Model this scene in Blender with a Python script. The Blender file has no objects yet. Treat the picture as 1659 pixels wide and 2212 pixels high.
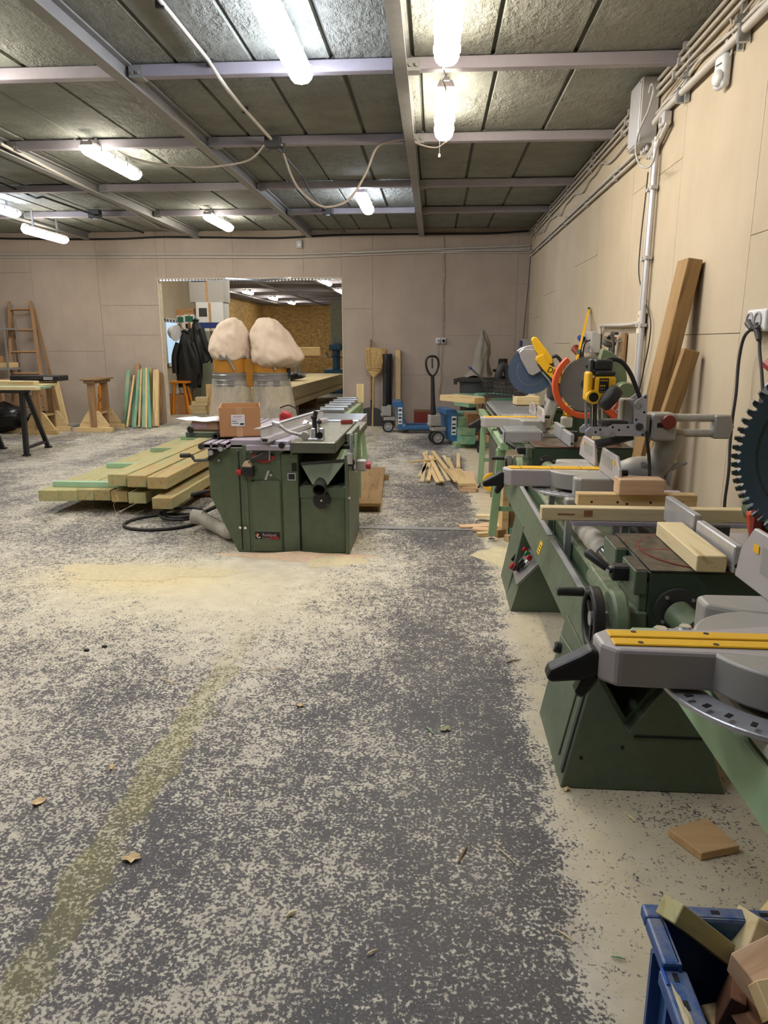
import bpy, bmesh, math, random
from mathutils import Vector, Matrix, Euler
random.seed(7)
SC = bpy.context.scene
COL = SC.collection
PI = math.pi
R = math.radians

# ------------------------------------------------------------------ camera
IW, IH, FPX = 1659., 2212., 1545.
EYE = 1.5
PITCH = math.atan((IH/2-740)/FPX)
YAW = math.atan((940-IW/2)*math.cos(PITCH)/FPX)
cam = bpy.data.cameras.new('camera')
cam.sensor_fit = 'VERTICAL'; cam.sensor_height = 36.; cam.sensor_width = 27.; cam.lens = 36.*FPX/IH
cam.clip_start = .02; cam.clip_end = 200
camo = bpy.data.objects.new('camera', cam); COL.objects.link(camo)
camo.location = (0, 0, EYE); camo.rotation_euler = (PI/2-PITCH, 0, YAW)
SC.camera = camo
# ------------------------------------------------------------------ world, exposure
w = bpy.data.worlds.new('world'); SC.world = w; w.use_nodes = True
w.node_tree.nodes['Background'].inputs[0].default_value = (.5, .55, .6, 1)
w.node_tree.nodes['Background'].inputs[1].default_value = .02
SC.view_settings.view_transform = 'Standard'; SC.view_settings.look = 'None'
SC.view_settings.gamma = 1; SC.view_settings.use_curve_mapping = False
SC.view_settings.exposure = 0.78
LAMP = 1.0                      # overall lamp strength
SC.cycles.max_bounces = 4; SC.cycles.diffuse_bounces = 3; SC.cycles.glossy_bounces = 2
SC.cycles.transmission_bounces = 3; SC.cycles.transparent_max_bounces = 6
SC.cycles.use_adaptive_sampling = True; SC.cycles.adaptive_threshold = .1
SC.cycles.caustics_reflective = False; SC.cycles.caustics_refractive = False
SC.cycles.sample_clamp_indirect = 6

# measured setting (metres)
XR, YB, ZC, XL, YF = 1.655, 13.345, 3.443, -9.2, -13.0

# a sight line of the survey: pixel of the photograph -> point on a plane of the place
_fw = Vector((-math.sin(YAW)*math.cos(PITCH), math.cos(YAW)*math.cos(PITCH), -math.sin(PITCH)))
_rt = Vector((math.cos(YAW), math.sin(YAW), 0)); _up = _rt.cross(_fw)
def P(px, py, X=None, Y=None, Z=None):
    d = _fw + _rt*((px-IW/2)/FPX) - _up*((py-IH/2)/FPX)
    c = Vector((0, 0, EYE))
    t = (Z-EYE)/d.z if Z is not None else Y/d.y if Y is not None else X/d.x
    return c + d*t

# ------------------------------------------------------------------ mesh builder
def mrot(axis, deg): return Matrix.Rotation(R(deg), 4, axis)
class B:
    def __init__(s): s.v = []; s.f = []; s.m = []
    def add(s, vs, fs, mi=0, M=None):
        o = len(s.v)
        for p in vs:
            p = Vector(p); s.v.append(M @ p if M is not None else p)
        for f in fs: s.f.append([i+o for i in f]); s.m.append(mi)
        return s
    def bx(s, x0, x1, y0, y1, z0, z1, mi=0, M=None):
        return s.add([(x0,y0,z0),(x1,y0,z0),(x1,y1,z0),(x0,y1,z0),(x0,y0,z1),(x1,y0,z1),(x1,y1,z1),(x0,y1,z1)],
              [(0,3,2,1),(4,5,6,7),(0,1,5,4),(1,2,6,5),(2,3,7,6),(3,0,4,7)], mi, M)
    def box(s, c, sz, M=None, mi=0):
        T = Matrix.Translation(Vector(c)) @ (M if M is not None else Matrix())
        a, b, c2 = sz[0]/2, sz[1]/2, sz[2]/2
        return s.bx(-a, a, -b, b, -c2, c2, mi, T)
    def beam(s, p0, p1, wdt, h, mi=0, up=(0,0,1)):
        p0, p1 = Vector(p0), Vector(p1); d = p1-p0; L = d.length; x = d/L
        u = Vector(up); 
        if abs(x.dot(u)) > .99: u = Vector((0,1,0))
        y = u.cross(x).normalized(); z = x.cross(y)
        M = Matrix((x, y, z)).transposed().to_4x4(); M.translation = p0
        return s.bx(0, L, -wdt/2, wdt/2, -h/2, h/2, mi, M)
    def prism(s, poly, axis, a, b, mi=0, M=None):
        n = len(poly)
        def pt(p, t): return (t,p[0],p[1]) if axis == 'x' else (p[0],t,p[1]) if axis == 'y' else (p[0],p[1],t)
        vs = [pt(p, a) for p in poly]+[pt(p, b) for p in poly]
        fs = [tuple(range(n))[::-1], tuple(range(n, 2*n))]+[(i, (i+1) % n, n+(i+1) % n, n+i) for i in range(n)]
        return s.add(vs, fs, mi, M)
    def frame(s, p0, p1):
        p0, p1 = Vector(p0), Vector(p1); z = (p1-p0).normalized()
        x = z.orthogonal().normalized(); y = z.cross(x)
        return x, y, z
    def cyl(s, p0, p1, r, r2=None, n=14, mi=0, M=None):
        r2 = r if r2 is None else r2
        x, y, z = s.frame(p0, p1); p0, p1 = Vector(p0), Vector(p1); vs = []
        for p, q in ((p0, r), (p1, r2)):
            for i in range(n):
                a = 2*PI*i/n; vs.append(p+x*(q*math.cos(a))+y*(q*math.sin(a)))
        fs = [tuple(range(n))[::-1], tuple(range(n, 2*n))]+[(i, (i+1) % n, n+(i+1) % n, n+i) for i in range(n)]
        return s.add(vs, fs, mi, M)
    def pipe(s, p0, p1, ro, ri, n=20, mi=0, M=None):      # hollow
        x, y, z = s.frame(p0, p1); p0, p1 = Vector(p0), Vector(p1); vs = []
        for p, q in ((p0, ro), (p1, ro), (p1, ri), (p0, ri)):
            for i in range(n):
                a = 2*PI*i/n; vs.append(p+x*(q*math.cos(a))+y*(q*math.sin(a)))
        fs = []
        for k in range(4):
            for i in range(n): fs.append((k*n+i, k*n+(i+1) % n, ((k+1) % 4)*n+(i+1) % n, ((k+1) % 4)*n+i))
        return s.add(vs, fs, mi, M)
    def tube(s, pts, r, n=8, closed=False, mi=0, M=None):
        pts = [Vector(p) for p in pts]; m = len(pts); vs = []; fs = []
        rr = r if isinstance(r, (list, tuple)) else [r]*m
        prev = None
        for i, p in enumerate(pts):
            a = pts[(i-1) % m] if (closed or i) else pts[i]; b = pts[(i+1) % m] if (closed or i < m-1) else pts[i]
            t = (b-a); t = t.normalized() if t.length > 1e-9 else Vector((0,0,1))
            if prev is None: x = t.orthogonal().normalized()
            else:
                x = prev-t*prev.dot(t); x = x.normalized() if x.length > 1e-6 else t.orthogonal().normalized()
            prev = x; y = t.cross(x)
            for k in range(n):
                q = 2*PI*k/n; vs.append(p+x*(rr[i]*math.cos(q))+y*(rr[i]*math.sin(q)))
        for i in range(m if closed else m-1):
            j = (i+1) % m
            for k in range(n): fs.append((i*n+k, i*n+(k+1) % n, j*n+(k+1) % n, j*n+k))
        if not closed: fs += [tuple(range(n))[::-1], tuple(range((m-1)*n, m*n))]
        return s.add(vs, fs, mi, M)
    def lathe(s, prof, o=(0,0,0), ax=(0,0,1), n=24, mi=0, M=None, sy=1., caps=True):
        if not caps: prof = list(prof)+[prof[0]]
        x, y, z = s.frame(Vector(o), Vector(o)+Vector(ax)); o = Vector(o); vs = []; fs = []
        if sy != 1. and abs(z.x) < .9: x = (Vector((1, 0, 0))-z*z.x).normalized(); y = z.cross(x)
        for r, h in prof:
            for i in range(n):
                a = 2*PI*i/n; vs.append(o+z*h+x*(r*math.cos(a))+y*(r*sy*math.sin(a)))
        m = len(prof)
        for k in range(m-1):
            for i in range(n): fs.append((k*n+i, k*n+(i+1) % n, (k+1)*n+(i+1) % n, (k+1)*n+i))
        if caps and prof[0][0] > 1e-4: fs.append(tuple(range(n))[::-1])
        if caps and prof[-1][0] > 1e-4: fs.append(tuple(range((m-1)*n, m*n)))
        return s.add(vs, fs, mi, M)
    def arcplate(s, c, ro, ri, a0, a1, y0, y1, n=24, mi=0, M=None):   # ring sector in the XZ plane
        poly = [(c[0]+ro*math.cos(R(a0+(a1-a0)*i/n)), c[1]+ro*math.sin(R(a0+(a1-a0)*i/n))) for i in range(n+1)]
        inn = [(c[0]+ri*math.cos(R(a0+(a1-a0)*i/n)), c[1]+ri*math.sin(R(a0+(a1-a0)*i/n))) for i in range(n+1)]
        vs = []; fs = []
        for i in range(n+1):
            for q in (poly[i], inn[i]):
                vs += [(q[0], y0, q[1]), (q[0], y1, q[1])]
        for i in range(n):
            a = i*4; b = a+4
            fs += [(a, b, b+1, a+1), (a+2, a+3, b+3, b+2), (a, a+2, b+2, b), (a+1, b+1, b+3, a+3)]
        fs += [(0, 1, 3, 2), (n*4, n*4+2, n*4+3, n*4+1)]
        return s.add(vs, fs, mi, M)
    def build(s, name, mats, parent=None, bevel=0, seg=1, smooth=None, loc=None, rot=None):
        me = bpy.data.meshes.new(name); me.from_pydata([tuple(v) for v in s.v], [], s.f)
        if not isinstance(mats, (list, tuple)): mats = [mats]
        for m in mats: me.materials.append(MAT[m] if isinstance(m, str) else m)
        me.polygons.foreach_set('material_index', s.m)
        bm = bmesh.new(); bm.from_mesh(me); bmesh.ops.recalc_face_normals(bm, faces=bm.faces[:]); bm.to_mesh(me); bm.free()
        if smooth:
            me.polygons.foreach_set('use_smooth', [True]*len(me.polygons)); me.set_sharp_from_angle(angle=R(smooth))
        me.update()
        o = bpy.data.objects.new(name, me); COL.objects.link(o)
        if parent is not None: o.parent = parent
        if loc is not None: o.location = loc
        if rot is not None: o.rotation_euler = rot
        if bevel:
            md = o.modifiers.new('bevel', 'BEVEL'); md.width = bevel; md.segments = seg; md.limit_method = 'ANGLE'; md.angle_limit = R(40)
            md.harden_normals = False
        return o

def tag(o, label, cat, group=None, kind=None):
    o['label'] = label; o['category'] = cat
    if group: o['group'] = group
    if kind: o['kind'] = kind
    return o
def thing(name, label, cat, loc=(0,0,0), rot=(0,0,0), group=None):
    o = bpy.data.objects.new(name, None); COL.objects.link(o); o.empty_display_size = .1
    o.location = loc; o.rotation_euler = rot
    return tag(o, label, cat, group)
def struct(o): o['kind'] = 'structure'; return o
def copy_tree(o, parent=None):
    c = o.copy(); COL.objects.link(c)
    if parent is not None: c.parent = parent
    for ch in [k for k in o.children]: copy_tree(ch, c)
    return c

# ------------------------------------------------------------------ materials
MAT = {}
def lin(h):
    h = h.lstrip('#'); v = [int(h[i:i+2], 16)/255 for i in (0, 2, 4)]
    return tuple(((c+.055)/1.055)**2.4 if c > .04045 else c/12.92 for c in v)+(1,)
class N:
    def __init__(s, name):
        s.m = bpy.data.materials.new(name); s.m.use_nodes = True; s.t = s.m.node_tree; s.n = s.t.nodes; s.p = s.n['Principled BSDF']
        MAT[name] = s.m
    def new(s, t, **k):
        n = s.n.new(t)
        for a, b in k.items(): setattr(n, a, b)
        return n
    def ln(s, a, b): s.t.links.new(a, b)
    def coord(s, scale=(1,1,1), kind='Object', rot=(0,0,0)):
        tc = s.new('ShaderNodeTexCoord'); mp = s.new('ShaderNodeMapping'); mp.inputs['Scale'].default_value = scale
        mp.inputs['Rotation'].default_value = rot
        s.ln(tc.outputs[kind], mp.inputs['Vector']); return mp.outputs[0]
    def world(s, scale=(1,1,1)):
        g = s.new('ShaderNodeNewGeometry'); mp = s.new('ShaderNodeMapping'); mp.inputs['Scale'].default_value = scale
        s.ln(g.outputs['Position'], mp.inputs['Vector']); return mp.outputs[0]
    def noise(s, vec, scale, detail=4, rough=.55, dist=0):
        n = s.new('ShaderNodeTexNoise'); n.inputs['Scale'].default_value = scale; n.inputs['Detail'].default_value = detail
        n.inputs['Roughness'].default_value = rough; n.inputs['Distortion'].default_value = dist; s.ln(vec, n.inputs['Vector']); return n.outputs['Fac']
    def ramp(s, fac, stops, interp='LINEAR'):
        r = s.new('ShaderNodeValToRGB'); r.color_ramp.interpolation = interp; e = r.color_ramp.elements
        while len(e) < len(stops): e.new(.5)
        for i, (p, c) in enumerate(stops):
            e[i].position = p; e[i].color = c if isinstance(c, tuple) and len(c) == 4 else (c, c, c, 1) if not isinstance(c, str) else lin(c)
        s.ln(fac, r.inputs[0]); return r.outputs[0]
    def mix(s, fac, a, b, mode='MIX'):
        m = s.new('ShaderNodeMix', data_type='RGBA', blend_type=mode)
        for sock, v in ((m.inputs[0], fac), (m.inputs[6], a), (m.inputs[7], b)):
            if hasattr(v, 'links'): s.ln(v, sock)
            elif isinstance(v, str): sock.default_value = lin(v)
            else: sock.default_value = v
        return m.outputs[2]
    def math(s, op, a, b=0., c=0., clamp=False):
        m = s.new('ShaderNodeMath', operation=op, use_clamp=clamp)
        for i, v in enumerate((a, b, c)):
            if hasattr(v, 'links'): s.ln(v, m.inputs[i])
            else: m.inputs[i].default_value = v
        return m.outputs[0]
    def bump(s, h, strength=.3, dist=.01):
        b = s.new('ShaderNodeBump'); b.inputs['Strength'].default_value = strength; b.inputs['Distance'].default_value = dist
        s.ln(h, b.inputs['Height']); s.ln(b.outputs[0], s.p.inputs['Normal'])
    def out(s, color=None, rough=None, metal=None, **k):
        for nm, v in (('Base Color', color), ('Roughness', rough), ('Metallic', metal)):
            if v is None: continue
            i = s.p.inputs[nm]
            if hasattr(v, 'links'): s.ln(v, i)
            else: i.default_value = lin(v) if isinstance(v, str) else v
        for kk, v in k.items(): s.p.inputs[kk].default_value = v
        return s.m
def paint(name, col, rough=.5, metal=0., var=.12, scale=9., dust=0., dustcol='#b9ad8c', bump=0., **k):
    """painted / plastic surface: slight mottling, optional sawdust settled on upward faces"""
    n = N(name); v = n.coord()
    f = n.noise(v, scale, 5, .65)
    c = lin(col); a = tuple(min(1, x*(1-var)) for x in c[:3])+(1,); b = tuple(min(1, x*(1+var)) for x in c[:3])+(1,)
    cc = n.ramp(f, [(.3, a), (.7, b)])
    if dust:
        g = n.new('ShaderNodeNewGeometry'); sx = n.new('ShaderNodeSeparateXYZ'); n.ln(g.outputs['Normal'], sx.inputs[0])
        upf = n.math('MULTIPLY', n.math('MAXIMUM', sx.outputs[2], .12), dust)
        d = n.noise(n.world(), 22, 6, .7)
        m = n.math('MULTIPLY', upf, n.ramp(d, [(.35, 0.), (.65, 1.)]), clamp=True)
        cc = n.mix(m, cc, dustcol)
    n.out(cc, rough, metal, **k)
    if bump: n.bump(n.noise(v, scale*8, 3), bump, .002)
    return n.m
def wood(name, light, dark, tint=None, tintamt=.5, knots=True, rough=.75, grain=7., rnd=.25):
    n = N(name); v = n.coord((.7, 9, 9))
    oi = n.new('ShaderNodeObjectInfo')
    ad = n.new('ShaderNodeVectorMath', operation='ADD'); cb = n.new('ShaderNodeCombineXYZ')
    n.ln(n.math('MULTIPLY', oi.outputs['Random'], 37.), cb.inputs[0]); n.ln(n.math('MULTIPLY', oi.outputs['Random'], 91.), cb.inputs[1])
    n.ln(v, ad.inputs[0]); n.ln(cb.outputs[0], ad.inputs[1]); v = ad.outputs[0]
    f = n.noise(v, grain*.45, 5, .6, .6)
    c = n.ramp(f, [(.3, light), (.52, light), (.72, dark)])
    if tint:
        g = n.noise(n.coord((1.2, 3, 3)), 2.2, 3); 
        g2 = n.math('ADD', g, n.math('MULTIPLY_ADD', oi.outputs['Random'], .3, -.15))
        c = n.mix(n.math('MULTIPLY', n.ramp(g2, [(.38, 0.), (.6, 1.)]), tintamt), c, tint)
    if knots:
        vo = n.new('ShaderNodeTexVoronoi'); vo.inputs['Scale'].default_value = 3.1
        cv = n.coord((1.1, 3.3, 3.3)); ad2 = n.new('ShaderNodeVectorMath', operation='ADD'); n.ln(cv, ad2.inputs[0]); n.ln(cb.outputs[0], ad2.inputs[1]); n.ln(ad2.outputs[0], vo.inputs['Vector'])
        c = n.mix(n.ramp(vo.outputs['Distance'], [(.03, .75), (.09, 0.)]), c, '#4a2f18')
    hv = n.new('ShaderNodeHueSaturation'); n.ln(c, hv.inputs['Color'])
    n.ln(n.math('MULTIPLY_ADD', oi.outputs['Random'], rnd, 1-rnd/2), hv.inputs['Value'])
    n.out(hv.outputs[0], rough); n.bump(f, .15, .002)
    return n.m
# ---- floor: worn dark screed, sawdust trodden into it, a worn yellow lane line
n = N('floor_screed'); g = n.new('ShaderNodeNewGeometry'); sx = n.new('ShaderNodeSeparateXYZ'); n.ln(g.outputs['Position'], sx.inputs[0])
wx, wy = sx.outputs[0], sx.outputs[1]; wv = n.world()
low = n.noise(n.world((1, .6, 1)), 1.3, 5, .65); mid = n.noise(wv, 5.5, 5, .65)
fine = n.noise(wv, 92, 3, .6); fine2 = n.noise(n.world((1, .8, 1)), 30, 5, .7)
def gauss(cx, sxx, cy=None, sy=1., src=None):
    a = n.math('POWER', n.math('DIVIDE', n.math('SUBTRACT', src or wx, cx), sxx), 2.)
    if cy is not None: a = n.math('ADD', a, n.math('POWER', n.math('DIVIDE', n.math('SUBTRACT', wy, cy), sy), 2.))
    return n.math('EXPONENT', n.math('MULTIPLY', a, -1.))
wob = n.math('ADD', wx, n.math('MULTIPLY_ADD', mid, .22, -.11))
cov = n.math('MULTIPLY_ADD', low, 1.45, -.605)
cov = n.math('ADD', cov, n.math('MULTIPLY_ADD', mid, .9, -.45))
cov = n.math('SUBTRACT', cov, n.math('MULTIPLY', gauss(.10, .30, src=wob), .25))     # swept walking lane
cov = n.math('ADD', cov, n.math('MULTIPLY', n.ramp(wob, [(.36, 0.), (.47, 1.)]), .55)) # dust along the machine feet
cov = n.math('ADD', cov, n.math('MULTIPLY', gauss(-1.5, 1.1, 4.15, .75), .55))       # in front of the combination machine
cov = n.math('ADD', cov, n.math('MULTIPLY', gauss(-.9, .5, 4.75, .35), .30))
far = n.ramp(n.math('DIVIDE', wy, 14.), [(.15, 0.), (.5, 1.)])
cov = n.math('ADD', cov, n.math('MULTIPLY', far, .10))
t = n.math('ADD', n.math('ADD', n.math('MULTIPLY_ADD', fine, 1.3, -.65), n.math('MULTIPLY_ADD', fine2, 1.0, -.5)), n.math('MULTIPLY_ADD', cov, .48, -.095))
dust = n.ramp(n.math('ADD', t, .5), [(.42, 0.), (.56, 1.)])
dark = n.ramp(n.noise(wv, 150, 2), [(.3, '#353336'), (.7, '#5c585a')])
dark = n.mix(n.ramp(low, [(.4, 0.), (.65, .6)]), dark, '#6a655f')
line = n.ramp(n.math('DIVIDE', wy, 14.), [(.20, 1.), (.26, .12), (.62, .12), (.70, .8)])
yel = n.math('MULTIPLY', line, n.math('MULTIPLY', n.ramp(n.math('ABSOLUTE', n.math('SUBTRACT', wob, -.975)), [(.052, 1.), (.075, 0.)]), n.ramp(n.noise(wv, 3.0, 4), [(.25, .35), (.6, 1.)])))
dark = n.mix(n.math('MULTIPLY', yel, .8), dark, '#6f6a3c')
dcol = n.ramp(n.noise(wv, 9, 4), [(.3, '#beb5a6'), (.7, '#ddd5c3')])
dcol = n.mix(n.math('MULTIPLY', gauss(-1.9, .6, 4.35, .28), .8), dcol, '#e0c98c')
dcol = n.mix(n.math('MULTIPLY', gauss(-1.4, 1.2, 4.1, .7), .4), dcol, '#d9cda4')
dcol = n.mix(n.math('MULTIPLY', n.ramp(wob, [(.36, 0.), (.5, 1.)]), .6), dcol, '#bfb08a')
dcol = n.mix(n.math('MULTIPLY', yel, .55), dcol, '#b3ab7c')
n.out(n.mix(n.math('MULTIPLY', dust, .93), dark, dcol), n.ramp(dust, [(0., .62), (1., .95)]))
n.bump(fine, .45, .004)

# ---- walls, ceiling
n = N('drywall'); f = n.noise(n.world(), 2.2, 5); f2 = n.noise(n.world((1, 1, .25)), 9, 4)
c = n.ramp(f, [(.3, '#b6a78f'), (.7, '#c0b199')]); c = n.mix(n.ramp(f2, [(.5, 0.), (.8, .25)]), c, '#a8977f'); n.out(c, .92); n.bump(n.noise(n.world(), 60, 3), .08, .002)
n = N('drywall_pink'); f = n.noise(n.world(), 2.2, 5); f2 = n.noise(n.world((1, 1, .25)), 9, 4)
c = n.ramp(f, [(.3, '#aa9b8e'), (.7, '#b4a597')]); c = n.mix(n.ramp(f2, [(.5, 0.), (.8, .25)]), c, '#9c8b7e'); n.out(c, .92); n.bump(n.noise(n.world(), 60, 3), .08, .002)
paint('joint_dark', '#7b6d5b', .95); paint('plaster_edge', '#d9cdb6', .9)
n = N('ceiling_foam'); f = n.noise(n.world(), 3.5, 6, .7); c = n.ramp(f, [(.3, '#757770'), (.7, '#8c8e87')]); n.out(c, .8)
pits = n.noise(n.world((1, .6, 1)), 14, 4, .72); pm = n.noise(n.world(), .9, 2)
n.bump(n.math('MULTIPLY', n.ramp(pits, [(.35, 0.), (.62, 1.)]), n.ramp(pm, [(.42, .15), (.62, 1.)])), .9, .02)
paint('ceiling_seam', '#5a5c57', .9); paint('purlin_grey', '#9d97a0', .55, var=.06); paint('beam_grey', '#8f8e8c', .55, var=.08)
n = N('osb'); v = n.world((1, 1, 1)); vo = n.new('ShaderNodeTexVoronoi'); vo.inputs['Scale'].default_value = 9; n.ln(n.world((1, 1, 2.4)), vo.inputs['Vector'])
n.out(n.ramp(n.math('MULTIPLY_ADD', vo.outputs['Color'], .6, n.math('MULTIPLY', n.noise(v, 20, 4), .4)), [(.2, '#8a6a38'), (.8, '#c9a566')]), .7)
# ---- timber
wood('pine', '#d9bd8b', '#b58f58'); wood('pine_pale', '#e0cda0', '#c3a671', rnd=.15); wood('old_wood', '#8d6f4a', '#5f472c', rnd=.3)
wood('treated', '#b9a06c', '#937c4b', '#8fae86', .38); wood('treated_pale', '#aeb58a', '#93a47c', '#8ac0a6', .6); wood('treated_strong', '#93ad88', '#6f9678', '#5a9a86', .8); wood('brown_wood', '#a5805a', '#7b5a3c')
wood('beam_old', '#9b7b4f', '#74582f', rnd=.12); wood('plywood', '#c2a06b', '#a5834f', knots=False); wood('block_brown', '#c6a273', '#b48d5c', knots=False, rnd=.05)
wood('red_wood', '#8a4a30', '#6b3522', knots=False); wood('pine_pink', '#d8b592', '#bf936c', rnd=.12); wood('offcut_rosy', '#9a6a4c', '#754a33', knots=False)
# ---- paints and metals
paint('green', '#54634f', .42, var=.10, dust=.45); paint('green_dark', '#324538', .42, var=.10, dust=.2); paint('green_light', '#8fae86', .45, var=.08, dust=.35)
paint('green_slide', '#586b53', .4, dust=.5); paint('cast_iron', '#4a4340', .45, .55, var=.2, scale=6, dust=.3); paint('table_iron', '#6e7065', .42, .6, var=.22, scale=5, dust=.5)
paint('alu', '#c0bfc2', .36, .5, var=.08, scale=14); paint('alu_white', '#c9c7cb', .4, .5, var=.04); paint('steel', '#aeb2b6', .3, .7, var=.08); paint('chrome', '#c8ccd2', .12, 1., var=.03)
paint('cast_grey', '#a19e98', .5, .2, var=.06, dust=.2); paint('saw_grey', '#b6aeac', .5, .15, var=.05, dust=.12); paint('plate_grey', '#b9b9c4', .42, .4, var=.04)
paint('black', '#1b1b1d', .5, dust=.08); paint('black_matt', '#161618', .75); paint('dark_grey', '#38383a', .55, dust=.15); paint('rubber', '#232325', .7, dust=.1)
paint('yellow', '#eeb823', .45, var=.05); paint('orange', '#d2562a', .42, var=.06, dust=.12); paint('orange_level', '#e08a1e', .45); paint('red', '#a5262a', .4, var=.06); paint('red_dark', '#7e3026', .5)
paint('blue_jack', '#2f6497', .38, var=.12, scale=5, dust=.2); paint('blue_bin', '#24518f', .38, var=.08, dust=.4); paint('blue_bright', '#1d4fb0', .35); paint('blue_paint', '#2a5470', .45)
paint('white_plastic', '#dcdcdc', .4, var=.03); paint('grey_plastic', '#b2b0ae', .45, var=.04); paint('white_paper', '#e6e6e8', .8, var=.03); paint('conduit', '#bdb7ae', .5, var=.05)
paint('cardboard', '#b5855a', .85, var=.06, scale=5); paint('cardboard_in', '#8c6541', .9, var=.06); paint('tape', '#c19a72', .3); paint('cabinet_grey', '#8d8f80', .5); paint('green_btn', '#1f7a4d', .4)
paint('fabric_cream', '#d6c3b0', .95, var=.07, scale=6, bump=.3); paint('bag_grey', '#8f867c', .95, var=.1, scale=8); paint('amber', '#b07a2a', .4, var=.1); paint('pink_dust', '#cda78a', .9, var=.15, scale=14); paint('ring_grey', '#8c8a88', .4, .5)
paint('jacket', '#141517', .6, var=.2); paint('bag_black', '#101113', .3); paint('straw', '#c6a46c', .9, var=.25, scale=30); paint('helmet', '#dcdcde', .35); paint('sawdust_pile', '#cdbf9c', .98, var=.12, scale=30, bump=.5); paint('dust_pink', '#d2b79b', .98, var=.1, scale=25, bump=.5)
paint('bin_green', '#243c2e', .5, dust=.2); paint('cart_wire', '#5f6266', .35, .8); paint('hose_grey', '#b8b3a8', .55, dust=.2); paint('cable', '#2a2a2c', .6); paint('cable_pale', '#a89c90', .6); paint('leaf', '#dcc092', .8, var=.2); paint('leaf_green', '#adad80', .8)
paint('window_glow', '#6f8ca3', .3); paint('ear_pad', '#5b5a52', .7, dust=.4); paint('motor_green', '#67795d', .45, dust=.3); paint('router_black', '#26272a', .5, dust=.25); paint('strap', '#8d8377', .8)
paint('blade_blue_sheen', '#5f7490', .32, .55, var=.12, scale=5); paint('blade_grey', '#8a8a8e', .32, .65, var=.12, scale=5); paint('tooth', '#595d63', .25, .9); paint('lavender_alu', '#b7aebc', .42, .3, var=.05)  # bluish sheen of reflected lamps is put into the blue blade colour
paint('sensor', '#d7d7da', .4); paint('label_white', '#dfe0e2', .6, var=.03); paint('label_pink', '#c9a8b4', .6); paint('print_black', '#1a1a1c', .6); paint('print_blue', '#2b3f7c', .5); paint('tarp', '#1b1c1e', .4); paint('green_bottle', '#2b6b5b', .4)
MAT['floor_screed'].name = 'floor_screed'
n = N('glass_pane'); n.out('#9fb4c6', .12, 0.); n.p.inputs['Transmission Weight'].default_value = .35
n = N('daylight'); n.out('#a9c3d8', .4); n.p.inputs['Emission Color'].default_value = lin('#a9c6e0'); n.p.inputs['Emission Strength'].default_value = .55
# thin cloudy plastic film of the collector bags
n = N('film'); tr = n.new('ShaderNodeBsdfTranslucent'); tp = n.new('ShaderNodeBsdfTransparent'); m1 = n.new('ShaderNodeMixShader'); m2 = n.new('ShaderNodeMixShader')
tr.inputs[0].default_value = lin('#d8cfc2'); n.out('#d9d2c6', .35)
f = n.ramp(n.noise(n.coord((2.2, 2.2, 1.1), rot=(.5, .4, 0)), 4, 4, .6, 1.5), [(.3, .42), (.7, .74)])
m1.inputs[0].default_value = .35; n.ln(n.p.outputs[0], m1.inputs[1]); n.ln(tr.outputs[0], m1.inputs[2])
n.ln(f, m2.inputs[0]); n.ln(tp.outputs[0], m2.inputs[1]); n.ln(m1.outputs[0], m2.inputs[2]); n.ln(m2.outputs[0], n.n['Material Output'].inputs[0])
def lampmat(name, col, s):
    n = N(name); n.out('#e8e8e8', .4); n.p.inputs['Emission Color'].default_value = lin(col); n.p.inputs['Emission Strength'].default_value = s*LAMP; n.m.cycles.emission_sampling = 'FRONT'
lampmat('tube_cool', '#e9f0ff', 34.); lampmat('tube_neutral', '#fff7e6', 34.); lampmat('tube_warm', '#fff3de', 34.)
n = N('lens_clear'); n.out('#e8ecf0', .15); n.p.inputs['Transmission Weight'].default_value = .9; n.p.inputs['IOR'].default_value = 1.1
paint('lamp_body', '#b9b4b8', .5, var=.03)

# ================================================================== the setting
fl = struct(B().bx(XL-.2, XR+.2, YF-.2, 38.2, -.15, 0).build('floor', 'floor_screed'))

def sheets(parent, rects, plane, mat='drywall', t=.012, gap=.004):
    """gypsum sheets screwed to a wall; rects are (a0, a1, z0, z1) along the wall"""
    for a0, a1, z0, z1 in rects:
        a0 += gap/2; a1 -= gap/2; z0 += gap/2; z1 -= gap/2
        b = B()
        if plane[0] == 'y': b.bx(a0, a1, plane[1]-t, plane[1], z0, z1)
        else: b.bx(plane[1]-t, plane[1], a0, a1, z0, z1)
        b.build('drywall_sheet', mat, parent)
# back wall with the opening
OX0, OX1, OZ = -5.06, -1.69, 2.625
wb = B(); W0, W1 = YB+.012, YB+.16
wb.bx(XL, OX0-.004, W0, W1, 0, ZC); wb.bx(OX1+.004, XR+.15, W0, W1, 0, ZC); wb.bx(OX0-.004, OX1+.004, W0, W1, OZ+.004, ZC)
wall_back = struct(wb.build('wall_back', 'joint_dark'))
cols = [(-9.2, -8.70, [1.9]), (-8.70, -7.442, [2.754]), (-7.442, -6.182, [1.339]), (-6.182, OX0, [2.166, 1.634]), (OX1, -1.132, [2.094]),
        (-1.132, .121, [.922]), (.121, 1.431, [1.622]), (1.431, XR, [2.501])]
rects = []
for a0, a1, hs in cols:
    zz = [0.]+sorted(hs)+[ZC]
    rects += [(a0, a1, zz[i], zz[i+1]) for i in range(len(zz)-1)]
rects += [(OX0, -4.915+.02, OZ, ZC), (-4.895, -3.654, OZ, ZC), (-3.654, -2.376, OZ, ZC), (-2.376, OX1, OZ, ZC)]
sheets(wall_back, rects, ('y', W0), 'drywall_pink')
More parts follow.
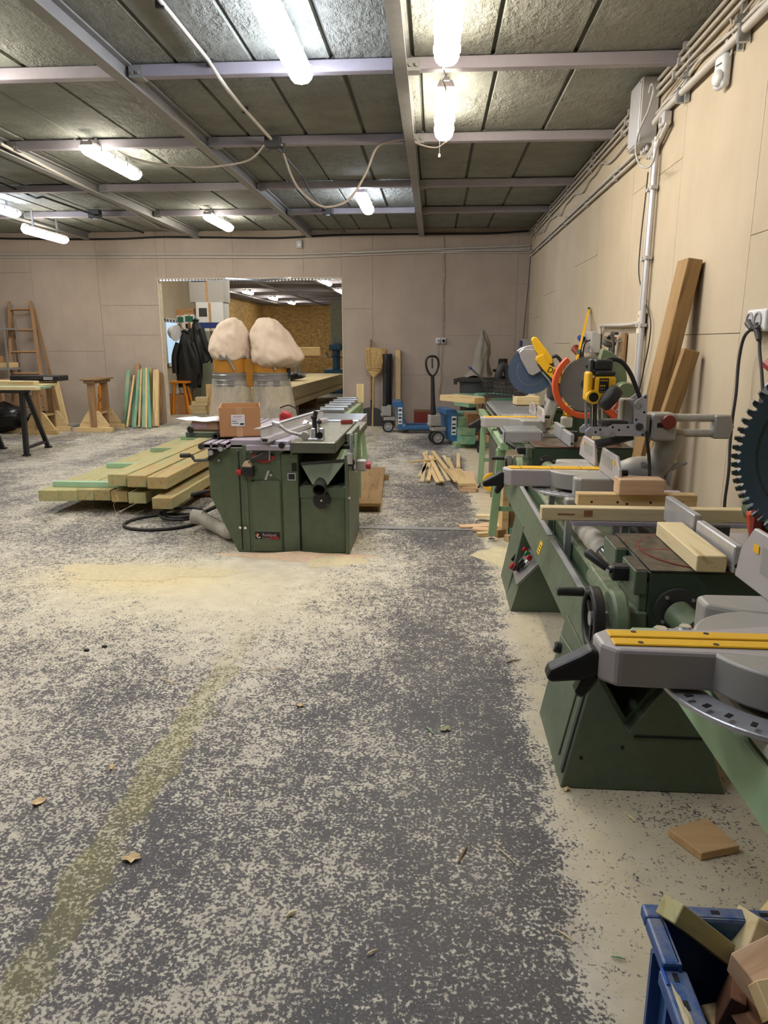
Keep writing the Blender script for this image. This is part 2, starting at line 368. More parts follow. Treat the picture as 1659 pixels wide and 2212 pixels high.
b = B(); b.bx(OX0-.012, OX0, YB-.006, W1+.01, 0, OZ); b.bx(OX1, OX1+.012, YB-.006, W1+.01, 0, OZ); b.bx(OX0-.012, OX1+.012, YB-.006, W1+.01, OZ, OZ+.012)
o = b.build('trim_1', 'plaster_edge'); struct(o)
b = B()                                            # perforated metal corner bead along the head of the opening, bent in the middle
for i in range(54):
    x = OX0+.03+i*(OX1-OX0-.06)/54; b.bx(x, x+.038, YB-.004, YB+.022, OZ-.036-.02*math.exp(-((x+3.05)/.25)**2), OZ-.004)
b.build('corner_bead', 'steel', o)
b = B(); b.beam((-3.8, YB-.012, OZ+.004), (-3.12, YB-.02, OZ-.03), .02, .02); b.beam((-3.12, YB-.02, OZ-.03), (-2.6, YB-.012, OZ+.01), .02, .025); b.build('bent_bead', 'chrome', o)
# right wall
wr = struct(B().bx(XR+.012, XR+.16, YF, YB+.16, 0, ZC).build('wall_right', 'joint_dark'))
ys = [4.14+1.262*k for k in range(-14, 8)]; ys = [y for y in ys if YF < y < YB-.3]
ys = [YF]+ys+[YB]
rects = []
hz = [1.4, 2.1, 1.7, 1.1, 2.3, 1.3, 1.9, 1.25, 2.3, 1.9, 1.0, 2.05, 1.3, 2.05, 1.55, 2.72, 1.2, 2.38, 1.49, 2.2, 1.9, 1.3, 2.]
for i in range(len(ys)-1): rects += [(ys[i], ys[i+1], 0, hz[i]), (ys[i], ys[i+1], hz[i], ZC)]
sheets(wr, rects, ('x', XR+.012))
struct(B().bx(XL-.15, XL, YF, YB+.16, 0, ZC).build('wall_left', 'drywall'))
struct(B().bx(XL-.15, XR+.15, YF-.15, YF, 0, ZC).build('wall_front', 'drywall'))
# ceiling: sprayed panels between the steel, purlins across, beams along
ce = struct(B().bx(XL-.15, XR+.15, YF-.15, YB+.2, ZC+.02, ZC+.12).build('ceiling', 'ceiling_seam'))
PY = [5.60, 7.46, 9.45, 11.26]; rows = [YF, -9., -5.5, -1.9, -.1, 1.85, 3.73]+PY+[YB]
BX = [-.264, -2.245, -4.27, -6.30, -8.3]
xs = [XL]; xx = XL
while xx < XR-.3: xx += .56; xs.append(min(xx, XR))
xs[-1] = XR
for j in range(len(rows)-1):
    sh = .12*((j*7) % 5)/5
    for i in range(len(xs)-1):
        x0 = xs[i]+(sh if i else 0); x1 = xs[i+1]+(sh if i < len(xs)-2 else 0)
        dz = random.uniform(-.006, .006)
        b = B(); g_ = .009
        b.prism([(x0+g_, ZC+.03), (x0+g_+.01, ZC+dz), (x1-g_-.01, ZC+dz), (x1-g_, ZC+.03)], 'y', rows[j]+.004, rows[j+1]-.004)
        b.build('ceiling_panel', 'ceiling_foam', ce)
for j, y in enumerate([-1.9, -.1, 1.85, 3.73]+PY):
    ed = [XR]+BX+[XL]
    for i in range(len(ed)-1):
        a1, a0 = ed[i]-(.06 if i else 0), ed[i+1]+(.06 if i < len(ed)-2 else 0)
        b = B().bx(a0, a1, y-.04, y+.04, ZC-.09, ZC-.012); b.build('purlin', 'purlin_grey', ce, bevel=.004)
        if i < len(ed)-2:
            b = B(); b.bx(a0-.03, a0+.07, y-.048, y+.048, ZC-.10, ZC-.02)
            for dx in (.0, .045): b.cyl((a0+dx, y-.075, ZC-.07), (a0+dx, y-.055, ZC-.07), .012, n=6)
            b.build('bracket', 'beam_grey', ce)
for x in BX:                                       # angle beams: web and lower flange
    b = B(); b.bx(x-.045, x+.045, YF, YB, ZC-.135, ZC-.122); b.bx(x-.008, x+.004, YF, YB, ZC-.122, ZC-.01); b.bx(x-.05, x+.05, YF, YB, ZC-.022, ZC-.008)
    b.build('beam', 'beam_grey', ce)

# ---- room beyond the opening
struct(B().bx(-6.3, -6.2, YB+.16, 19.8, 0, ZC).build('wall_partition', 'drywall'))
struct(B().bx(-8.9, -6.2, 19.8, 19.95, 0, ZC).build('wall_return', 'drywall'))
b = B()
w2 = struct(B().bx(-8.9, 4.2, 37.2, 37.35, 0, ZC+.1).build('wall_far', 'joint_dark'))
for i in range(10):
    for z0, z1 in ((0, 1.2), (1.2, 2.45), (2.45, ZC)):
        B().bx(-8.8+1.25*i+.004, -8.8+1.25*i+1.246, 37.16, 37.2, z0+.004, z1-.004).build('osb_board', 'osb', w2)
w3 = struct(B().bx(-8.95, -8.8, 19.95, 37.2, 0, ZC+.1).build('wall_osb', 'joint_dark'))
for i in range(14): B().bx(-8.8, -8.77, 19.95+1.23*i+.004, 19.95+1.23*i+1.226, .0, ZC).build('osb_board', 'osb', w3)
struct(B().bx(4.1, 4.2, YB+.16, 37.2, 0, ZC+.1).build('wall_side', 'drywall'))
c2 = struct(B().bx(-8.95, 4.2, YB+.2, 37.35, ZC, ZC+.12).build('ceiling_beyond', 'ceiling_foam'))
for k in range(13): B().bx(-8.9, 4.1, YB+1.2+1.85*k, YB+1.3+1.85*k, ZC-.1, ZC).build('purlin', 'purlin_grey', c2)
for x in (-7.6, -5.6, -3.6, -1.6): B().bx(x-.05, x+.05, YB+.25, 37.1, ZC-.14, ZC-.1).build('beam', 'beam_grey', c2)
struct(B().bx(XL-.15, -6.3, YB+.16, 19.95, -.01, .0).build('floor_slab', 'floor_screed')) if False else None
# window in the partition
wz0, wz1 = P(388, 790, X=-6.18).z, P(388, 690, X=-6.18).z
wy0, wy1 = 16.45, 17.55
b = B(); 
for y0, y1, z0, z1 in ((wy0, wy1, wz0, wz0+.09), (wy0, wy1, wz1-.09, wz1), (wy0, wy0+.09, wz0, wz1), (wy1-.09, wy1, wz0, wz1)): b.bx(-6.2, -6.15, y0, y1, z0, z1)
wn = struct(b.build('window_1', 'white_plastic', bevel=.01))
B().bx(-6.19, -6.17, wy0+.09, wy1-.09, wz0+.09, wz1-.09).build('pane', 'daylight', wn)
b = B()
for k in range(6): b.bx(-6.149, -6.146, wy0+.15+.2*k, wy0+.24+.2*k, wz1-.075, wz1-.02)
b.build('film_print', 'print_black', wn)
# ================================================================== lamps
def lamp(x, y, z, mat, label, tilt=0., L=1.18):
    t = thing('light_fixture', label, 'lamp', (x, y, z), (0, 0, R(tilt)), 'tubular ceiling lamps')
    h = L/2
    b = B(); prof = [(-.045, .065), (.045, .065), (.062, .03), (.062, .012), (-.062, .012), (-.062, .03)]
    b.prism(prof, 'y', -h, h); b.bx(-.03, .03, -h-.02, -h+.1, .05, .075); b.build('housing', 'lamp_body', t, bevel=.008, seg=2)
    b = B(); pr = [(-.060, .022), (-.080, .018), (-.080, -.01), (-.070, -.035), (-.045, -.058), (0, -.066), (.045, -.058), (.070, -.035), (.080, -.01), (.080, .018), (.060, .022)]
    n_ = len(pr); vs = []; fs = []
    for yy, s_ in ((-h+.005, .82), (-h+.05, 1.), (h-.05, 1.), (h-.005, .82)):
        vs += [(p[0]*s_, yy, p[1]*(s_ if s_ == 1 else .55)) for p in pr]
    for k in range(3):
        for i in range(n_-1): fs.append((k*n_+i, k*n_+i+1, (k+1)*n_+i+1, (k+1)*n_+i))
    fs += [tuple(range(n_)), tuple(range(3*n_, 4*n_))[::-1]]
    b.add(vs, fs); b.build('diffuser', mat, t, smooth=50)
    for s_ in (-1, 1):
        b = B(); b.bx(-.012, .012, s_*h*.6-.012, s_*h*.6+.012, .06, ZC+.004-z); b.build('hanger', 'steel', t)
    b = B()
    for k in range(4):
        for s_ in (-1, 1): b.bx(s_*.082-.006, s_*.082+.006, -h+.14+k*(L-.28)/3-.018, -h+.14+k*(L-.28)/3+.018, -.012, .022)
    b.build('clip', 'lamp_body', t)['kind'] = 'stuff'
    return t
lamp(-.955, 4.93, 3.31, 'tube_cool', 'long tube lamp left of the light beam, nearest of the cool white ones')
lamp(.045, 4.67, 3.31, 'tube_warm', 'long tube lamp right of the light beam, cut off by the top edge')
lamp(.048, 6.43, 3.31, 'tube_warm', 'tube lamp right of the light beam hung behind another in line, cable between')
lamp(-3.335, 7.78, 3.31, 'tube_neutral', 'bright tube lamp with a pale cable sagging from it to the junction box')
lamp(-.965, 10.15, 3.31, 'tube_cool', 'small distant tube lamp next to the lowest point of the sagging cable')
lamp(-3.355, 11.56, 3.31, 'tube_neutral', 'small distant tube lamp close to the back wall above the opening')
lamp(-6.05, 10.05, 3.31, 'tube_cool', 'upper of the two tube lamps cut off by the left edge')
lamp(-6.05, 11.40, 3.13, 'tube_neutral', 'lower of the two tube lamps cut off by the left edge')
for x, y, m, l in ((-.955, 1.5, 'tube_cool', 'tube lamp overhead above the aisle, out of view'), (-3.335, 2.6, 'tube_neutral', 'tube lamp out of view to the left of the aisle'),
                   (-3.335, 4.9, 'tube_neutral', 'added fill tube lamp out of view between the aisle and the far left bay'), (-6.05, 5.4, 'tube_cool', 'tube lamp out of view in the far left bay')):  # lamp between aisle and far left bay added to brighten left-facing sides
    lamp(x, y, 3.31, m, l)
for x, y, l in ((-6.94, 27.2, 'leftmost tube lamp in the room beyond the opening'), (-6.82, 30.9, 'second tube lamp from left in the room beyond the opening'), (-6.71, 34.3, 'third tube lamp from left, smallest in the room beyond'),
                (-3.37, 23., 'tube lamp in the room beyond near the top right of the opening'), (-3.44, 26.8, 'tube lamp half hidden by the right edge of the opening')):
    lamp(x, y, 3.31, 'tube_neutral', l)
for x, y, l in ((-4.7, 14.8, 'added fill'), (-6.9, 20.8, 'left'), (-3.4, 17.5, 'nearest'), (0., 24., 'right'), (-.5, 31., 'farthest')): lamp(x, y, 3.31, 'tube_neutral', 'hidden tube lamp of the room beyond, the '+l+' one behind the back wall')  # the one just past the opening is added to brighten the near left
# ================================================================== services on ceiling and walls
def curve(pts, n=10):
    """smooth (Catmull-Rom) run through points"""
    pts = [Vector(p) for p in pts]; out = []
    for i in range(len(pts)-1):
        p0 = pts[max(i-1, 0)]; p1 = pts[i]; p2 = pts[i+1]; p3 = pts[min(i+2, len(pts)-1)]
        for k in range(n):
            t = k/n; out.append(.5*((2*p1)+(-p0+p2)*t+(2*p0-5*p1+4*p2-p3)*t*t+(-p0+3*p1-3*p2+p3)*t**3))
    out.append(pts[-1]); return out
def wire(name, pts, r, mat, label, cat='cable', n=8, seg=8, group=None):
    return tag(B().tube(curve(pts, seg), r, n).build(name, mat, smooth=60), label, cat, group)
zt = ZC-.03
t = thing('conduit', 'grey conduit clipped to the ceiling, running from the top edge to the junction box', 'pipe')
pts = [P(320, -40, Z=zt), P(345, 0, Z=zt), P(450, 130, Z=zt-.01), P(472, 165, Z=zt-.09), P(492, 193, Z=zt-.10), P(520, 228, Z=zt-.03), P(585, 300, Z=zt-.07)]
B().tube(pts, .014, 8).build('pipe', 'conduit', t, smooth=60)
for px, py in ((345, 8), (452, 136), (530, 238)):
    p = P(px, py, Z=zt); B().box(p, (.05, .02, .05)).build('clip', 'dark_grey', t)
jb = P(590, 308, Z=ZC-.12)
t = thing('junction_box', 'dark ceiling junction box where three pale cables meet', 'box', jb)
B().bx(-.075, .075, -.05, .05, -.05, .055).build('body', 'dark_grey', t, bevel=.012, seg=2)
for dx in (-.05, .05): B().cyl((dx, 0, -.05), (dx, 0, -.075), .016, n=8).build('gland', 'dark_grey', t)
B().cyl((.09, .03, .0), (.09, .03, -.08), .018, n=8).build('gland', 'dark_grey', t)
J = Vector(jb)
wire('sagging_cable', [J+Vector((.08, 0, -.02)), P(612, 330, Y=7.45), P(640, 400, Y=7.5), P(680, 438, Y=7.5), P(712, 447, Y=7.5), P(755, 430, Y=7.5), P(790, 375, Y=7.48), P(812, 322, Y=7.44), P(840, 306, Y=7.40), P(880, 300, Y=7.38)], .011, 'cable_pale', 'pale cable hanging in a deep loop from the junction box')
wire('sagging_cable', [J+Vector((-.08, 0, -.02)), P(540, 345, Y=7.45), P(480, 358, Y=7.4), P(420, 361, Y=7.3), P(340, 354, Y=7.2), P(275, 338, Y=7.2), P(250, 325, Y=7.4)], .010, 'cable_pale', 'pale cable slung from the junction box to the lamp on the left')
wire('lamp_cable', [P(958, 148, Y=5.27), P(962, 160, Y=5.35), P(956, 172, Y=5.45), P(960, 182, Y=5.55), P(963, 192, Y=5.62), P(962, 200, Y=5.78)], .008, 'conduit', 'short white cable linking the two lamps in line')
wire('purlin_cable', [P(892, 306, Y=7.38), P(920, 316, Y=7.36), P(945, 318, Y=7.3), P(965, 305, Y=7.15)], .007, 'cable_pale', 'thin cable from the light beam to the farther lamp on the right')
pc = P(949, 333, Y=7.05)
t = thing('pull_cord', 'short pull cord with a knob hanging below the purlin', 'cord', pc); B().cyl((0, 0, 0), (0, 0, 3.30-pc.z), .003, n=6).build('cord', 'dark_grey', t); B().cyl((0, 0, -.025), (0, 0, .002), .009, n=8).build('knob', 'white_plastic', t)
# smaller conduit runs further back
def run(pix, r, mat, label, dz=.03):
    return tag(B().tube([P(a, b2, Z=ZC-dz-(c if c else 0)) for a, b2, c in pix], r, 6).build('conduit', mat, smooth=60), label, 'pipe')
run([(598, 318, .09), (622, 345, .03), (655, 385, .03), (668, 412, .1), (700, 450, .09), (712, 458, .03), (745, 500, .02)], .012, 'dark_grey', 'thin dark conduit from the junction box to the back wall')
run([(0, 395, .02), (60, 420, .03), (78, 428, .1), (92, 425, .03), (200, 463, .09), (215, 470, .03), (310, 503, .02)], .014, 'dark_grey', 'dark conduit with a kink crossing the ceiling at far left')
run([(0, 310, .06), (120, 372, .08), (205, 415, .09), (300, 465, .08), (345, 492, .06), (400, 505, .06)], .016, 'conduit', 'pale conduit along the second beam from left')
p = P(205, 464, Z=ZC-.1); t = thing('junction_box', 'small dark junction box on the far left ceiling conduit', 'box', p); B().bx(-.09, .09, -.05, .05, -.05, .07).build('body', 'dark_grey', t, bevel=.01); B().cyl((0, 0, -.05), (0, 0, -.062), .03, n=10).build('lid_screw', 'steel', t)
p = P(708, 456, Z=ZC-.1); t = thing('junction_box', 'small dark junction box below the loop of pale cable', 'box', p); B().bx(-.08, .08, -.05, .05, -.05, .07).build('body', 'dark_grey', t, bevel=.01); B().cyl((0, 0, -.05), (0, 0, -.062), .03, n=10).build('lid_screw', 'steel', t)
# back wall: black cable and pale pipes
yw = YB-.03
wire('wall_cable', [(XL+.1, yw, 3.40)]+[P(px, py, Y=yw) for px, py in ((0, 515), (60, 516), (150, 517), (260, 516), (350, 512), (470, 513), (600, 514), (720, 508), (850, 506), (960, 505), (1060, 504), (1142, 499))], .016, 'black_matt', 'thick black cable strung along the top of the back wall', n=8)
for i, (y0, y1, ym) in enumerate(((549, 530, 545), (556, 537, 549))):
    pts = [(XL+.1, yw, P(0, y0, Y=yw).z)]+[P(px, y0+(y1-y0)*(max(px-640, 0)/510)**1. + (0 if px < 700 else 0), Y=yw) for px in (0, 160, 330, 480, 640, 800, 960, 1145)]
    wire('wall_pipe', pts, .013, 'conduit', ('upper' if i == 0 else 'lower')+' of the two pale pipes running along the back wall above the opening', 'pipe')
for i, py in enumerate((541, 546)):
    wire('wall_pipe', [P(px, py+(6 if px < 850 else 0), Y=yw) for px in (760, 900, 1000, 1145)], .010, 'conduit', ('upper' if i == 0 else 'lower')+' of the short pale pipes on the back wall near the right corner', 'pipe')
p = P(647, 528, Y=YB); t = thing('alarm_sounder', 'small pale box above the opening on the back wall', 'box', p); B().bx(-.05, .05, -.045, 0, -.07, .07).build('body', 'grey_plastic', t, bevel=.012, seg=2); B().cyl((0, -.05, -.01), (0, -.044, -.01), .025).build('button', 'white_plastic', t)
pts = [P(px, py, Y=YB-.012) for px, py in ((958, 512), (959, 560), (961, 590), (958, 620), (958, 680), (957, 735))]
t = thing('socket_cable', 'thin cable stapled down the back wall to the double socket', 'cable'); B().tube(curve(pts, 6), .007, 6).build('cable', 'cable_pale', t)
for py in (548, 595, 648, 700): B().box(P(958, py, Y=YB-.012), (.03, .012, .02)).build('staple', 'grey_plastic', t)
p = P(952, 736, Y=YB); t = thing('wall_socket', 'white double wall socket on the back wall with two plugs', 'socket', p)
for dx, m in ((-.045, 'white_plastic'), (.05, 'white_plastic')):
    q = B().bx(dx-.042, dx+.042, -.05, 0, -.05, .05).build('socket', m, t, bevel=.008, seg=2)
    B().cyl((dx, -.1, -.01), (dx, -.05, 0), .022, .03, n=10).build('plug', 'black' if dx > 0 else 'grey_plastic', q)
for k, (a, l) in enumerate((([(946, 742), (947, 775), (952, 800), (951, 830), (949, 850), (951, 862)], 'left of the two cords hanging from the double socket'), ([(956, 742), (953, 780), (955, 812), (950, 835), (946, 850), (952, 856)], 'right of the two cords hanging from the double socket'))):
    wire('extension_cable', [P(px, py, Y=YB-.05-.02*k) for px, py in a], .006, 'cable_pale', l, seg=5)
# right-hand corner downpipe and thin cable
pts = [P(1149, 548, Y=YB-.02), P(1147, 600, Y=YB-.02), P(1142, 730, Y=YB-.02)]
wire('corner_pipe', pts, .014, 'conduit', 'pale pipe running down in the right corner of the back wall', 'pipe')
wire('corner_cable', [P(1146, 555, Y=YB-.05), P(1141, 620, Y=YB-.05), P(1133, 700, Y=YB-.05), P(1129, 745, Y=YB-.05)], .006, 'cable', 'thin dark cable beside the corner pipe')
p = P(1136, 742, Y=YB-.01); t = thing('wall_box', 'small grey electric box with blue plug in the right corner of the back wall', 'box', p); B().bx(-.08, .09, -.07, 0, -.07, .08).build('body', 'grey_plastic', t, bevel=.012, seg=2); B().cyl((-.09, -.05, -.05), (-.09, -.05, .05), .03, n=10).build('plug', 'print_blue', t)
# right wall: pipes along the top
x1 = XR-.012
zs = [(3.40, .013, 'dark pipe nearest the ceiling along the right wall'), (3.345, .013, 'second pipe from the ceiling along the right wall'), (3.29, .012, 'third pipe from the ceiling along the right wall')]
for i, (z, r, l) in enumerate(zs):
    t = thing('wall_pipe', l, 'pipe'); B().cyl((x1-.005-r, .8, z), (x1-.005-r, YB-.05, z), r, n=8).build('pipe', 'conduit', t, smooth=60)
    for k in range(9): B().bx(x1-.03-r, x1, 1.2+1.4*k+.1*i, 1.23+1.4*k+.1*i, z-.024, z+.024).build('clip', 'grey_plastic', t)
for i, (z, l) in enumerate(((3.02, 'upper of the two pipes behind the grey box along the right wall'), (2.965, 'lower of the two pipes behind the grey box along the right wall'))):
    t = thing('wall_pipe', l, 'pipe'); B().cyl((x1-.02, 6.5, z), (x1-.02, YB-.05, z), .014, n=8).build('pipe', 'conduit', t, smooth=60)
    for k in range(5): B().bx(x1-.036, x1, 7.1+1.3*k+.1*i, 7.13+1.3*k+.1*i, z-.022, z+.022).build('clip', 'grey_plastic', t)
wire('wall_cable', [(x1-.012, y, 3.20+.035*math.sin(y*4.1)+.02*math.sin(y*9)) for y in [1+.3*k for k in range(41)]], .010, 'conduit', 'loose wavy cable along the right wall under the ceiling pipes', seg=4)
for i in range(2):
    wire('wall_cable', [(x1-.015, y, 3.235-.03*i+.02*math.sin(y*5+i)) for y in [1+.35*k for k in range(15)]], .008, 'conduit' if i else 'cable_pale', ('upper' if i == 0 else 'lower')+' of the two thin cables ending at the grey box on the right wall', seg=4)
t = thing('thick_pipe', 'thick pale pipe ending at the grey box on the right wall', 'pipe'); B().tube([(x1-.03, .8, 3.12), (x1-.03, 5.8, 3.12), (x1-.03, 6.0, 3.10)], .024, 10).build('pipe', 'conduit', t, smooth=60)
for y in (1.5, 3., 4.4, 5.4): B().bx(x1-.06, x1, y, y+.03, 3.06, 3.15).build('bracket', 'steel', t)
for y in (4.5, 5.35):
    t = thing('pipe_hanger', 'steel rail carrying the pipes, '+('nearest the motion sensor' if y < 5 else 'between sensor and grey box'), 'bracket', (x1, y, 3.05)); B().bx(-.025, 0, -.015, .015, 0, .3).build('rail', 'steel', t); B().bx(-.05, 0, -.02, .02, .14, .17).build('clamp', 'steel', t)
# grey box with wires
p = P(1405, 235, X=x1); t = thing('switch_box', 'tall pale electric box high on the right wall with a looped cable', 'box', (x1, 6.2, 3.07))
B().bx(-.13, 0, -.16, .16, -.10, .36).build('body', 'grey_plastic', t, bevel=.006); B().bx(-.138, -.13, -.15, .15, -.09, .35).build('lid', 'alu_white', t, bevel=.003)
for dy in (-.13, .13):
    for z in (-.07, .33): B().cyl((-.143, dy, z), (-.137, dy, z), .008, n=8).build('screw', 'steel', t)
for k in range(3): B().cyl((-.05, -.12+.07*k, -.10), (-.05, -.12+.07*k, -.14), .016, n=8).build('gland', 'grey_plastic', t)
wire('looped_cable', [P(px, py, X=x1-.147) for px, py in ((1402, 200), (1408, 182), (1412, 195), (1400, 240), (1382, 280), (1373, 320), (1380, 352), (1395, 362), (1410, 352), (1418, 320), (1424, 300))], .008, 'grey_plastic', 'pale cable looped loosely around the grey box', seg=6)
t = thing('small_box', 'small pale junction box right of the tall electric box', 'box', P(1446, 260, X=x1)); B().bx(-.06, 0, -.06, .06, -.04, .05).build('body', 'grey_plastic', t, bevel=.008); B().cyl((-.066, 0, 0), (-.06, 0, 0), .02, n=10).build('lid_screw', 'steel', t)
for k in range(2):
    a, c = P(1412+6*k, 318, X=x1-.03), P(1398+6*k, 340, X=x1-.03); 
    tag(B().tube([a+Vector((0, -.25, .10)), a, c], .018, 8).build('stub_pipe', 'conduit', smooth=60), ('upper' if k == 0 else 'lower')+' short pipe stub under the tall electric box', 'pipe')
# motion sensor
t = thing('motion_sensor', 'white motion sensor high on the right wall', 'sensor', P(1570, 158, X=x1), (0, 0, R(12)))
b = B(); b.bx(-.055, 0, -.058, .058, -.085, .095); b.build('body', 'sensor', t, bevel=.03, seg=4, smooth=40)
b = B(); b.lathe([(.045, 0), (.042, .012), (.028, .022), (0, .026)], (-.054, -.005, -.03), (-1, 0, 0), 20); b.build('lens', 'white_plastic', t, smooth=60)
B().bx(-.0575, -.05, -.03, .022, .035, .043).build('slot', 'black', t); B().bx(-.022, .012, -.012, .012, .09, .17).build('bracket', 'grey_plastic', t)
wire('sensor_cable', [P(1575, 128, X=x1-.01), P(1582, 105, X=x1-.01), P(1584, 70, X=x1-.01), P(1578, 40, X=x1-.01)], .006, 'conduit', 'thin cable rising from the motion sensor')
# vertical pipes to the saw area
for k, (r, dy, l) in enumerate(((.022, 0., 'thick vertical pipe down the right wall'), (.014, .085, 'thin vertical pipe beside the thick one on the right wall'))):
    t = thing('vertical_pipe', l, 'pipe'); y = 5.92+dy
    B().cyl((x1-.026, y, .5), (x1-.026, y, 2.98), r, n=10).build('pipe', 'alu_white' if k == 0 else 'conduit', t, smooth=60)
    for z in (1.0, 1.62, 2.12, 2.62): B().bx(x1-.05, x1, y-r-.012, y+r+.012, z, z+.025).build('clip', 'grey_plastic', t)
wire('thin_wire', [P(px, py, X=x1-.012) for px, py in ((1400, 372), (1394, 430), (1384, 520), (1380, 590), (1390, 640), (1405, 690), (1402, 740), (1390, 800), (1380, 850))], .005, 'cable', 'thin dark wire wandering down beside the vertical pipes', seg=5)
# socket strip pipe, grey socket with blue plug
t = thing('vertical_box', 'narrow pale box beside the vertical pipe', 'box', P(1390, 697, X=x1)); B().bx(-.04, 0, -.05, .05, -.09, .09).build('body', 'plaster_edge', t, bevel=.008); B().cyl((-.045, 0, .05), (-.04, 0, .05), .008, n=8).build('screw', 'steel', t)
wire('bent_pipe', [P(px, py, X=x1-.03) for px, py in ((1385, 697), (1350, 702), (1300, 703), (1297, 706), (1296, 722))], .017, 'conduit', 'bent pale pipe leading to the grey socket box', 'pipe', seg=4)
t = thing('socket_box', 'grey industrial socket box with a blue plug on the right wall', 'socket', P(1290, 740, X=x1))
B().bx(-.10, 0, -.17, .12, -.10, .11).build('body', 'grey_plastic', t, bevel=.012, seg=2); B().cyl((-.12, .14, .03), (-.12, .30, .05), .035, .028, n=12).build('plug', 'blue_bright', t)
B().cyl((-.12, .16, -.14), (-.16, .3, -.06), .03, .045, n=12).build('red_socket', 'red_dark', t)
for k in range(2):
    wire('hanging_cord', [P(px+6*k, py, X=x1-.15) for px, py in ((1268, 735), (1258, 742), (1254, 760), (1253, 790), (1256, 830))], .008, 'black', ('left' if k == 0 else 'right')+' black cord hanging from the blue plug')
# yellow spirit level leaning against the right wall
p0, p1 = P(1244, 786, X=x1-.25), P(1271, 672, X=x1-.02)
t = thing('spirit_level', 'long yellow level leaning against the right wall', 'level'); d = (p1-p0).normalized()
B().beam(p0-d*.75, p1, .05, .022, up=(1, 0, 0)).build('bar', 'yellow', t); B().beam(p1, p1+d*.03, .054, .026, up=(1, 0, 0)).build('end_cap', 'black', t)
B().beam(p0+d*.12, p0+d*.2, .052, .024, up=(1, 0, 0)).build('vial', 'green_bottle', t)
# board with ear defenders and clamp
c = P(1345, 745, X=x1)
t = thing('tool_board', 'narrow wooden board on the right wall with tools hung on it', 'board', c); B().bx(-.02, 0, -.13, -.02, -.16, .10).build('board', 'old_wood', t)
for y, z in ((-.06, .03), (.06, .04)): B().cyl((-.09, y, z), (-.0, y, z), .006, n=6).build('peg', 'steel', t)
t = thing('ear_defenders', 'black ear defenders with dusty pads hanging on the wall', 'ear defenders', c+Vector((-.10, .02, -.02)))
pts = [( -.0, -.14*math.cos(a)+.02, .15*math.sin(a)-.05) for a in [R(k) for k in range(-75, 120, 12)]]
B().tube(pts, .013, 8).build('headband', 'black', t, smooth=60)
for q, z in ((.06, .04), (.07, -.12)):
    e = B().lathe([(.0, -.02), (.06, -.018), (.066, 0), (.06, .02), (.035, .034), (0, .036)], (0, q, z), (-.2, .5, -.8), 18, sy=.75).build('ear_cup', 'red_dark' if z < 0 else 'ear_pad', t, smooth=50)
    B().lathe([(.036, -.02), (.062, -.02), (.064, -.036), (.038, -.036)], (0, q, z), (-.2, .5, -.8), 18, sy=.75, caps=False).build('pad', 'ear_pad', e, smooth=50)
t = thing('bar_clamp', 'orange and black bar clamp hanging beside the ear defenders', 'clamp', c+Vector((-.05, .17, 0)))
B().bx(-.012, .012, -.008, .008, -.16, .12).build('bar', 'steel', t); B().bx(-.03, .03, -.03, .05, .02, .07).build('jaw', 'orange', t, bevel=.006); B().cyl((0, .045, -.12), (0, .045, .02), .02, n=10).build('handle', 'black', t); B().bx(-.015, .015, -.14, .03, .085, .11).build('head', 'dark_grey', t)
# near wall socket with cords
t = thing('wall_socket', 'white double socket on the right wall near the frame edge', 'socket', P(1650, 692, X=x1))
B().bx(-.045, 0, -.12, .10, -.055, .055).build('body', 'white_plastic', t, bevel=.012, seg=3)
for dy in (.055, -.04):
    B().pipe((-.052, dy, .0), (-.04, dy, 0), .042, .034).build('ring', 'grey_plastic', t); B().cyl((-.046, dy, 0), (-.044, dy, 0), .034).build('recess', 'alu_white', t)
def plugcord(label, pts, a, d):
    t = thing('power_cord', label, 'cable'); B().tube(curve(pts, 8), .0085, 8).build('cord', 'dark_grey', t, smooth=60)
    B().cyl(a, d, .021, .013, n=12).build('plug', 'dark_grey', t, bevel=.003)
S = P(1650, 692, X=x1)
pl = [P(px, py, X=x1-.06) for px, py in ((1640, 706), (1622, 712), (1606, 732), (1596, 780), (1590, 850), (1583, 900), (1577, 960), (1574, 1020), (1566, 1080), (1563, 1130))]
plugcord('dusty power cord arching left from the wall socket', pl, S+Vector((-.05, .055, -.01)), P(1625, 711, X=x1-.06))
pl = [P(px, py, X=x1-.04) for px, py in ((1641, 728), (1641, 760), (1645, 800), (1648, 850), (1650, 900))]
plugcord('power cord hanging straight down from the wall socket', pl, S+Vector((-.05, -.04, -.02)), P(1640, 735, X=x1-.05))
# two old beams leaning on the right wall
def leaner(a, c, wd, th, mat, label, name='timber_beam', upv=(1, 0, 0)):
    a, c = Vector(a), Vector(c); d = c-a; L = d.length; x = d/L; y = Vector(upv).cross(x).normalized(); z = x.cross(y)
    M = Matrix((x, y, z)).transposed().to_4x4(); M.translation = a
    o = B().bx(0, L, -wd/2, wd/2, -th/2, th/2).build(name, mat, bevel=.004); o.matrix_world = M
    return tag(o, label, 'beam' if 'beam' in name else 'board')
def lean_xz(Y0, tl, tr, bl, depth, mat, label):
    a, b2, c = P(*tl, Y=Y0), P(*tr, Y=Y0), P(*bl, Y=Y0)
    ax = (a-c).normalized(); per = Vector((ax.z, 0, -ax.x)); wd = abs((b2-a).dot(per)); L = (b2-a)
    top = a+per*wd/2; k = (top.z-.004-abs(per.z)*wd/2)/ax.z; bot = top-ax*k
    off = Vector((0, depth/2, 0)); sh = min(0, XR-.003-max((top+per*wd/2).x, (top+per*wd/2+ax*0).x)); off.x = sh
    return leaner(bot+off, top+off, wd, depth, mat, label, upv=(0, 1, 0))
